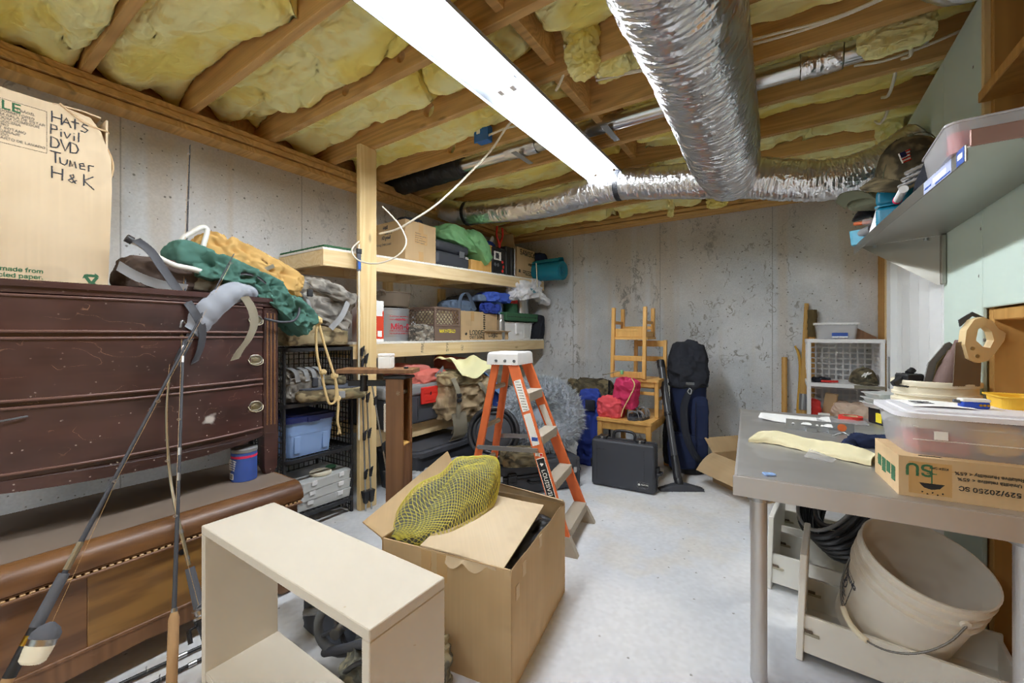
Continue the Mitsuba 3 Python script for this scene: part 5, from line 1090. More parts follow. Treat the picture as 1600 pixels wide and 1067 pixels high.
# step ladder
t = thing('step_ladder', 'orange fibreglass step ladder with a white top cap and dusty treads', 'ladder')
sx_, sy_ = np.array([-.982, -.19, 0]), np.array([-.19, .982, 0])
LM = np.eye(4); LM[:3, 0], LM[:3, 1], LM[:3, 3] = sx_, sy_, (-1.047, 2.293, 0)
with at(m=LM):
    fp = lambda s, z: np.array([.39 * (z / 1.05) - .0, s * (.225 - .115 * z / 1.05), z])
    rp = lambda s, z: np.array([.70 - .19 * (z / 1.05), s * (.165 - .075 * z / 1.05), z])
    for s in (-1, 1):
        S('front_rail', beam(fp(s, .04), fp(s, 1.045), .022, .066, (1, 0, 0)), 'orange', t)
        S('rear_rail', beam(rp(s, .03), rp(s, 1.045), .022, .046, (1, 0, 0)), 'orange', t)
        S('foot', hull([fp(s, z) + np.array([a, b, 0]) for z, w in ((0, .05), (.10, .037)) for a in (-w, w) for b in (-.02, .02)]), 'cap_grey', t)
        S('foot', hull([rp(s, z) + np.array([a, b, 0]) for z, w in ((0, .032), (.07, .026)) for a in (-w, w) for b in (-.016, .016)]), 'cap_grey', t)
        e = fp(s, .545)
        S('spreader_bar', beam(e + np.array([0, s * .014, 0]), rp(s, .52) + np.array([0, s * .03, 0]), .004, .028), 'galv', t)
        for q in (e, rp(s, .52)): S('rivet', cyl(q + np.array([0, s * .01, 0]), q + np.array([0, s * .036, 0]), .008, 10), 'silver', t)
    for z in (.13, .375, .62, .865):
        a = fp(1, z)
        S('tread', box(a[0] - .045, a[0] + .035, -a[1] + .01, a[1] - .01, z - .022, z + .004), 'cap_grey', t)
        S('tread_lip', box(a[0] - .048, a[0] - .042, -a[1] + .01, a[1] - .01, z - .05, z + .004), 'cap_grey', t)
        b = rp(1, z + .02)
        S('rear_brace', tube([(b[0], -b[1] + .01, z + .02), (b[0], b[1] - .01, z + .02)], .016, 10), 'cap_grey', t)
    S('top_cap', hull([(x, y, z) for z, k in ((1.035, 1), (1.10, .96), (1.112, .88)) for x in (.45 - .105 * k, .45 + .105 * k) for y in (-.135 * k, .135 * k)]), 'white_plastic', t)
    for x in (.37, .43, .49):
        for z in (1.06,): S('cap_bolt', cyl((x, -.139, z), (x, -.13, z), .009, 10), 'midgrey', t)
    # labels lie on the outer side of the near front rail
    for z0, z1, m in ((.945, .765, 'label_white'), (.75, .575, 'label_white')):
        S('warning_label', beam(fp(-1, z1) + np.array([0, -.0125, 0]), fp(-1, z0) + np.array([0, -.0125, 0]), .002, .045, (1, 0, 0), 0), m, t)
    for k in range(11):
        z = .935 - k * .016
        q = fp(-1, z) + np.array([0, -.0138, 0]); S('label_line', box(q[0] - .017, q[0] + .015, q[1], q[1] + .0008, z - .003, z + .001, 0), 'ink_grey', t)
    q = fp(-1, .60) + np.array([0, -.0138, 0]); S('blue_patch', box(q[0] - .019, q[0] + .019, q[1], q[1] + .0008, .58, .62, 0), 'label_blue', t)
    S('warning_label', beam(fp(1, .55) + np.array([0, -.0125, 0]), fp(1, .76) + np.array([0, -.0125, 0]), .002, .04, (1, 0, 0), 0), 'label_white', t)
    a, b = fp(-1, .04), fp(-1, 1.04); d = (b - a) / np.linalg.norm(b - a)
    n = np.array([0, -1, 0]) - d * (np.array([0, -1, 0]) @ d); n /= np.linalg.norm(n)
    S('logo_plate', beam(fp(-1, .50) + n * .0118, fp(-1, .235) + n * .0118, .002, .046, (1, 0, 0), 0), 'ink_black', t)
    S('logo_rim', cat(beam(fp(-1, .505) + n * .0122, fp(-1, .23) + n * .0122, .0012, .052, (1, 0, 0), 0)), 'label_white', t)
    S('logo_plate', beam(fp(-1, .50) + n * .0132, fp(-1, .235) + n * .0132, .001, .044, (1, 0, 0), 0), 'ink_black', t)
    S('lettering', text('LOUISVILLE', .024, fp(-1, .44) + n * .0152 + np.array([.012, 0, 0]), -d, np.cross(-d, n), True), 'label_white', t)
    S('logo_heart', mv(ext([(0, -.012), (.011, .002), (.007, .010), (0, .005), (-.007, .010), (-.011, .002)], .001, 'y', 0), *(fp(-1, .47) + n * .0148)), 'label_white', t)
    q = fp(-1, .525) + np.array([0, -.0128, 0]); S('small_sticker', box(q[0] - .022, q[0] + .022, q[1] - .0006, q[1] + .001, .514, .534, 0), 'label_white', t); S('sticker_print', box(q[0] - .020, q[0] - .008, q[1] - .0012, q[1] - .0005, .517, .531, 0), 'red', t)

# beige shelf unit
t = thing('beige_shelf_unit', 'beige painted open shelf unit standing in the foreground', 'shelf unit')
ax0, ax1, ay0, ay1, az = -1.585, -.730, .553, .782, .60
S('top_board', box(ax0, ax1, ay0, ay1, az - .027, az, .002), 'paint_cream', t)
S('side_board', box(ax0, ax0 + .027, ay0, ay1, 0, az - .0275, .002), 'paint_cream', t)
S('side_board', box(ax1 - .027, ax1, ay0, ay1, 0, az - .0275, .002), 'paint_cream', t)
S('bottom_board', box(ax0 + .0275, ax1 - .0275, ay0 + .002, ay1, .107, .134, .002), 'paint_cream', t)
S('plinth', box(ax0 + .0275, ax1 - .0275, ay0 + .03, ay0 + .05, 0, .106, .002), 'paint_cream', t)
# big carton with a yellow net bag in it
t = thing('big_open_carton', 'large brown carton with torn taped edges behind the beige shelf unit, flaps open', 'box')
with at(-1.107, 1.42, 0, yaw=9.74):
    w, d_, h = .28, .31, .42
    S('wall_panel', box(-w, w, -d_, -d_ + .006, 0, h, 0), 'kraft', t)
    S('wall_panel', box(-w, w, d_ - .006, d_, 0, h, 0), 'kraft', t)
    for x in (-w, w - .006):
        G = np.array([[(x + .003 + (.012 * math.sin(PI * v) * math.sin(PI * u) if x > 0 else 0), -d_ + 2 * d_ * u, h * v + (.006 * math.sin(u * 17) * u if v == 1 else 0)) for v in np.linspace(0, 1, 12)] for u in np.linspace(0, 1, 18)])
        S('wall_panel', sheet(G, .006), 'kraft', t, smooth=True)
    S('base', box(-w, w, -d_, d_, 0, .006, 0), 'kraft', t)
    G = np.array([[(-.10 + .345 * u - .03 * v, -d_ + .004 + .50 * v, h + .004 + .022 * v + .006 * math.sin(3 * u + 2 * v) - .012 * u * (1 - v)) for v in np.linspace(0, 1, 8)] for u in np.linspace(0, 1, 8)])
    S('top_flap', sheet(G, .006), 'kraft_pale', t, smooth=True, label='pale inner side of the folded front flap')
    G = np.array([[(-w + .02 + (2 * w - .02) * u, d_ - .004 + .02 * v - .05 * v * u, h + .055 * v * (1 - .55 * u)) for v in np.linspace(0, 1, 5)] for u in np.linspace(0, 1, 8)])
    S('back_flap', sheet(G, .006), 'kraft_pale', t, smooth=True)
    G = np.array([[(-w - .10 * v, -d_ + 2 * d_ * u, h + .17 * v * (.25 + .75 * u)) for v in np.linspace(0, 1, 5)] for u in np.linspace(0, 1, 8)])
    S('left_flap', sheet(G, .006), 'kraft', t, smooth=True)
    G = np.array([[(w - .004 - .03 * v, -d_ + .05 + .54 * u, h - .01 - .12 * v) for v in np.linspace(0, 1, 4)] for u in np.linspace(0, 1, 6)])
    S('right_flap', sheet(G, .006), 'kraft', t, smooth=True)
    for x in (-.07, .0):
        S('packing_tape', box(x - .022, x + .022, -d_ - .001, -d_, h - .105, h - .005, 0), 'tape', t)
    S('torn_edge', sheet(np.array([[(.02 + .20 * u, -d_ - .002 - .012 * v * math.sin(3 * u + 1), h - .002 - .03 * v * abs(math.sin(7 * u + .6)) - .006 * v) for v in np.linspace(0, 1, 4)] for u in np.linspace(0, 1, 24)]), .002), 'kraft_pale', t, smooth=True)
    S('packing_tape', box(-.04, .01, -d_ - .001, -d_, .06, .15, 0), 'tape', t)
    for y, z in ((-.22, .35), (-.05, .37), (-.28, .30)): S('torn_patch', box(w + .001, w + .004, y, y + .03, z, z + .05, .001), 'kraft_pale', t)
t = thing('black_plastic_sack', 'shiny black plastic sack inside the big open carton', 'sack')
with at(-1.07, 1.44, .02, yaw=9.74): S('sack', soft(.46, .54, .385, .45, .04, 7, 90, 5, .05, .8), 'black', t, smooth=True)
t = thing('yellow_net_bag', 'bright yellow net bag lying on the open carton', 'net bag')
def blob(u, v):
    """Surface point of the slumped net bag for u (0..1) along its length and v (0..1) around."""
    L_ = -.31 + .56 * u; a = 2 * PI * v
    e = np.sin(PI * np.clip(u, .004, .996))
    wd = .180 * e ** .40 * (1 - .25 * u) * (1 + .10 * np.sin(7 * u + 1))
    ht = (.05 + .085 * u) * e ** .30
    x = wd * np.sign(np.cos(a)) * np.abs(np.cos(a)) ** .7; z = ht * np.sign(np.sin(a)) * np.abs(np.sin(a)) ** .55
    fold = .036 * np.abs(np.sin(x * 19 + 4 * u + 2 * np.sin(4 * u))) * (np.sin(a) > 0) * e + .020 * np.sin(13 * u + x * 16) * (np.sin(a) > 0) * e
    p = np.stack([x + .07 * np.sin(2.6 * u) - .03, L_, z + fold], -1)
    n = meshkit.fbm(p * np.array([9., 6., 6.]) + 3.3, 3, 95) - .5
    return p + np.stack([n * .05, n * 0, n * .07 + .15 * (u - .4) + .04 * np.clip(u - .55, 0, 1)], -1)
with at(-1.275, 1.41, .45, yaw=-8):
    nu, nv = 74, 70
    U_, V_ = np.meshgrid(np.linspace(0.01, .99, nu), np.arange(nv) / nv, indexing='ij')
    P = blob(U_, V_); P[..., 2] = np.maximum(P[..., 2], -.10 + .0 * V_)
    cen = P.mean(1, keepdims=True); N_ = P - cen; N_ /= np.linalg.norm(N_, axis=-1, keepdims=True) + 1e-9
    vs, fs = [], []
    def strand(A, B, NA, w=.0014):
        s = np.cross(B - A, NA); s /= np.linalg.norm(s, axis=-1, keepdims=True) + 1e-9
        q = np.stack([A - s * w, A + s * w, B + s * w, B - s * w, A + NA * w * 1.4, B + NA * w * 1.4], -2).reshape(-1, 6, 3)
        o = sum(len(x) for x in vs); k = np.arange(len(q))[:, None] * 6 + o
        vs.append(q.reshape(-1, 3)); fs.append((k[..., None] + np.array([[0, 3, 5], [0, 5, 4], [1, 4, 5], [1, 5, 2], [0, 1, 2], [0, 2, 3]])[None]).reshape(-1, 3))
    for i in range(nu - 1):
        j = np.arange(i % 2, nv, 2); 
        for dj in (1, -1): strand(P[i, j], P[i + 1, (j + dj) % nv], N_[i, j])
    S('net', trimesh.Trimesh(np.vstack(vs), np.vstack(fs), process=False), 'yellow_net' if 'yellow_net' in scene else 'yellow', t, kind='stuff', smooth=False)
    idx = lambda a, b: a * nv + b % nv
    i, j = np.meshgrid(np.arange(nu - 1), np.arange(nv), indexing='ij'); q = np.stack([idx(i, j), idx(i + 1, j), idx(i + 1, j + 1), idx(i, j + 1)], -1).reshape(-1, 4)
    Q = cen + (P - cen) * .86
    S('bag_contents', trimesh.Trimesh(Q.reshape(-1, 3), np.vstack([q[:, [0, 1, 2]], q[:, [0, 2, 3]]]), process=False), 'net_inside', t, smooth=True)

# behind the shelf unit: folded stroller parts and bags on the floor
t = thing('folded_stroller', 'folded grey stroller with a small wheel on the floor behind the beige shelf unit', 'stroller')
with at(-1.36, .90, .148):
    w = S('wheel', tm(cat(tube([(.085 * math.cos(a), 0, .085 * math.sin(a)) for a in np.linspace(0, 2 * PI, 33)], .016, 10)), at(0, 0, 0, 25).m), 'midgrey', t, smooth=True)
    for k in range(4): S('spoke', mv(beam((0, 0, 0), (.08 * math.cos(k * PI / 2 + .4), 0, .08 * math.sin(k * PI / 2 + .4)), .012, .018, (0, 1, 0)), yaw=25), 'charcoal', w)
    S('hub', mv(cyl((0, -.03, 0), (0, .03, 0), .02, 14), yaw=25), 'silver', w)
S('frame_tube', tube([(-1.62, .92, .10), (-1.5, .95, .14), (-1.40, .98, .2), (-1.30, 1.0, .27), (-1.18, 1.02, .29)], .014, 10, 6), 'grey', t, smooth=True)
S('frame_tube', tube([(-1.42, .88, .05), (-1.28, .87, .13), (-1.16, .86, .20), (-1.02, .86, .24)], .015, 10, 6), 'charcoal', t, smooth=True)
with at(-1.50, 1.12, .0, yaw=10): S('seat_fabric', soft(.44, .34, .26, .5, .03, 7, 97, 4, .1), 'fab_slate', t, smooth=True)
t = thing('grey_ribbed_mat', 'folded grey ribbed foam mat on the stroller behind the beige shelf unit', 'mat')
with at(-1.66, .98, .262, yaw=-6, pitch=4):
    S('mat', rbox(-.16, .17, -.09, .09, 0, .045, .015), 'grey', t)
    for k in range(9): S('mat_rib', rbox(-.15 + .035 * k, -.13 + .035 * k, -.085, .085, .040, .050, .004), 'grey', t)
t = thing('dark_camo_bag', 'small dark camouflage bag on the floor behind the right end of the beige shelf unit', 'bag')
with at(-1.10, .95, 0, yaw=20):
    m = soft(.34, .22, .20, .6, .05, 9, 98, 5, .1, .7); S('bag_body', m, 'vc_cloth', t, color=patches(m.vertices, [(92, 92, 84), (60, 62, 58), (128, 126, 112), (44, 46, 46), (170, 160, 130)], 10, 2))
    S('buckle_strap', tube([(-.14, -.10, .12), (-.09, -.115, .17), (-.03, -.11, .20)], .008, 8, 5), 'black', t, smooth=True)

# cases, dog bed, hose
def hardcase(name, label, lx, ly, lz, seed=0):
    """A latched hard case lying flat: lx long (front), ly deep, lz high, origin at the middle of its base; handle and latches on the front (-y)."""
    t = thing(name, label, 'case')
    S('case_base', rbox(-lx / 2, lx / 2, -ly / 2, ly / 2, .008, lz * .58, .025, 4), 'black_case', t); S('case_lid', rbox(-lx / 2, lx / 2, -ly / 2, ly / 2, lz * .60, lz, .025, 4), 'black_case', t)
    S('seam_lip', rprism(-lx / 2 - .008, lx / 2 + .008, -ly / 2 - .008, ly / 2 + .008, lz * .565, lz * .625, .03), 'black_case', t)
    for s in (-1, 1):
        l = S('latch', rbox(s * lx * .3 - .035, s * lx * .3 + .035, -ly / 2 - .02, -ly / 2 - .004, lz * .40, lz * .74, .006), 'black', t)
        for z in (.46, .66): S('latch_pin', tube([(s * lx * .3 - .03, -ly / 2 - .02, lz * z), (s * lx * .3 + .03, -ly / 2 - .02, lz * z)], .006, 8), 'black_case', l)
        S('padlock_plate', box(s * lx * .42 - .014, s * lx * .42 + .014, -ly / 2 - .014, -ly / 2, lz * .52, lz * .70), 'silver', t)
        S('corner_rib', rbox(s * lx * .46 - .012, s * lx * .46 + .012, -ly / 2 - .008, -ly / 2 + .02, .02, lz - .02, .005), 'black_case', t)
    S('handle', tube([(-.09, -ly / 2 - .005, lz * .45), (-.085, -ly / 2 - .045, lz * .45), (0, -ly / 2 - .055, lz * .45), (.085, -ly / 2 - .045, lz * .45), (.09, -ly / 2 - .005, lz * .45)], .011, 10, 5), 'black', t, smooth=True)
    for k in range(3): S('lid_rib', rbox(-lx * .36 + k * lx * .24, -lx * .36 + k * lx * .24 + .12 * lx, -ly * .42, ly * .42, lz - .002, lz + .007, .004), 'black_case', t)
    return t
with at(-1.785, 2.885, 0, yaw=54.5): hardcase('black_transport_case', 'large black latched transport case lying flat under the fluffy dog bed', .74, .48, .25)
t = thing('black_upright_case', 'black hard case standing upright on its edge in front of the little wooden table', 'case')
with at(-1.088, 3.175, 0, yaw=4):
    S('case_front', rbox(-.248, .248, 0, .075, .006, .375, .02, 4), 'black_case', t); S('case_back', rbox(-.248, .248, .079, .15, .006, .375, .02, 4), 'black_case', t)
    S('seam_lip', rprism(-.256, .256, .066, .088, .0, .383, .03, 1), 'black_case', t)
    for x in (-.20, .17): S('panel_groove', box(x - .0015, x + .0015, -.001, .001, .06, .33, 0), 'black', t)
    for x in (-.21, -.165): S('panel_groove', box(x, x + .04, -.001, .001, .30, .303, 0), 'black', t)
    for s in (-.17, .13):
        S('latch', rbox(s - .035, s + .035, .04, .115, .372, .398, .006), 'black', t); S('padlock_plate', box(s - .008, s + .008, .035, .042, .372, .392), 'silver', t)
    S('handle', tube([(-.085, .078, .38), (-.08, .078, .43), (-.04, .078, .447), (.04, .078, .447), (.08, .078, .43), (.085, .078, .38)], .011, 10, 5), 'black', t, smooth=True)
    for s in (-1, 1): S('side_latch', rbox(s * .256 - .014, s * .256 + .014, .045, .11, .13, .20, .006), 'black', t)
    S('side_handle', tube([(.255, .04, .15), (.285, .05, .155), (.285, .10, .155), (.255, .11, .15)], .01, 8, 5), 'black', t, smooth=True)
    S('name_plate', box(.12, .20, -.0015, 0, .05, .085, 0), 'black', t)
    S('plate_rim', cat(box(.118, .202, -.001, 0, .048, .05, 0), box(.118, .202, -.001, 0, .085, .087, 0), box(.118, .12, -.001, 0, .048, .087, 0), box(.20, .202, -.001, 0, .048, .087, 0)), 'grey', t)
    S('lettering', text('PELICAN', .009, (.148, -.0018, .066), (1, 0, 0), (0, 0, 1), True), 'label_white', t)
    S('emblem', cyl((.134, -.002, .068), (.134, -.001, .068), .009, 12), 'label_white', t)
    S('lettering', text('PRODUCTS  TORRANCE', .004, (.125, -.001, .038), (1, 0, 0), (0, 0, 1)), 'grey', t)
t = thing('fluffy_dog_bed', 'round fluffy grey dog bed leaning on the black transport case', 'dog bed')
with at(-1.78, 3.12, .535, yaw=33, roll=52):
    th_, ph_ = np.meshgrid(np.linspace(0, 2 * PI, 97)[:-1], np.linspace(0, 2 * PI, 41)[:-1], indexing='ij')
    B = np.stack([(.235 + .115 * np.cos(ph_)) * np.cos(th_), (.235 + .115 * np.cos(ph_)) * np.sin(th_), .10 * np.sin(ph_)], -1)
    Nn = np.stack([np.cos(ph_) * np.cos(th_), np.cos(ph_) * np.sin(th_), np.sin(ph_)], -1)
    B = B + Nn * (.05 * (meshkit.fbm(B * 9, 3, 3) - .5))[..., None]
    a, b = np.meshgrid(np.arange(96), np.arange(40), indexing='ij'); ix = lambda a, b: (a % 96) * 40 + b % 40
    q = np.stack([ix(a, b), ix(a + 1, b), ix(a + 1, b + 1), ix(a, b + 1)], -1).reshape(-1, 4)
    S('cushion_ring', trimesh.Trimesh(B.reshape(-1, 3), np.vstack([q[:, [0, 1, 2]], q[:, [0, 2, 3]]]), process=False), 'fab_grey', t, smooth=True)
    S('centre_cushion', mv(tm(ICO[4].copy(), np.diag([.20, .20, .03, 1])), 0, 0, -.05), 'fab_grey', t, smooth=True)
    n = 9000; rg = np.random.default_rng(5)
    th2, ph2 = rg.uniform(0, 2 * PI, n), rg.uniform(-.6, PI + .6, n)
    c0 = np.stack([(.235 + .112 * np.cos(ph2)) * np.cos(th2), (.235 + .112 * np.cos(ph2)) * np.sin(th2), .10 * np.sin(ph2)], -1)
    nn = np.stack([np.cos(ph2) * np.cos(th2), np.cos(ph2) * np.sin(th2), np.sin(ph2)], -1)
    tip = c0 + nn * .03 + rg.normal(0, .016, (n, 3)); sd = rg.normal(0, 1, (n, 3)); sd = np.cross(nn, sd); sd /= np.linalg.norm(sd, axis=1, keepdims=True); sd *= .0045
    v = np.stack([c0 - sd, c0 + sd, tip, c0 - nn * .004], 1).reshape(-1, 3); k = np.arange(n)[:, None] * 4
    f = (k[:, :, None] + np.array([[0, 1, 2], [1, 3, 2], [3, 0, 2]])[None]).reshape(-1, 3)
    col = np.repeat(rg.uniform(.75, 1.2, n), 4)[:, None] * np.array(c(172, 180, 186))
    S('fur', trimesh.Trimesh(v, f, process=False), 'vc', t, color=col, smooth=False, kind='stuff')
t = thing('black_hose_coil', 'coil of black hose and cable behind the rear legs of the ladder', 'hose')
with at(-1.95, 2.66, .44, yaw=30, roll=78):
    for k, (r, z) in enumerate(((.19, .0), (.185, .035), (.19, .07), (.16, .02), (.155, .055))): S('loop', tube([(r * math.cos(a), r * math.sin(a), z + .01 * math.sin(3 * a + k)) for a in np.linspace(0, 2 * PI, 41)], .017, 10), 'hose', t, smooth=True)
    S('drum', tm(lathe([(0, 0), (.12, 0), (.14, .02), (.14, .06), (.10, .07), (0, .06)], 30), np.eye(4)), 'black_case', t)
    S('pale_face', lathe([(0, .071), (.07, .071), (.075, .075), (.07, .079), (0, .079)], 24), 'grip', t)
t = thing('camo_net_bag', 'camouflage bag lying between dog bed and transport case', 'bag')
with at(-1.66, 2.62, .258, yaw=40):
    m = soft(.34, .24, .12, .6, .04, 9, 101, 4, .1, .7); S('bag_body', m, 'vc_cloth', t, color=patches(m.vertices, CAMO_DARK, 12, 2))
t = thing('camo_folding_chair', 'folded camouflage camp chair leaning against the back wall behind the blue bag', 'chair')
with at(-1.80, 4.16, 0, yaw=5):
    with at(0, 0, .30, roll=-14):
        m = soft(.54, .20, .50, .5, .05, 7, 103, 5, .1, .7); S('seat_cloth', m, 'vc_cloth', t, color=patches(m.vertices, CAMO_DARK, 10, 3))
    for x in (-.2, -.05, .12, .24): S('leg_tube', tube([(x, .02, 0), (x * .85, .08, .62)], .012, 8), 'black', t)
    S('arm_strap', ribbon([(.24, -.12, .50), (.26, -.10, .62), (.24, -.02, .74)], .06, (0, 1, 0), .006), 'fab_black', t, smooth=True)
t = thing('blue_nylon_bag', 'tall blue nylon bag standing between dog bed and the little wooden table', 'bag')
with at(-1.56, 3.66, 0, yaw=10): S('bag_body', soft(.24, .20, .73, .5, .05, 6, 105, 5, .03, .7, .1), 'fab_blue', t, smooth=True); S('black_patch', rbox(-.02, .07, -.118, -.10, .52, .62, .006), 'fab_black', t)

# little wooden table and chairs
t = thing('small_wooden_table', 'little honey coloured wooden table by the back wall', 'table')
tx0, tx1, ty0, ty1, tz = -1.385, -.915, 3.36, 4.05, .51
with at((tx0 + tx1) / 2, (ty0 + ty1) / 2, 0, yaw=1):
    w, d_ = (tx1 - tx0) / 2, (ty1 - ty0) / 2
    S('tabletop', rprism(-w, w, -d_, d_, tz - .024, tz, .025), 'honey', t)
    for x in (-1, 1):
        for y in (-1, 1): S('leg', box(x * (w - .03) - .02, x * (w - .03) + .02, y * (d_ - .03) - .02, y * (d_ - .03) + .02, 0, tz - .025), 'honey', t)
    for y in (-1, 1): S('apron', box(-w + .05, w - .05, y * (d_ - .03) - .009, y * (d_ - .03) + .009, tz - .095, tz - .025), 'honey', t)
    for x in (-1, 1): S('apron', box(x * (w - .03) - .009, x * (w - .03) + .009, -d_ + .05, d_ - .05, tz - .095, tz - .025), 'honey', t)
def child_chair(label, w, d_, hs, hb):
    """Upright, on z = 0, facing -y."""
    t = thing('childs_chair', label, 'chair', "children's chairs stacked on the little table")
    S('seat', rprism(-w / 2 - .005, w / 2 + .005, -d_ / 2 - .01, d_ / 2, hs - .022, hs, .02), 'honey', t)
    for x in (-1, 1):
        xx = x * (w / 2 - .017)
        S('front_leg', box(xx - .016, xx + .016, -d_ / 2 + .005, -d_ / 2 + .037, 0, hs - .022), 'honey', t)
        S('back_post', beam((xx, d_ / 2 - .02, 0), (xx, d_ / 2 + .015, hb), .03, .032, (0, 1, 0)), 'honey', t)
        S('side_stretcher', box(xx - .008, xx + .008, -d_ / 2 + .037, d_ / 2 - .03, hs * .42, hs * .42 + .028), 'honey', t)
        S('side_apron', box(xx - .008, xx + .008, -d_ / 2 + .037, d_ / 2 - .03, hs - .07, hs - .022), 'honey', t)
    S('front_apron', box(-w / 2 + .034, w / 2 - .034, -d_ / 2 + .012, -d_ / 2 + .03, hs - .07, hs - .022), 'honey', t)
    S('back_apron', box(-w / 2 + .034, w / 2 - .034, d_ / 2 - .028, d_ / 2 - .010, hs - .075, hs - .022), 'honey', t)
    S('front_stretcher', box(-w / 2 + .034, w / 2 - .034, -d_ / 2 + .012, -d_ / 2 + .03, hs * .58, hs * .58 + .028), 'honey', t)
    S('back_stretcher', box(-w / 2 + .034, w / 2 - .034, d_ / 2 - .024, d_ / 2 - .008, hs * .66, hs * .66 + .026), 'honey', t)
    for z, h in ((hb - .06, .055), (hs + (hb - hs) * .42, .045)):
        y = d_ / 2 - .02 + .035 * (z + h / 2) / hb
        S('back_slat', box(-w / 2 + .03, w / 2 - .03, y - .009, y + .009, z, z + h), 'honey', t)
    return t
with at(-1.065, 3.74, tz + .001, yaw=0): child_chair("honey wooden child's chair standing upright on the little table", .30, .30, .325, .66)
with at(-1.17, 3.735, tz + .326 + .627, yaw=0, roll=180): child_chair("honey wooden child's chair turned upside down on the seat of the other chair", .315, .29, .285, .625)
t = thing('pink_bag', 'pink and red drawstring bag on the little wooden table', 'bag')
with at(-1.285, 3.47, tz + .001, yaw=0): S('bag_lower', soft(.22, .17, .20, .65, .03, 8, 110, 5, .1, .6), 'fab_coral' if 'fab_coral' in scene else 'coral', t, smooth=True)
with at(-1.17, 3.49, tz + .09, yaw=0, pitch=8): S('bag_upper', soft(.21, .15, .28, .65, .035, 8, 111, 5, .1, .6), 'fab_pink', t, smooth=True)
S('piping', tube([(-1.09, 3.42, .86), (-1.06, 3.41, .80), (-1.10, 3.405, .70), (-1.15, 3.40, .60), (-1.17, 3.40, .53)], .005, 6, 6), 'rope', t, smooth=True)
for k, (x, y, a) in enumerate(((-1.09, 3.46, 20), (-1.03, 3.50, -10))):
    t = thing('grey_sandal', ('grey strapped sandal on the little table next to the pink bag', 'grey strapped sandal under the seat of the upright little chair')[k], 'sandal', 'pair of grey sandals')
    with at(x, y, tz + .001, yaw=a):
        S('sole', tm(rprism(-.045, .045, -.09, .09, 0, .028, .04), np.eye(4)), 'charcoal', t)
        for yy, h in ((-.055, .06), (.0, .085), (.05, .07)): S('strap', ribbon([(-.045, yy, .02), (-.035, yy, h), (0, yy, h + .015), (.035, yy, h), (.045, yy, .02)], .03, (0, 1, 0), .006), 'grey', t, smooth=True)
t = thing('drawstring_cord', 'thin cord with a green toggle lying on top of the pink bag', 'cord')
S('cord', tube([(-1.34, 3.42, .87), (-1.27, 3.41, .89), (-1.20, 3.415, .91), (-1.16, 3.43, .90)], .004, 6, 6), 'strap', t, smooth=True); S('toggle', rbox(-1.185, -1.16, 3.415, 3.44, .885, .92, .006), 'green_bag', t)

# golf bag, vacuum wand
t = thing('golf_bag', 'navy golf bag with black travel hood standing against the back wall', 'golf bag')
with at(-.755, 3.99, 0, yaw=12, roll=-2):
    S('base', lathe([(0, 0), (.15, 0), (.158, .02), (.155, .07), (0, .07)], 30), 'black_matte', t)
    S('bag_body', tm(lathe([(0, .06), (.148, .06), (.152, .2), (.148, .55), (.155, .76), (.15, .79), (0, .79)], 32), np.eye(4)), 'fab_navy', t, smooth=True)
    with at(0, -.03, .72): S('hood', soft(.36, .32, .46, .85, .05, 5, 120, 5, .02, .75, .16), 'fab_black', t, smooth=True)
    S('hood_collar', tube([(.157 * math.cos(a), .157 * math.sin(a), .765) for a in np.linspace(0, 2 * PI, 33)], .014, 8), 'black_matte', t, smooth=True)
    with at(-.05, -.14, .05): S('front_pocket', soft(.24, .13, .32, .5, .02, 7, 121, 4, .03), 'fab_navy', t, smooth=True)
    with at(.09, -.12, .14): S('side_pocket', soft(.14, .12, .55, .5, .02, 7, 122, 4, .03), 'fab_navy', t, smooth=True)
    with at(-.15, -.04, .06): S('side_pocket', soft(.12, .2, .40, .5, .02, 7, 123, 4, .03), 'fab_black', t, smooth=True)
    S('shoulder_strap', ribbon([(.02, -.16, .74), (-.03, -.20, .62), (-.035, -.215, .48), (-.02, -.225, .36), (.02, -.23, .24), (.07, -.215, .16), (.12, -.18, .12)], .06, (1, 0, .1), .014), 'fab_black', t, smooth=True)
    S('carabiner', tube([(.01, -.17, .75), (.025, -.185, .73), (.015, -.19, .70), (-.005, -.185, .72), (.01, -.17, .75)], .005, 6, 4), 'silver', t, smooth=True)
    S('zip_line', tube([(.06, -.19, .18), (.055, -.195, .4), (.06, -.19, .64)], .003, 6, 4), 'black', t, smooth=True)
    S('hood_clip', box(-.02, .05, -.172, -.158, .775, .80), 'midgrey', t)
t = thing('vacuum_wand', 'grey plastic vacuum wand with a wide floor nozzle leaning on the golf bag', 'vacuum wand')
A, B = np.array([-.735, 3.47, .09]), np.array([-.965, 3.86, .985]); d = (B - A) / np.linalg.norm(B - A)
S('lower_tube', tube([A, A + (B - A) * .52], [.026, .026], 18), 'wand', t); S('upper_tube', tube([A + (B - A) * .50, A + (B - A) * .97], [.030, .030], 18), 'wand', t); S('collar', tube([A + (B - A) * .495, A + (B - A) * .52], .034, 18), 'black', t); S('tube_mouth', tube([A + (B - A) * .93, B], .033, 18), 'black', t)
S('elbow', tube([(-.715, 3.435, .03), (-.72, 3.445, .06), A + d * .0, A + d * .16], [.03, .032, .033, .030], 16, 4), 'black', t, smooth=True)
with at(-.70, 3.43, 0, yaw=33): S('nozzle', hull([(s * .17, y, z) for s in (-1, 1) for y, z in ((-.035, 0), (.035, 0), (-.02, .018), (.02, .018))] + [(s * .05, y, .05) for s in (-1, 1) for y in (-.03, .03)]), 'charcoal', t)

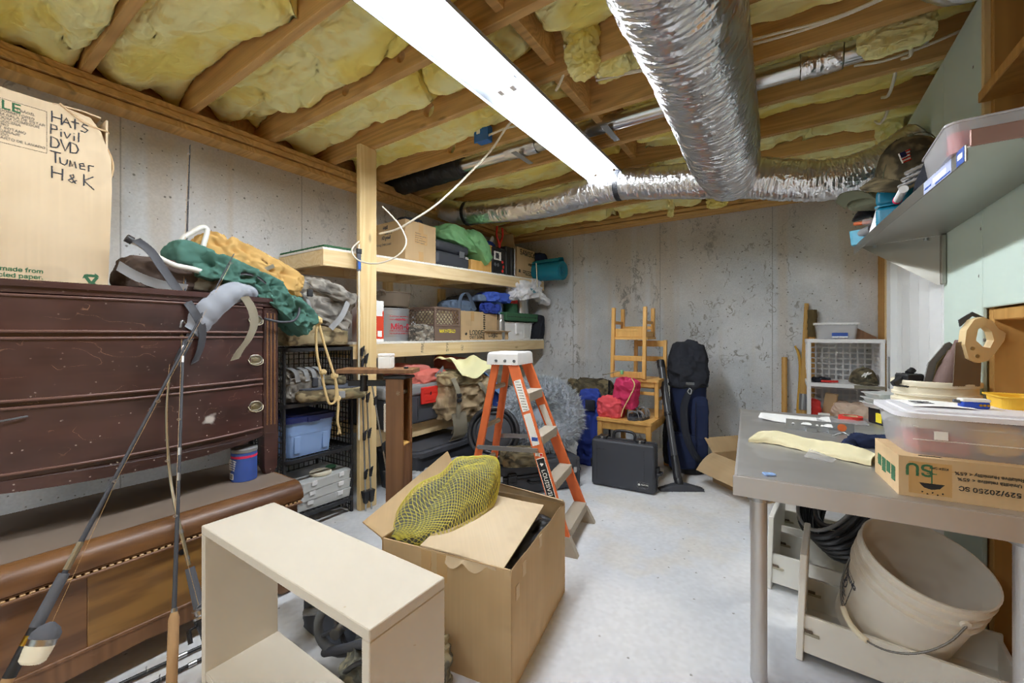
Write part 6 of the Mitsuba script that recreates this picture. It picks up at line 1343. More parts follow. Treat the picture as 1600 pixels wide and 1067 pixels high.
# open carton by the steel table
t = thing('open_floor_carton', 'open brown carton with a drooping flap on the floor beside the steel table', 'box')
with at(-.245, 3.76, 0, yaw=-42):
    S('wall_panel', box(-.22, .26, -.17, -.165, 0, .24, 0), 'kraft', t); S('wall_panel', box(-.22, .26, .165, .17, 0, .24, 0), 'kraft', t); S('wall_panel', box(-.22, -.215, -.17, .17, 0, .24, 0), 'kraft', t); S('wall_panel', box(.255, .26, -.17, .17, 0, .24, 0), 'kraft', t); S('base', box(-.22, .26, -.17, .17, 0, .005, 0), 'kraft', t)
    S('flap', sheet(np.array([[(-.22 + .48 * u, -.17 - .16 * v, .24 - .10 * v * v - .03 * v) for v in np.linspace(0, 1, 6)] for u in np.linspace(0, 1, 5)]), .005), 'kraft', t)
    S('flap', sheet(np.array([[(-.22 - .10 * v, -.17 + .34 * u, .24 + .10 * v) for v in np.linspace(0, 1, 4)] for u in np.linspace(0, 1, 4)]), .005), 'kraft', t)
    S('flap', sheet(np.array([[(-.22 + .48 * u, .17 + .08 * v, .24 + .13 * v) for v in np.linspace(0, 1, 4)] for u in np.linspace(0, 1, 4)]), .005), 'kraft', t)
t = thing('grey_pole', 'thin grey pole leaning out of the open floor carton', 'pole')
S('pole', tube([(-.30, 3.76, .03), (-.16, 3.96, .60)], .011, 10), 'grey', t)
t = thing('white_crumpled_paper', 'crumpled white paper in the open floor carton', 'paper')
with at(-.20, 3.66, .15): S('paper', soft(.16, .12, .12, .8, .05, 12, 130, 3), 'paper', t, smooth=True)
# sticks along the back wall
def stick(name, label, catn, pts, r, m, k=6): 
    t = thing(name, label, catn); S('shaft', tube(pts, r, 12, k), m, t, smooth=True); return t
stick('wooden_dowel', 'short plain wooden dowel leaning on the back wall left of the yellow bow', 'dowel', [(-.03, 4.42, 0), (-.03, 4.53, 1.015)], .022, 'honey')
stick('yellow_bow', 'slim yellow curved bow leaning on the back wall', 'bow', [(.07, 4.46, 0), (.075, 4.48, .5), (.09, 4.50, .85), (.08, 4.51, 1.03), (.05, 4.515, 1.12)], [.016, .018, .014, .011, .008], 'gold_wood' if 'gold_wood' in scene else 'yellow', 6)
t = stick('tool_pole', 'tall pale wooden pole with wire binding leaning on the back wall', 'pole', [(.10, 4.44, .0), (.112, 4.47, .7), (.135, 4.53, 1.50)], [.026, .028, .016], 'tan')
S('wire_binding', tube([(.1065, 4.455, .56), (.110, 4.463, .70)], .031, 12), 'galv', t)
t = stick('mossy_stick', 'thick dark bark covered stick with a yellow lower end behind the tall handle', 'stick', [(.17, 4.49, 0), (.172, 4.51, 1.2)], .026, 'honey')
m = tube([(.172, 4.51, 1.2), (.176, 4.52, 1.44)], .036, 20, 1); m = m.subdivide_to_size(.02); m.vertices += (m.vertices - np.array([.174, 4.515, 1.3])) * (.5 * (meshkit.fbm(m.vertices * 40, 2, 3) - .5))[:, None] * np.array([1, 1, .0])
S('bark', m, 'bark' if 'bark' in scene else 'strap', t, smooth=True)
# white lattice shelf
t = thing('white_lattice_shelf', 'white plastic lattice shelf by the door, behind the steel table', 'shelving')
hx0, hx1, hy0, hy1 = .125, .600, 4.10, 4.49
for x in (hx0, hx1 - .028):
    for y in (hy0, hy1 - .028): S('upright', rbox(x, x + .028, y, y + .028, 0, 1.165, .006), 'white_plastic', t)
for z in (1.185, .835, .47, .10):
    S('shelf_board', rprism(hx0 - .004, hx1 + .004, hy0 - .004, hy1 + .004, z - .028, z, .02), 'white_plastic', t)
for z0, z1 in ((.835, 1.157), (.47, .807), (.10, .442)):
    S('back_lattice', mv(lattice(hx1 - hx0 - .05, z1 - z0, 9, 7, .011, .008), hx0 + .025, hy1 - .014, z0), 'white_plastic', t, kind='stuff')
    for x in (hx0 + .012, hx1 - .012): S('side_lattice', mv(lattice(hy1 - hy0 - .05, z1 - z0, 7, 9, .011, .008, ax='y'), x, hy0 + .025, z0), 'white_plastic', t, kind='stuff')
S('drip_stain', box(.42, .60, hy0 - .005, hy0 - .0035, .808, .834, 0), 'strap', t, label='brown stained corner of the middle shelf')
t = thing('clear_lidded_box', 'small clear box with white lid and blue label on top of the white lattice shelf', 'storage box')
with at(.318, 4.25, 1.186): 
    S('tub', tray(.27, .2, .115, .003, .02, .9), 'frosted', t); S('lid', rprism(-.145, .145, -.11, .11, .115, .13, .02), 'white_plastic', t)
    S('blue_label', box(-.03, .07, -.098, -.094, .01, .05, 0), 'label_blue', t); S('white_label', box(-.03, .07, -.0995, -.0985, .012, .022, 0), 'label_white', t)
t = thing('dark_wedge_board', 'dark triangular board leaning at the right end of the white lattice shelf top', 'board')
S('board', ext([(.435, 1.186), (.565, 1.19), (.565, 1.20), (.445, 1.275), (.435, 1.275)], .012, 'y', 4.2), 'walnut', t)
def ball_cap(t, pal, seed, m):
    """A baseball cap: forward is +x, the rim lies on z = 0."""
    with at(m=m):
        v = ICO[4].vertices.copy(); f = ICO[4].faces
        q = v * np.array([.10, .088, .118]); q[:, 2] = np.maximum(q[:, 2], 0); q[:, 0] += .012 * np.maximum(q[:, 2] - .05, 0) / .05
        q += v * (.010 * (meshkit.fbm(q * 22 + seed, 3, seed) - .5))[:, None]
        S('crown', trimesh.Trimesh(q, f, process=False), 'vc_cloth', t, color=patches(q, pal, 14, seed))
        G = np.array([[((.085 + .085 * u * (1 - .35 * (2 * w - 1) ** 2)) - .02 * (2 * w - 1) ** 2 * 2, (2 * w - 1) * (.085 - .01 * u), .012 - .030 * (2 * w - 1) ** 2 - .012 * u) for u in np.linspace(0, 1, 8)] for w in np.linspace(0, 1, 16)])
        b = sheet(G, .005); S('brim', b, 'vc_cloth', t, color=patches(b.vertices, pal, 16, seed + 1))
        S('button', mv(ICO[2].copy().apply_scale(.008), .005, 0, .118), 'olive', t)
        S('seam', tube([(.102 * math.cos(a), 0, .119 * math.sin(a)) for a in np.linspace(.1, PI - .1, 17)], .0015, 5), 'olive', t)
t = thing('camo_hat', 'camouflage baseball hat with a white emblem on the white lattice shelf', 'hat')
ball_cap(t, CAMO_DARK, 3, at(.49, 4.25, .845, -80, 0, 0).m)
S('emblem', stroke([[(-.03, .0), (-.01, .03), (.01, .02), (.03, .035)], [(-.02, .01), (.02, .03)], [(-.01, -.005), (.01, .04)]], (.50, 4.150, .895), (1, 0, 0), (0, .35, .94), .010), 'label_white', t)
t = thing('black_work_glove', 'black glove with red grips on the middle level of the white lattice shelf', 'glove')
with at(.22, 4.2, .836, yaw=20): S('palm', soft(.13, .09, .04, .7, .02, 14, 141, 4), 'fab_black', t, smooth=True); S('red_grip', tube([(-.02, -.05, .012), (.05, -.07, .012), (.09, -.06, .012)], .009, 8, 4), 'red', t, smooth=True)
t = thing('brown_paper_bag', 'brown paper bag leaning on the lower level of the white lattice shelf', 'bag')
with at(.26, 4.28, .471, yaw=-12, pitch=8): S('bag', rbox(-.04, .04, -.03, .03, 0, .27, .004), 'kraft', t)
t = thing('clear_plastic_sacks', 'crumpled beige plastic sack on the lower level of the white lattice shelf', 'sack')
with at(.42, 4.26, .471): S('sack', soft(.26, .22, .22, .7, .05, 9, 143, 4, .05, .8), 'plastic_tan', t, smooth=True)
t = thing('red_white_packet', 'red and white packet at the left of the lower level of the white lattice shelf', 'packet')
with at(.18, 4.22, .471, yaw=15): S('packet', soft(.08, .1, .22, .7, .02, 12, 144, 3), 'red', t, smooth=True); S('white_part', rbox(.0, .08, -.09, -.06, 0, .12, .01), 'label_white', t)
# ================================================================ right: steel table, what stands on and under it, wall shelf
t = thing('steel_table', 'stainless steel work table with round legs along the right wall', 'table')
TM = (-.158, 1.595, 0)
with at(*TM, yaw=4):
    W, L_ = .745, 1.45
    S('tabletop', ext([(0, .672), (.004, .735), (.012, .742), (W - .012, .742), (W - .004, .735), (W, .672), (W - .004, .672), (W - .01, .732), (.01, .732), (.004, .672)], L_ - .008, 'y', .004), 'steel', t)
    S('front_edge', box(0, W, 0, .004, .672, .739, .0015), 'steel', t); S('back_edge', box(0, W, L_ - .004, L_, .672, .739, .0015), 'steel', t)
    S('under_channel', box(.10, W - .10, L_ / 2 - .05, L_ / 2 + .05, .69, .73), 'galv', t)
    for x in (.078, W - .034):
        for y in (.088, L_ - .08):
            l = S('leg', tube([(x, y, .035), (x, y, .70)], .0205 * 1.25, 24), 'steel', t)
            S('foot', lathe([(0, 0), (.020, 0), (.026, .01), (.026, .06), (0, .06)], 20).apply_translation((x, y, 0)), 'steel', l)
            S('leg_socket', lathe([(.026, 0), (.035, .002), (.035, .035), (.026, .035)], 24).apply_translation((x, y, .64)), 'galv', l)
TZ = .7425
t = thing('white_paper', 'white sheets of paper lying at the far left of the steel table', 'paper')
u, v = np.meshgrid(np.linspace(0, 1, 14), np.linspace(0, 1, 10), indexing='ij')
G = np.stack([-.14 + .33 * u, 2.68 + .26 * v - .02 * u, TZ + .004 + .022 * np.clip(.25 - u, 0, 1) * (1 - v) * 4 * .6 + .014 * np.clip(u - .8, 0, 1) * 5 * v], -1)
S('sheet', sheet(G, .0012), 'paper', t, smooth=True)
t = thing('galvanized_bracket', 'long perforated galvanized bracket standing on edge on the steel table', 'bracket')
with at(-.01, 2.52, TZ, yaw=4):
    p = Polygon([(0, 0), (.272, 0), (.272, .052), (0, .052)])
    for x, w, h in ((.085, .022, .010), (.175, .022, .010)): p = p.difference(affinity.scale(Point(x, .032).buffer(1, 8), w, h))
    for x in (.03, .128, .148, .24): p = p.difference(Point(x, .03).buffer(.006, 6))
    S('plate', ext(p, .003, 'y', 0), 'galv', t); S('foot_flange', box(0, .272, -.0, .03, 0, .002, 0), 'galv', t)
    for x in (.08, .17): S('tab', box(x, x + .045, -.03, -.004, 0, .018, .001), 'galv', t)
    S('orange_sticker', mv(ext(Point(.225, .03).buffer(.018, 10), .001, 'y', -.002)), 'orange', t)
t = thing('tan_towel', 'folded pale tan towel lying across the steel table', 'towel')
P = spline([(-.12, 2.16, 0), (-.03, 2.20, 0), (.08, 2.15, 0), (.18, 2.08, 0), (.27, 2.01, 0)], 10)
cs = [(-.085, .003), (-.08, .020), (-.03, .030), (.03, .034), (.075, .024), (.085, .006), (.04, .003)]
wk = lambda s: .50 + .75 * math.sin(PI * min(1, s * .75 + .18)) ** .8
G = np.array([[q + np.array([.42, .9, 0]) * a * wk(i / (len(P) - 1)) * .8 + np.array([0, 0, TZ + b * (1 + .22 * math.sin(i * .23 + a * 14)) + .0012 * math.sin(i * 1.1)]) for a, b in spline([(x, y, 0) for x, y in cs], 4)[:, :2]] for i, q in enumerate(P)])
S('towel', sheet(G, .004), 'fab_cream', t, smooth=True)
t = thing('clear_card', 'small clear plastic card beside the tan towel', 'card')
with at(.05, 1.965, TZ, yaw=-20): S('card', sheet(np.array([[(.09 * u, .06 * v, .004 + .02 * (1 - u) * v) for v in np.linspace(0, 1, 4)] for u in np.linspace(0, 1, 4)]), .001), 'frosted', t)
t = thing('dark_gloves', 'dark navy gloves heaped next to the cardboard carton on the steel table', 'gloves')
with at(.31, 2.34, TZ, yaw=25): S('palm', soft(.19, .10, .05, .7, .03, 14, 150, 4, .05), 'fab_navy', t, smooth=True)
for k in range(4): S('finger', tube([(.25 - .01 * k, 2.30 - .018 * k + .01, TZ + .016), (.215 - .006 * k, 2.285 - .022 * k, TZ + .02), (.20 + .01 * k, 2.262 - .02 * k, TZ + .013)], [.015, .014, .011], 8, 4), 'fab_navy', t, smooth=True)
S('wire_clasp', tube([(.17, 2.42, TZ + .01), (.20, 2.40, TZ + .03), (.235, 2.42, TZ + .012), (.21, 2.45, TZ + .025), (.18, 2.43, TZ + .008)], .003, 6, 5), 'silver', t, smooth=True)
t = thing('blue_scrap', 'small pale blue scrap near the front corner of the steel table', 'scrap')
with at(-.055, 1.655, TZ, yaw=30): S('scrap', soft(.04, .03, .008, .8, .01, 40, 151, 3), 'tote_blue', t, smooth=True)
t = thing('black_product_box', 'small black box with yellow stripe and white label at the back of the steel table', 'box')
with at(.44, 2.955, TZ, yaw=28):
    S('box_body', box(-.06, .10, -.05, .05, 0, .085), 'black', t); S('white_label', box(-.02, .06, -.0515, -.05, .01, .075, 0), 'label_white', t); S('yellow_stripe', box(-.0615, -.06, -.045, -.005, .01, .06, 0), 'yellow_ink', t)
for k in range(3):
    t = thing('clear_food_tray', ('lowest clear tray stacked on the black product box', 'middle clear tray stacked on the black product box', 'topmost clear tray stacked on the black product box')[k], 'tray', 'clear trays stacked on the black box')
    with at(.44 + .004 * k, 2.955, TZ + .086 + .026 * k, yaw=28): S('tray', tray(.19, .13, .024, .003, .02, .85, .006), 'frosted_dense', t)
t = thing('red_tape_roll', 'roll of red tape lying at the back edge of the steel table', 'tape roll')
with at(.29, 2.985, TZ): S('roll', lathe([(.035, 0), (.055, 0), (.055, .022), (.035, .022), (.035, 0)], 30), 'red_tape', t); S('core', lathe([(.033, 0), (.035, 0), (.035, .022), (.033, .022), (.033, 0)], 30), 'kraft', t)
t = thing('clear_plastic_sheet', 'thin clear plastic bag lying flat at the back of the steel table', 'bag')
S('film', sheet(np.array([[(.13 + .22 * u, 2.80 + .14 * v, TZ + .004 + .006 * abs(math.sin(9 * u + 5 * v))) for v in np.linspace(0, 1, 14)] for u in np.linspace(0, 1, 16)]), .001), 'frosted', t, smooth=True)
# printed carton (lettering upside down, as it lies)
t = thing('humidity_carton', 'long brown carton with upside down print on the near end of the steel table', 'box')
with at(.274, 1.668, TZ, yaw=5.5):
    h = .118
    for a in ((0, .325, 0, .004, 0, h), (0, .325, .232, .236, 0, h), (0, .004, 0, .236, 0, h), (.321, .325, 0, .236, 0, h), (0, .325, 0, .236, 0, .004), (0, .325, 0, .236, h - .004, h)): S('panel', box(*a, 0), 'kraft', t)
    S('tape_strip', box(.02, .325, -.0006, 0, h * .72, h * .74, 0), 'tape', t)
    S('tape_strip', box(.022, .115, -.0006, 0, .012, .105, 0), 'tape', t)
    def inv(s, hh, right, z, m='ink_black'):
        """Print that stands on its head: reads towards -x, starting at x = right."""
        return S('lettering', text(s, hh, (right, -.0008, z), (-1, 0, 0), (0, 0, -1), True), m, t)
    inv('2', .022, .295, .030); inv('LI 01 529/20250 SC', .0125, .30, .048)
    inv('Temperatura < 26°C  Umidità relativa < 65%', .0085, .372, .072); inv('(79°F)   Relative Humidity < 65%', .0085, .302, .088)
    inv('KEEP DRY', .0062, .108, .094)
    inv('SU', .034, .078, .098, 'ink_green')
    S('print_bowl', ext([(.045, .045), (.10, .045), (.09, .032), (.072, .027), (.055, .032)], .0008, 'y', -.0008), 'ink_black', t)
    S('print_stem', cat(box(.071, .074, -.0008, 0, .045, .098, 0), box(.062, .083, -.0008, 0, .072, .075, 0)), 'ink_green', t)
    for k in range(5): S('print_drop', mv(ext(Point(0, 0).buffer(.0022, 5), .0008, 'y', 0), .052 + .011 * k, -.0008, .019 - .005 * (k % 2)), 'ink_black', t)
    for k in range(4): S('side_print', box(-.0008, 0, .03 + .045 * k, .065 + .045 * k, .03 + .01 * (k % 2), .075, 0), 'ink_green', t)
    S('top_mark', box(.05, .10, .02, .028, h, h + .0006, 0), 'ink_black', t)
CZ2 = TZ + .1185
t = thing('clear_storage_tub', 'clear plastic storage tub with white lid on top of the printed carton', 'storage box')
with at(.445, 1.845, CZ2, yaw=5):
    S('tub', tray(.345, .275, .118, .003, .035, .9), 'frosted', t)
    for z in (.045, .085): S('rib_line', cat(box(-.145, .145, -.1315 - .05 * (z - .045), -.129 - .05 * (z - .045), z, z + .003, 0)), 'frosted_dense', t)
    S('lid', cat(rprism(-.185, .185, -.148, .148, .112, .126, .045), rprism(-.155, .155, -.12, .12, .124, .132, .03)), 'sealer', t)
    S('label', box(-.10, -.07, -.1345, -.133, .05, .075, 0), 'label_white', t)
t = thing('yellow_cloth_in_tub', 'yellow cloth inside the clear storage tub', 'cloth')
with at(.50, 1.80, CZ2 + .004, yaw=5): S('cloth', soft(.09, .12, .10, .6, .02, 12, 160, 3), 'yellow', t, smooth=True)
t = thing('red_papers_in_tub', 'red printed papers inside the clear storage tub', 'papers')
with at(.375, 1.83, CZ2 + .004, yaw=8): S('stack', box(-.06, .055, -.09, .09, 0, .042, .002), 'coral', t)
t = thing('purple_cloth_in_tub', 'dark purple cloth at the right inside the clear storage tub', 'cloth')
with at(.575, 1.85, CZ2 + .004, yaw=5): S('cloth', soft(.07, .16, .10, .6, .02, 12, 161, 3), 'plum', t, smooth=True)
LZ = CZ2 + .1325
t = thing('paper_slip', 'white printed paper slip on the lid of the clear tub', 'paper')
with at(.385, 1.86, LZ, yaw=8): S('slip', sheet(np.array([[(-.07 + .15 * u, -.07 + .14 * v, .002 + .004 * math.sin(3 * u)) for v in np.linspace(0, 1, 4)] for u in np.linspace(0, 1, 6)]), .001), 'paper', t); S('print', cat([box(-.05, .0, -.02 + .02 * k, -.012 + .02 * k, .0065, .0072, 0) for k in range(3)]), 'ink', t, kind='stuff')
t = thing('blue_cutter', 'blue and white chalk reel with brass ends on the lid of the clear tub', 'tool')
with at(m=at(.475, 1.85, LZ, yaw=12).m @ np.diag([.72, .72, .72, 1])):
    S('body', rbox(-.045, .045, -.02, .02, 0, .03, .008), 'blue_bright', t); S('white_top', rbox(-.048, .046, -.022, .02, .028, .042, .006), 'label_white', t)
    for k in range(3): S('brass_screw', tube([(.012 + .012 * k, -.0225, .016), (.012 + .012 * k, -.0195, .016)], .0055, 10), 'gold', t)
    S('nozzle', cyl((-.045, 0, .026), (-.066, 0, .03), .007, 10), 'grip', t)
t = thing('yellow_tool_tray', 'bright yellow plastic tray at the right end of the lid of the clear tub', 'tray')
with at(.585, 1.93, LZ, yaw=5): S('tray', tray(.10, .12, .035, .004, .02, .9, .006), 'yellow', t)
# white bucket of tools
def bucket(t, m, r=.13, h=.30, top=True):
    S('bucket_wall', lathe([(0, 0), (r * .86, 0), (r * .88, .006), (r * .97, h * .70), (r * 1.06, h * .70), (r * 1.07, h * .74), (r * .985, h * .75), (r * .985, h * .79), (r * 1.05, h * .80), (r * 1.05, h * .83), (r * .985, h * .84), (r * .99, h * .92), (r * 1.06, h * .93), (r * 1.07, h * .98), (r * 1.04, h), (r * 1.0, h), (r * .975, h * .99), (r * .85, .008), (0, .008)], 44), m, t, smooth=40)
t = thing('tool_bucket', 'white plastic bucket full of tools at the back right of the steel table', 'bucket')
with at(.485, 2.31, TZ): bucket(t, 'cream_plastic', .122, .298)
RR = np.array([math.cos(YAW), math.sin(YAW), 0.]); FF = np.array([-math.sin(YAW), math.cos(YAW), 0])
FM = np.eye(4); FM[:3, 0], FM[:3, 1], FM[:3, 2] = RR, FF, (0, 0, 1)
def facing(x, y, z): m = FM.copy(); m[:3, 3] = (x, y, z); return at(m=m)
t = thing('hand_saw', 'hand saw with pale wooden handle standing in the tool bucket', 'saw')
with facing(.575, 2.215, 1.19):
    o = Polygon([(-.052, -.005), (-.045, .045), (-.018, .083), (.012, .092), (.045, .078), (.066, .05), (.092, .035), (.088, .012), (.058, -.03), (.03, -.062), (-.005, -.07), (-.038, -.055)]).buffer(.006).buffer(-.003)
    i = Polygon([(-.012, .01), (-.004, .05), (.02, .062), (.042, .04), (.05, .01), (.036, -.016), (.012, -.012)]).buffer(.002)
    S('handle', ext(max(getattr(o.difference(i), 'geoms', [o.difference(i)]), key=lambda g: g.area), .024, 'y', -.012), 'honey_pale', t)
    S('blade', ext([(-.085, -.16), (-.075, .0), (-.052, .005), (-.03, -.05), (.02, -.062), (.015, -.16)], .002, 'y', 0), 'steel_dark', t)
    S('blade_tip', ext([(-.05, .085), (.0, .115), (.055, .09), (.05, .083), (.0, .10), (-.045, .06)], .004, 'y', .012), 'charcoal', t)
    for x, z in ((-.028, -.02), (-.01, -.048)): S('rivet', cyl((x, -.0145, z), (x, -.012, z), .007, 12), 'pewter', t)
for k, (dx, dy, lab) in enumerate(((0, 0, 'dark flat metal plate standing in the tool bucket, the one nearer the black camera'), (.028, .012, 'dark flat brown plate standing in the tool bucket beside the leather sheath'))):
    t = thing('metal_plate', lab, 'plate', 'two plates in the tool bucket')
    with facing(.475 + dx, 2.27 + dy, 1.04): S('plate', ext([(-.062, -.10), (-.035, -.115), (.085, .135), (.062, .152), (.045, .145), (-.02, .07)], .004, 'y', 0), ('plate_grey', 'bark')[k], t)
t = thing('leather_sheath', 'worn brown leather covered tool handle standing in the tool bucket', 'tool')
with facing(.50, 2.255, 1.03): S('grip', tube([(-.02, 0, -.06), (.015, 0, .04), (.03, 0, .085)], [.034, .032, .024], 16), 'leather', t); S('neck', tube([(.028, 0, .08), (.045, 0, .125)], [.026, .02], 16), 'leather', t); S('tip', tube([(.044, 0, .12), (.062, 0, .165)], [.017, .015], 14), 'leather', t)
t = thing('black_camera', 'black clamp or camera piece lying at the left in the tool bucket', 'tool')
with facing(.40, 2.265, 1.03): S('body', cat(rbox(-.03, .04, -.03, .03, -.02, .035, .008)), 'black', t); S('arm', beam((-.06, 0, -.01), (-.02, 0, .02), .02, .02), 'black', t); S('knob', cyl((.0, 0, .035), (.02, 0, .05), .012, 10), 'black', t); S('side_plate', ext([(-.02, -.06), (.055, .03), (.075, .02), (.06, -.06)], .006, 'y', .02), 'black_case', t)

# under the table: three white drawers, hose coil, tilted bucket
def drawer(x, y, yaw, d_, w, hf, label):
    t = thing('wooden_tray', label, 'tray', 'white wooden drawers under the steel table')
    with at(x, y, 0, yaw):
        S('front_panel', mv(box(-.022, 0, -.012, w + .012, 0, hf, .003), pitch=2), 'white_wood', t)
        S('side_panel', box(.002, d_, 0, .014, .03, .17, .002), 'white_wood', t); S('side_panel', box(.002, d_, w - .014, w, .03, .17, .002), 'white_wood', t)
        S('end_panel', box(d_ - .014, d_, .015, w - .015, .03, .15, .002), 'white_wood', t); S('bottom_panel', box(.002, d_ - .015, .0145, w - .0145, .034, .040, 0), 'white_wood', t)
        for yy, s in ((-.001, -1), (w - .0145, -1)):
            c_ = S('clip', box(.004, .05, yy - .004, yy, .10, .112, .001), 'pewter', t); S('clip_pin', box(.006, .03, yy - .008, yy - .002, .112, .122, .001), 'iron', c_)
    return t
drawer(.045, 1.895, -4, .56, .31, .40, 'white wooden drawer with a tall end board under the steel table, holding the tilted bucket')
drawer(-.068, 2.345, -6, .50, .29, .35, 'white wooden drawer on the floor behind the one with the tilted bucket')
drawer(-.045, 2.715, -5, .50, .26, .36, 'white wooden drawer farthest back on the floor under the steel table')
t = thing('black_hose_roll', 'coiled black hose resting on the white drawers under the steel table', 'hose')
M = trimesh.geometry.align_vectors([0, 0, 1], np.array([-.80, -.30, .52]) / np.linalg.norm([-.80, -.30, .52])); M[:3, 3] = (.28, 2.48, .41)
for k in range(6):
    S('loop', tm(tube([((.25 - .006 * k) * math.cos(a), (.25 - .006 * k) * math.sin(a), .026 * k + .004 * math.sin(2 * a + k)) for a in np.linspace(0, 2 * PI, 49)], .0125, 10), M), 'hose', t, smooth=True)
S('pale_hose', tm(tube([((.20) * math.cos(a), .20 * math.sin(a), .15) for a in np.linspace(0, 2 * PI, 49)], .008, 8), M), 'grey', t, smooth=True)
for k in range(3): S('loop', tm(tube([((.19 - .02 * k) * math.cos(a), (.19 - .02 * k) * math.sin(a), .06 + .02 * k) for a in np.linspace(0, 2 * PI, 49)], .0125, 10), M), 'hose', t, smooth=True)
t = thing('tilted_bucket', 'dirty white plastic bucket tilted in the white drawer under the steel table', 'bucket')
n = np.array([.228, -.337, .913]); n /= np.linalg.norm(n)
M = trimesh.geometry.align_vectors([0, 0, 1], n); C_ = np.array([.392, 1.958, .454]) - n * .395; M[:3, 3] = C_
with at(m=M):
    r = .180; h = .395
    S('bucket_wall', lathe([(0, 0), (r * .82, 0), (r * .86, .010), (r * .945, h * .70), (r * .99, h * .705), (r * 1.0, h * .735), (r * .94, h * .75), (r * .945, h * .785), (r * .995, h * .80), (r * 1.0, h * .825), (r * .945, h * .84), (r * .95, h * .885), (r * 1.0, h * .90), (r * 1.005, h * .925), (r * .96, h * .94), (r * .97, h * .98), (r * .995, h), (r * .965, h), (r * .955, h * .985), (r * .83, .012), (0, .012)], 56), 'grimy', t, smooth=40)
    a0 = math.atan2(*(np.linalg.inv(M[:3, :3]) @ np.array([-.83, -.55, 0]))[[1, 0]])
    a1 = math.atan2(*(np.linalg.inv(M[:3, :3]) @ np.array([-.95, .1, 0]))[[1, 0]]) + .12
    def wrapb(m, a, z0, hh):
        v = m.vertices; an = a + v[:, 0] / .165
        rr = (.86 + (.945 - .86) * (z0 + v[:, 1]) / (h * .7)) * r + v[:, 2] + .0008
        m = m.copy(); m.vertices = np.stack([rr * np.cos(an), rr * np.sin(an), z0 + v[:, 1]], 1); return m
    def flat(x0, x1, y0, y1): return box(x0, x1, y0, y1, 0, .0006, 0).subdivide_to_size(.02)
    fr = [flat(-.055, .055, 0, .002), flat(-.055, .055, .128, .130), flat(-.055, -.053, 0, .13), flat(.053, .055, 0, .13)]
    S('label_frame', wrapb(cat(fr), a1, .10, h), 'ink', t)
    S('lettering', wrapb(mv(meshkit.text_mesh('WARNING', .017, .0006, True), -.046, .102, 0), a1, .10, h), 'ink', t)
    for k in range(4): S('print_line', wrapb(flat(-.045, .04 - .012 * (k % 2), .012 + .009 * k, .016 + .009 * k), a1, .10, h), 'ink', t)
    ring = ext(Point(0, .072).buffer(.026, 16).difference(Point(0, .072).buffer(.022, 16)), .0006)
    S('warning_sign', wrapb(ring, a1, .10, h), 'ink', t); S('warning_bar', wrapb(mv(box(-.024, .024, -.002, .002, 0, .0006, 0), 0, .072, 0, yaw=45), a1, .10, h), 'ink', t)
    S('warning_figure', wrapb(mv(ext(unary_union([Point(0, .016).buffer(.005), Polygon([(-.005, .014), (.005, .014), (.007, -.008), (-.007, -.008)])]), .0006), 0, .068, 0), a1, .10, h), 'ink', t)
    ea, eb = a0 - 1.45, a0 + 1.45
    EARS = [np.array([r * 1.03 * math.cos(q), r * 1.03 * math.sin(q), h * .86]) for q in (ea, eb)]
    for q in EARS: S('bail_ear', cyl(q * [.95, .95, 1], q * [1.0, 1.0, 1], .014, 12), 'grimy', t)
E1, E2 = [(M @ np.append(q, 1))[:3] for q in EARS]
P = []
for f in np.linspace(0, 1, 21):                             # the bail hangs down over the front of the bucket
    an = ea + (eb - ea) * f
    q = (M @ np.array([r * (1.03 + .07 * math.sin(PI * f)) * math.cos(an), r * (1.03 + .07 * math.sin(PI * f)) * math.sin(an), h * .86, 1]))[:3]
    P.append(q + np.array([-.03, .0, -.205]) * math.sin(PI * f) ** .8)
S('bail_wire', tube(P, .0032, 8, 3), 'grey_wire', t, smooth=True)
S('bail_grip', tube(P[8:13], .0095, 10, 3), 'cream_plastic', t, smooth=True)
# wall shelf
t = thing('steel_wall_shelf', 'stainless steel wall shelf with triangular bracket high on the right wall', 'shelf')
SZ = 1.70
poly = [(.301, 2.93), (.378, 1.52), (.455, 1.50), (.612, 1.70), (.617, 2.775)]
S('shelf_plate', ext(poly, .004, 'z', SZ - .004), 'steel_shelf', t)
S('front_lip', beam((.301, 2.93, SZ - .016), (.378, 1.52, SZ - .016), .006, .044, (0, 0, 1)), 'steel_shelf', t)
S('end_lip', box(.378, .605, 1.496, 1.503, SZ - .008, SZ + .034), 'lip_brown', t, label='brownish end rail at the near end')
S('back_flange', box(.611, .618, 1.70, 2.775, SZ, SZ + .04), 'steel_shelf', t)
A, B = np.array([.325, 2.905, SZ - .006]), np.array([.612, 2.772, SZ - .006])
u = (B - A) / np.linalg.norm(B - A)
pl = ext([(0, 0), (np.linalg.norm(B - A), 0), (np.linalg.norm(B - A), -.235), (np.linalg.norm(B - A) - .02, -.235)], .003, 'y', 0)
M = np.eye(4); M[:3, 0], M[:3, 1], M[:3, 2], M[:3, 3] = u, np.cross([0, 0, 1], u), (0, 0, 1), A
b_ = S('bracket', tm(pl, M), 'steel_shelf', t); S('bracket_flange', box(.600, .618, 2.745, 2.772, SZ - .24, SZ - .006), 'steel_shelf', b_)
for f in (.2, .82): S('bolt', cyl(A + (B - A) * f + np.array([-.005, -.012, -.004]), A + (B - A) * f + np.array([-.005, -.012, -.016]), .009, 10), 'silver', b_)
e = np.array([.378, 1.52]) - np.array([.301, 2.93]); e /= np.linalg.norm(e)
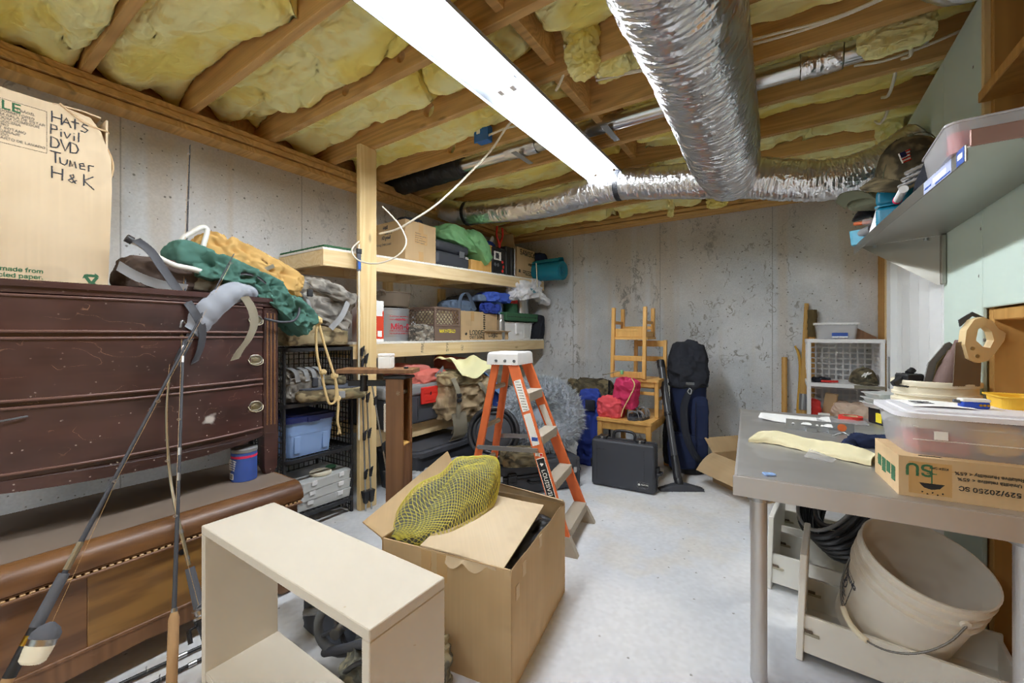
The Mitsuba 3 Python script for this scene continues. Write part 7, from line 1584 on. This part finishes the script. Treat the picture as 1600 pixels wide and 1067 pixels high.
def lip(a, b, z0, z1, off, m, nm, **k): p, q = np.array([.378, 1.52]) - e * a, np.array([.378, 1.52]) - e * b; nrm = np.array([-1, -.055]); return S(nm, beam((*(p + nrm * off), (z0 + z1) / 2), (*(q + nrm * off), (z0 + z1) / 2), .0008, z1 - z0, (0, 0, 1), 0), m, t, **k)
lip(.004, .05, SZ - .036, SZ + .004, .0036, 'label_blue', 'label_sticker', label='blue and white sticker'); lip(.012, .042, SZ - .022, SZ - .008, .0042, 'label_white', 'label_sticker')
lip(.085, .30, SZ - .036, SZ + .002, .0036, 'sticker_pale', 'label_sticker', label='pale blue sticker'); lip(.12, .22, SZ - .026, SZ - .010, .0042, 'label_white', 'label_sticker')
lip(.09, .20, SZ - .034, SZ - .029, .0042, 'label_blue', 'label_sticker'); lip(.235, .29, SZ - .026, SZ - .02, .0042, 'label_blue', 'label_sticker')
def orow(name, label, catn): return thing(name, label, catn)
t = thing('clear_parts_box', 'shallow clear plastic box with red contents at the near end of the steel wall shelf', 'storage box')
with at(.478, 1.69, SZ + .034 * 0 + .001, yaw=-2): S('tub', tray(.25, .30, .072, .003, .025, .93, .004), 'frosted', t); S('lid', rprism(-.128, .128, -.153, .153, .072, .078, .03), 'frosted', t)
for k, (x, y, m, lab) in enumerate(((.385, 1.575, 'red', 'round red spool inside the clear parts box'), (.47, 1.575, 'iron', 'round dark spool inside the clear parts box'), (.55, 1.575, 'strap', 'round tan spool inside the clear parts box'))):
    t = thing('thread_spool', lab, 'spool', 'spools in the clear parts box')
    with at(x, y + .02, SZ + .006): S('spool', lathe([(0, 0), (.024, 0), (.026, .004), (.026, .05), (.024, .054), (0, .054)], 20), m, t)
t = thing('camo_flag_hat', 'camouflage baseball hat with a small striped flag patch on the steel wall shelf', 'hat')
X_ = np.array([-.78, -.42, -.42]); X_ /= np.linalg.norm(X_); Z_ = np.array([-.10, -.62, .75]); Z_ -= X_ * (Z_ @ X_); Z_ /= np.linalg.norm(Z_)
M = np.eye(4); M[:3, 0], M[:3, 1], M[:3, 2], M[:3, 3] = X_ * 1.18, np.cross(Z_, X_) * 1.18, Z_ * 1.18, (.425, 2.36, 1.915)
ball_cap(t, CAMO_DARK, 8, M)
with facing(.394, 2.236, 1.932):
    with at(0, 0, 0, pitch=-24, roll=0):
        f = S('flag_patch', box(-.030, .030, -.002, .004, -.021, .021, 0), 'label_white', t, label='small striped flag patch')
        for k in range(4): S('flag_stripe', box(-.030, .030, -.003, -.002, -.021 + .012 * k, -.0155 + .012 * k, 0), 'red', f)
        S('flag_canton', box(-.030, -.006, -.0036, -.003, .0, .021, 0), 'tote_lid', f)
t = thing('olive_hat', 'olive hat with a curled brim at the far end of the steel wall shelf', 'hat')
with at(.37, 2.78, 1.87, yaw=40): S('crown', soft(.20, .18, .09, .8, .02, 9, 171, 4, .15), 'olive', t, smooth=True); S('brim', ribbon([(-.09, -.08, .02), (-.13, -.05, .045), (-.15, .02, .05), (-.12, .08, .03)], .07, (.8, .1, -.4), .005), 'olive', t, smooth=True)
def teal_case(label, x, y, z, yaw, sx, sy, sz):
    t = thing('teal_tool_case', label, 'case', 'teal cases on the wall shelf')
    with at(x, y, z, yaw):
        S('case_base', rbox(-sx / 2, sx / 2, -sy / 2, sy / 2, 0, sz * .55, .018, 4), 'teal_case', t); S('case_lid', rbox(-sx / 2, sx / 2, -sy / 2, sy / 2, sz * .58, sz, .018, 4), 'teal_case', t); S('seam', rprism(-sx / 2 - .004, sx / 2 + .004, -sy / 2 - .004, sy / 2 + .004, sz * .54, sz * .59, .02), 'teal_case', t)
teal_case('teal plastic tool case lying under the hats on the steel wall shelf', .475, 2.60, SZ + .001, -14, .22, .36, .165)
t = thing('pale_blue_tray', 'pale blue tray edge sticking out at the far end of the steel wall shelf', 'tray')
with at(.36, 2.87, SZ + .001, yaw=-20): S('tray', tray(.16, .10, .075, .004, .02, .92), 'sky_plastic', t)
t = thing('black_funnel', 'black plastic funnel hanging over the far end of the steel wall shelf', 'funnel')
M = trimesh.geometry.align_vectors([0, 0, 1], np.array([-.75, .1, .55])); M[:3, 3] = (.375, 2.88, 1.86)
S('cone', tm(lathe([(.012, -.06), (.016, -.06), (.02, 0), (.07, .05), (.072, .058), (.066, .055), (.016, .004), (.012, -.06)], 26), M), 'black', t)
t = thing('putty_knife', 'orange handled putty knife in a clear pack on the steel wall shelf', 'tool')
with at(.335, 2.84, 1.80, yaw=-30, pitch=6): S('handle', rbox(-.05, .03, -.012, .012, 0, .018, .006), 'orange', t); S('pack', box(.0, .13, -.035, .035, -.003, .022, .002), 'frosted', t); S('card', box(.03, .125, -.033, .033, .001, .004, 0), 'midgrey', t)
t = thing('grey_pipe_piece', 'short grey pipe piece at the far front corner of the steel wall shelf', 'pipe')
S('pipe', tube([(.318, 2.86, SZ + .055), (.36, 2.80, SZ + .065)], .024, 20), 'grey', t); S('pipe_bore', tube([(.3165, 2.862, SZ + .0548), (.319, 2.859, SZ + .055)], .018, 20), 'black', t)
t = thing('white_leaflet', 'white leaflet leaning on the teal case at the front of the steel wall shelf', 'paper')
S('sheet', sheet(np.array([[(.335 + .035 * v, 2.73 - .22 * u, SZ + .02 + .15 * v) for v in np.linspace(0, 1, 4)] for u in np.linspace(0, 1, 4)]), .0015), 'paper', t)
t = thing('brown_paper_slip', 'red and grey printed packet lying on the lip of the steel wall shelf', 'packet')
S('packet', sheet(np.array([[(.345 + .03 * v, 2.76 - .12 * u, SZ + .008 + .10 * v) for v in np.linspace(0, 1, 3)] for u in np.linspace(0, 1, 3)]), .002), 'red_orange', t)
for k in range(3):
    t = thing('ribbed_bolt', ('lowest silver ribbed bolt lying by the flag hat on the steel wall shelf', 'middle silver ribbed bolt lying by the flag hat on the steel wall shelf', 'topmost silver ribbed bolt lying by the flag hat on the steel wall shelf')[k], 'bolt', 'silver ribbed bolts on the wall shelf')
    S('rod', tube([(.352 + .006 * k + .0055 * i, 2.14 - .006 * i - .02 * k, SZ + .085 + .018 * k + .001 * i) for i in range(22)], [.008 + .002 * (i % 2) for i in range(22)], 10), 'silver', t)
t = thing('black_tool_bag', 'black tool bag behind the silver bolts on the steel wall shelf', 'bag')
with at(.49, 2.06, SZ + .001, yaw=90): S('bag_body', soft(.26, .2, .16, .5, .03, 8, 173, 4, .08), 'fab_black', t, smooth=True)
t = thing('white_tube_box', 'pink and white tube lying in front of the silver bolts on the steel wall shelf', 'tube')
S('tube', tube([(.352, 2.06, SZ + .055), (.365, 2.24, SZ + .062)], .014, 14), 'white_plastic', t); S('pink_end', tube([(.364, 2.23, SZ + .0617), (.3657, 2.25, SZ + .0623)], .0155, 14), 'pink', t)
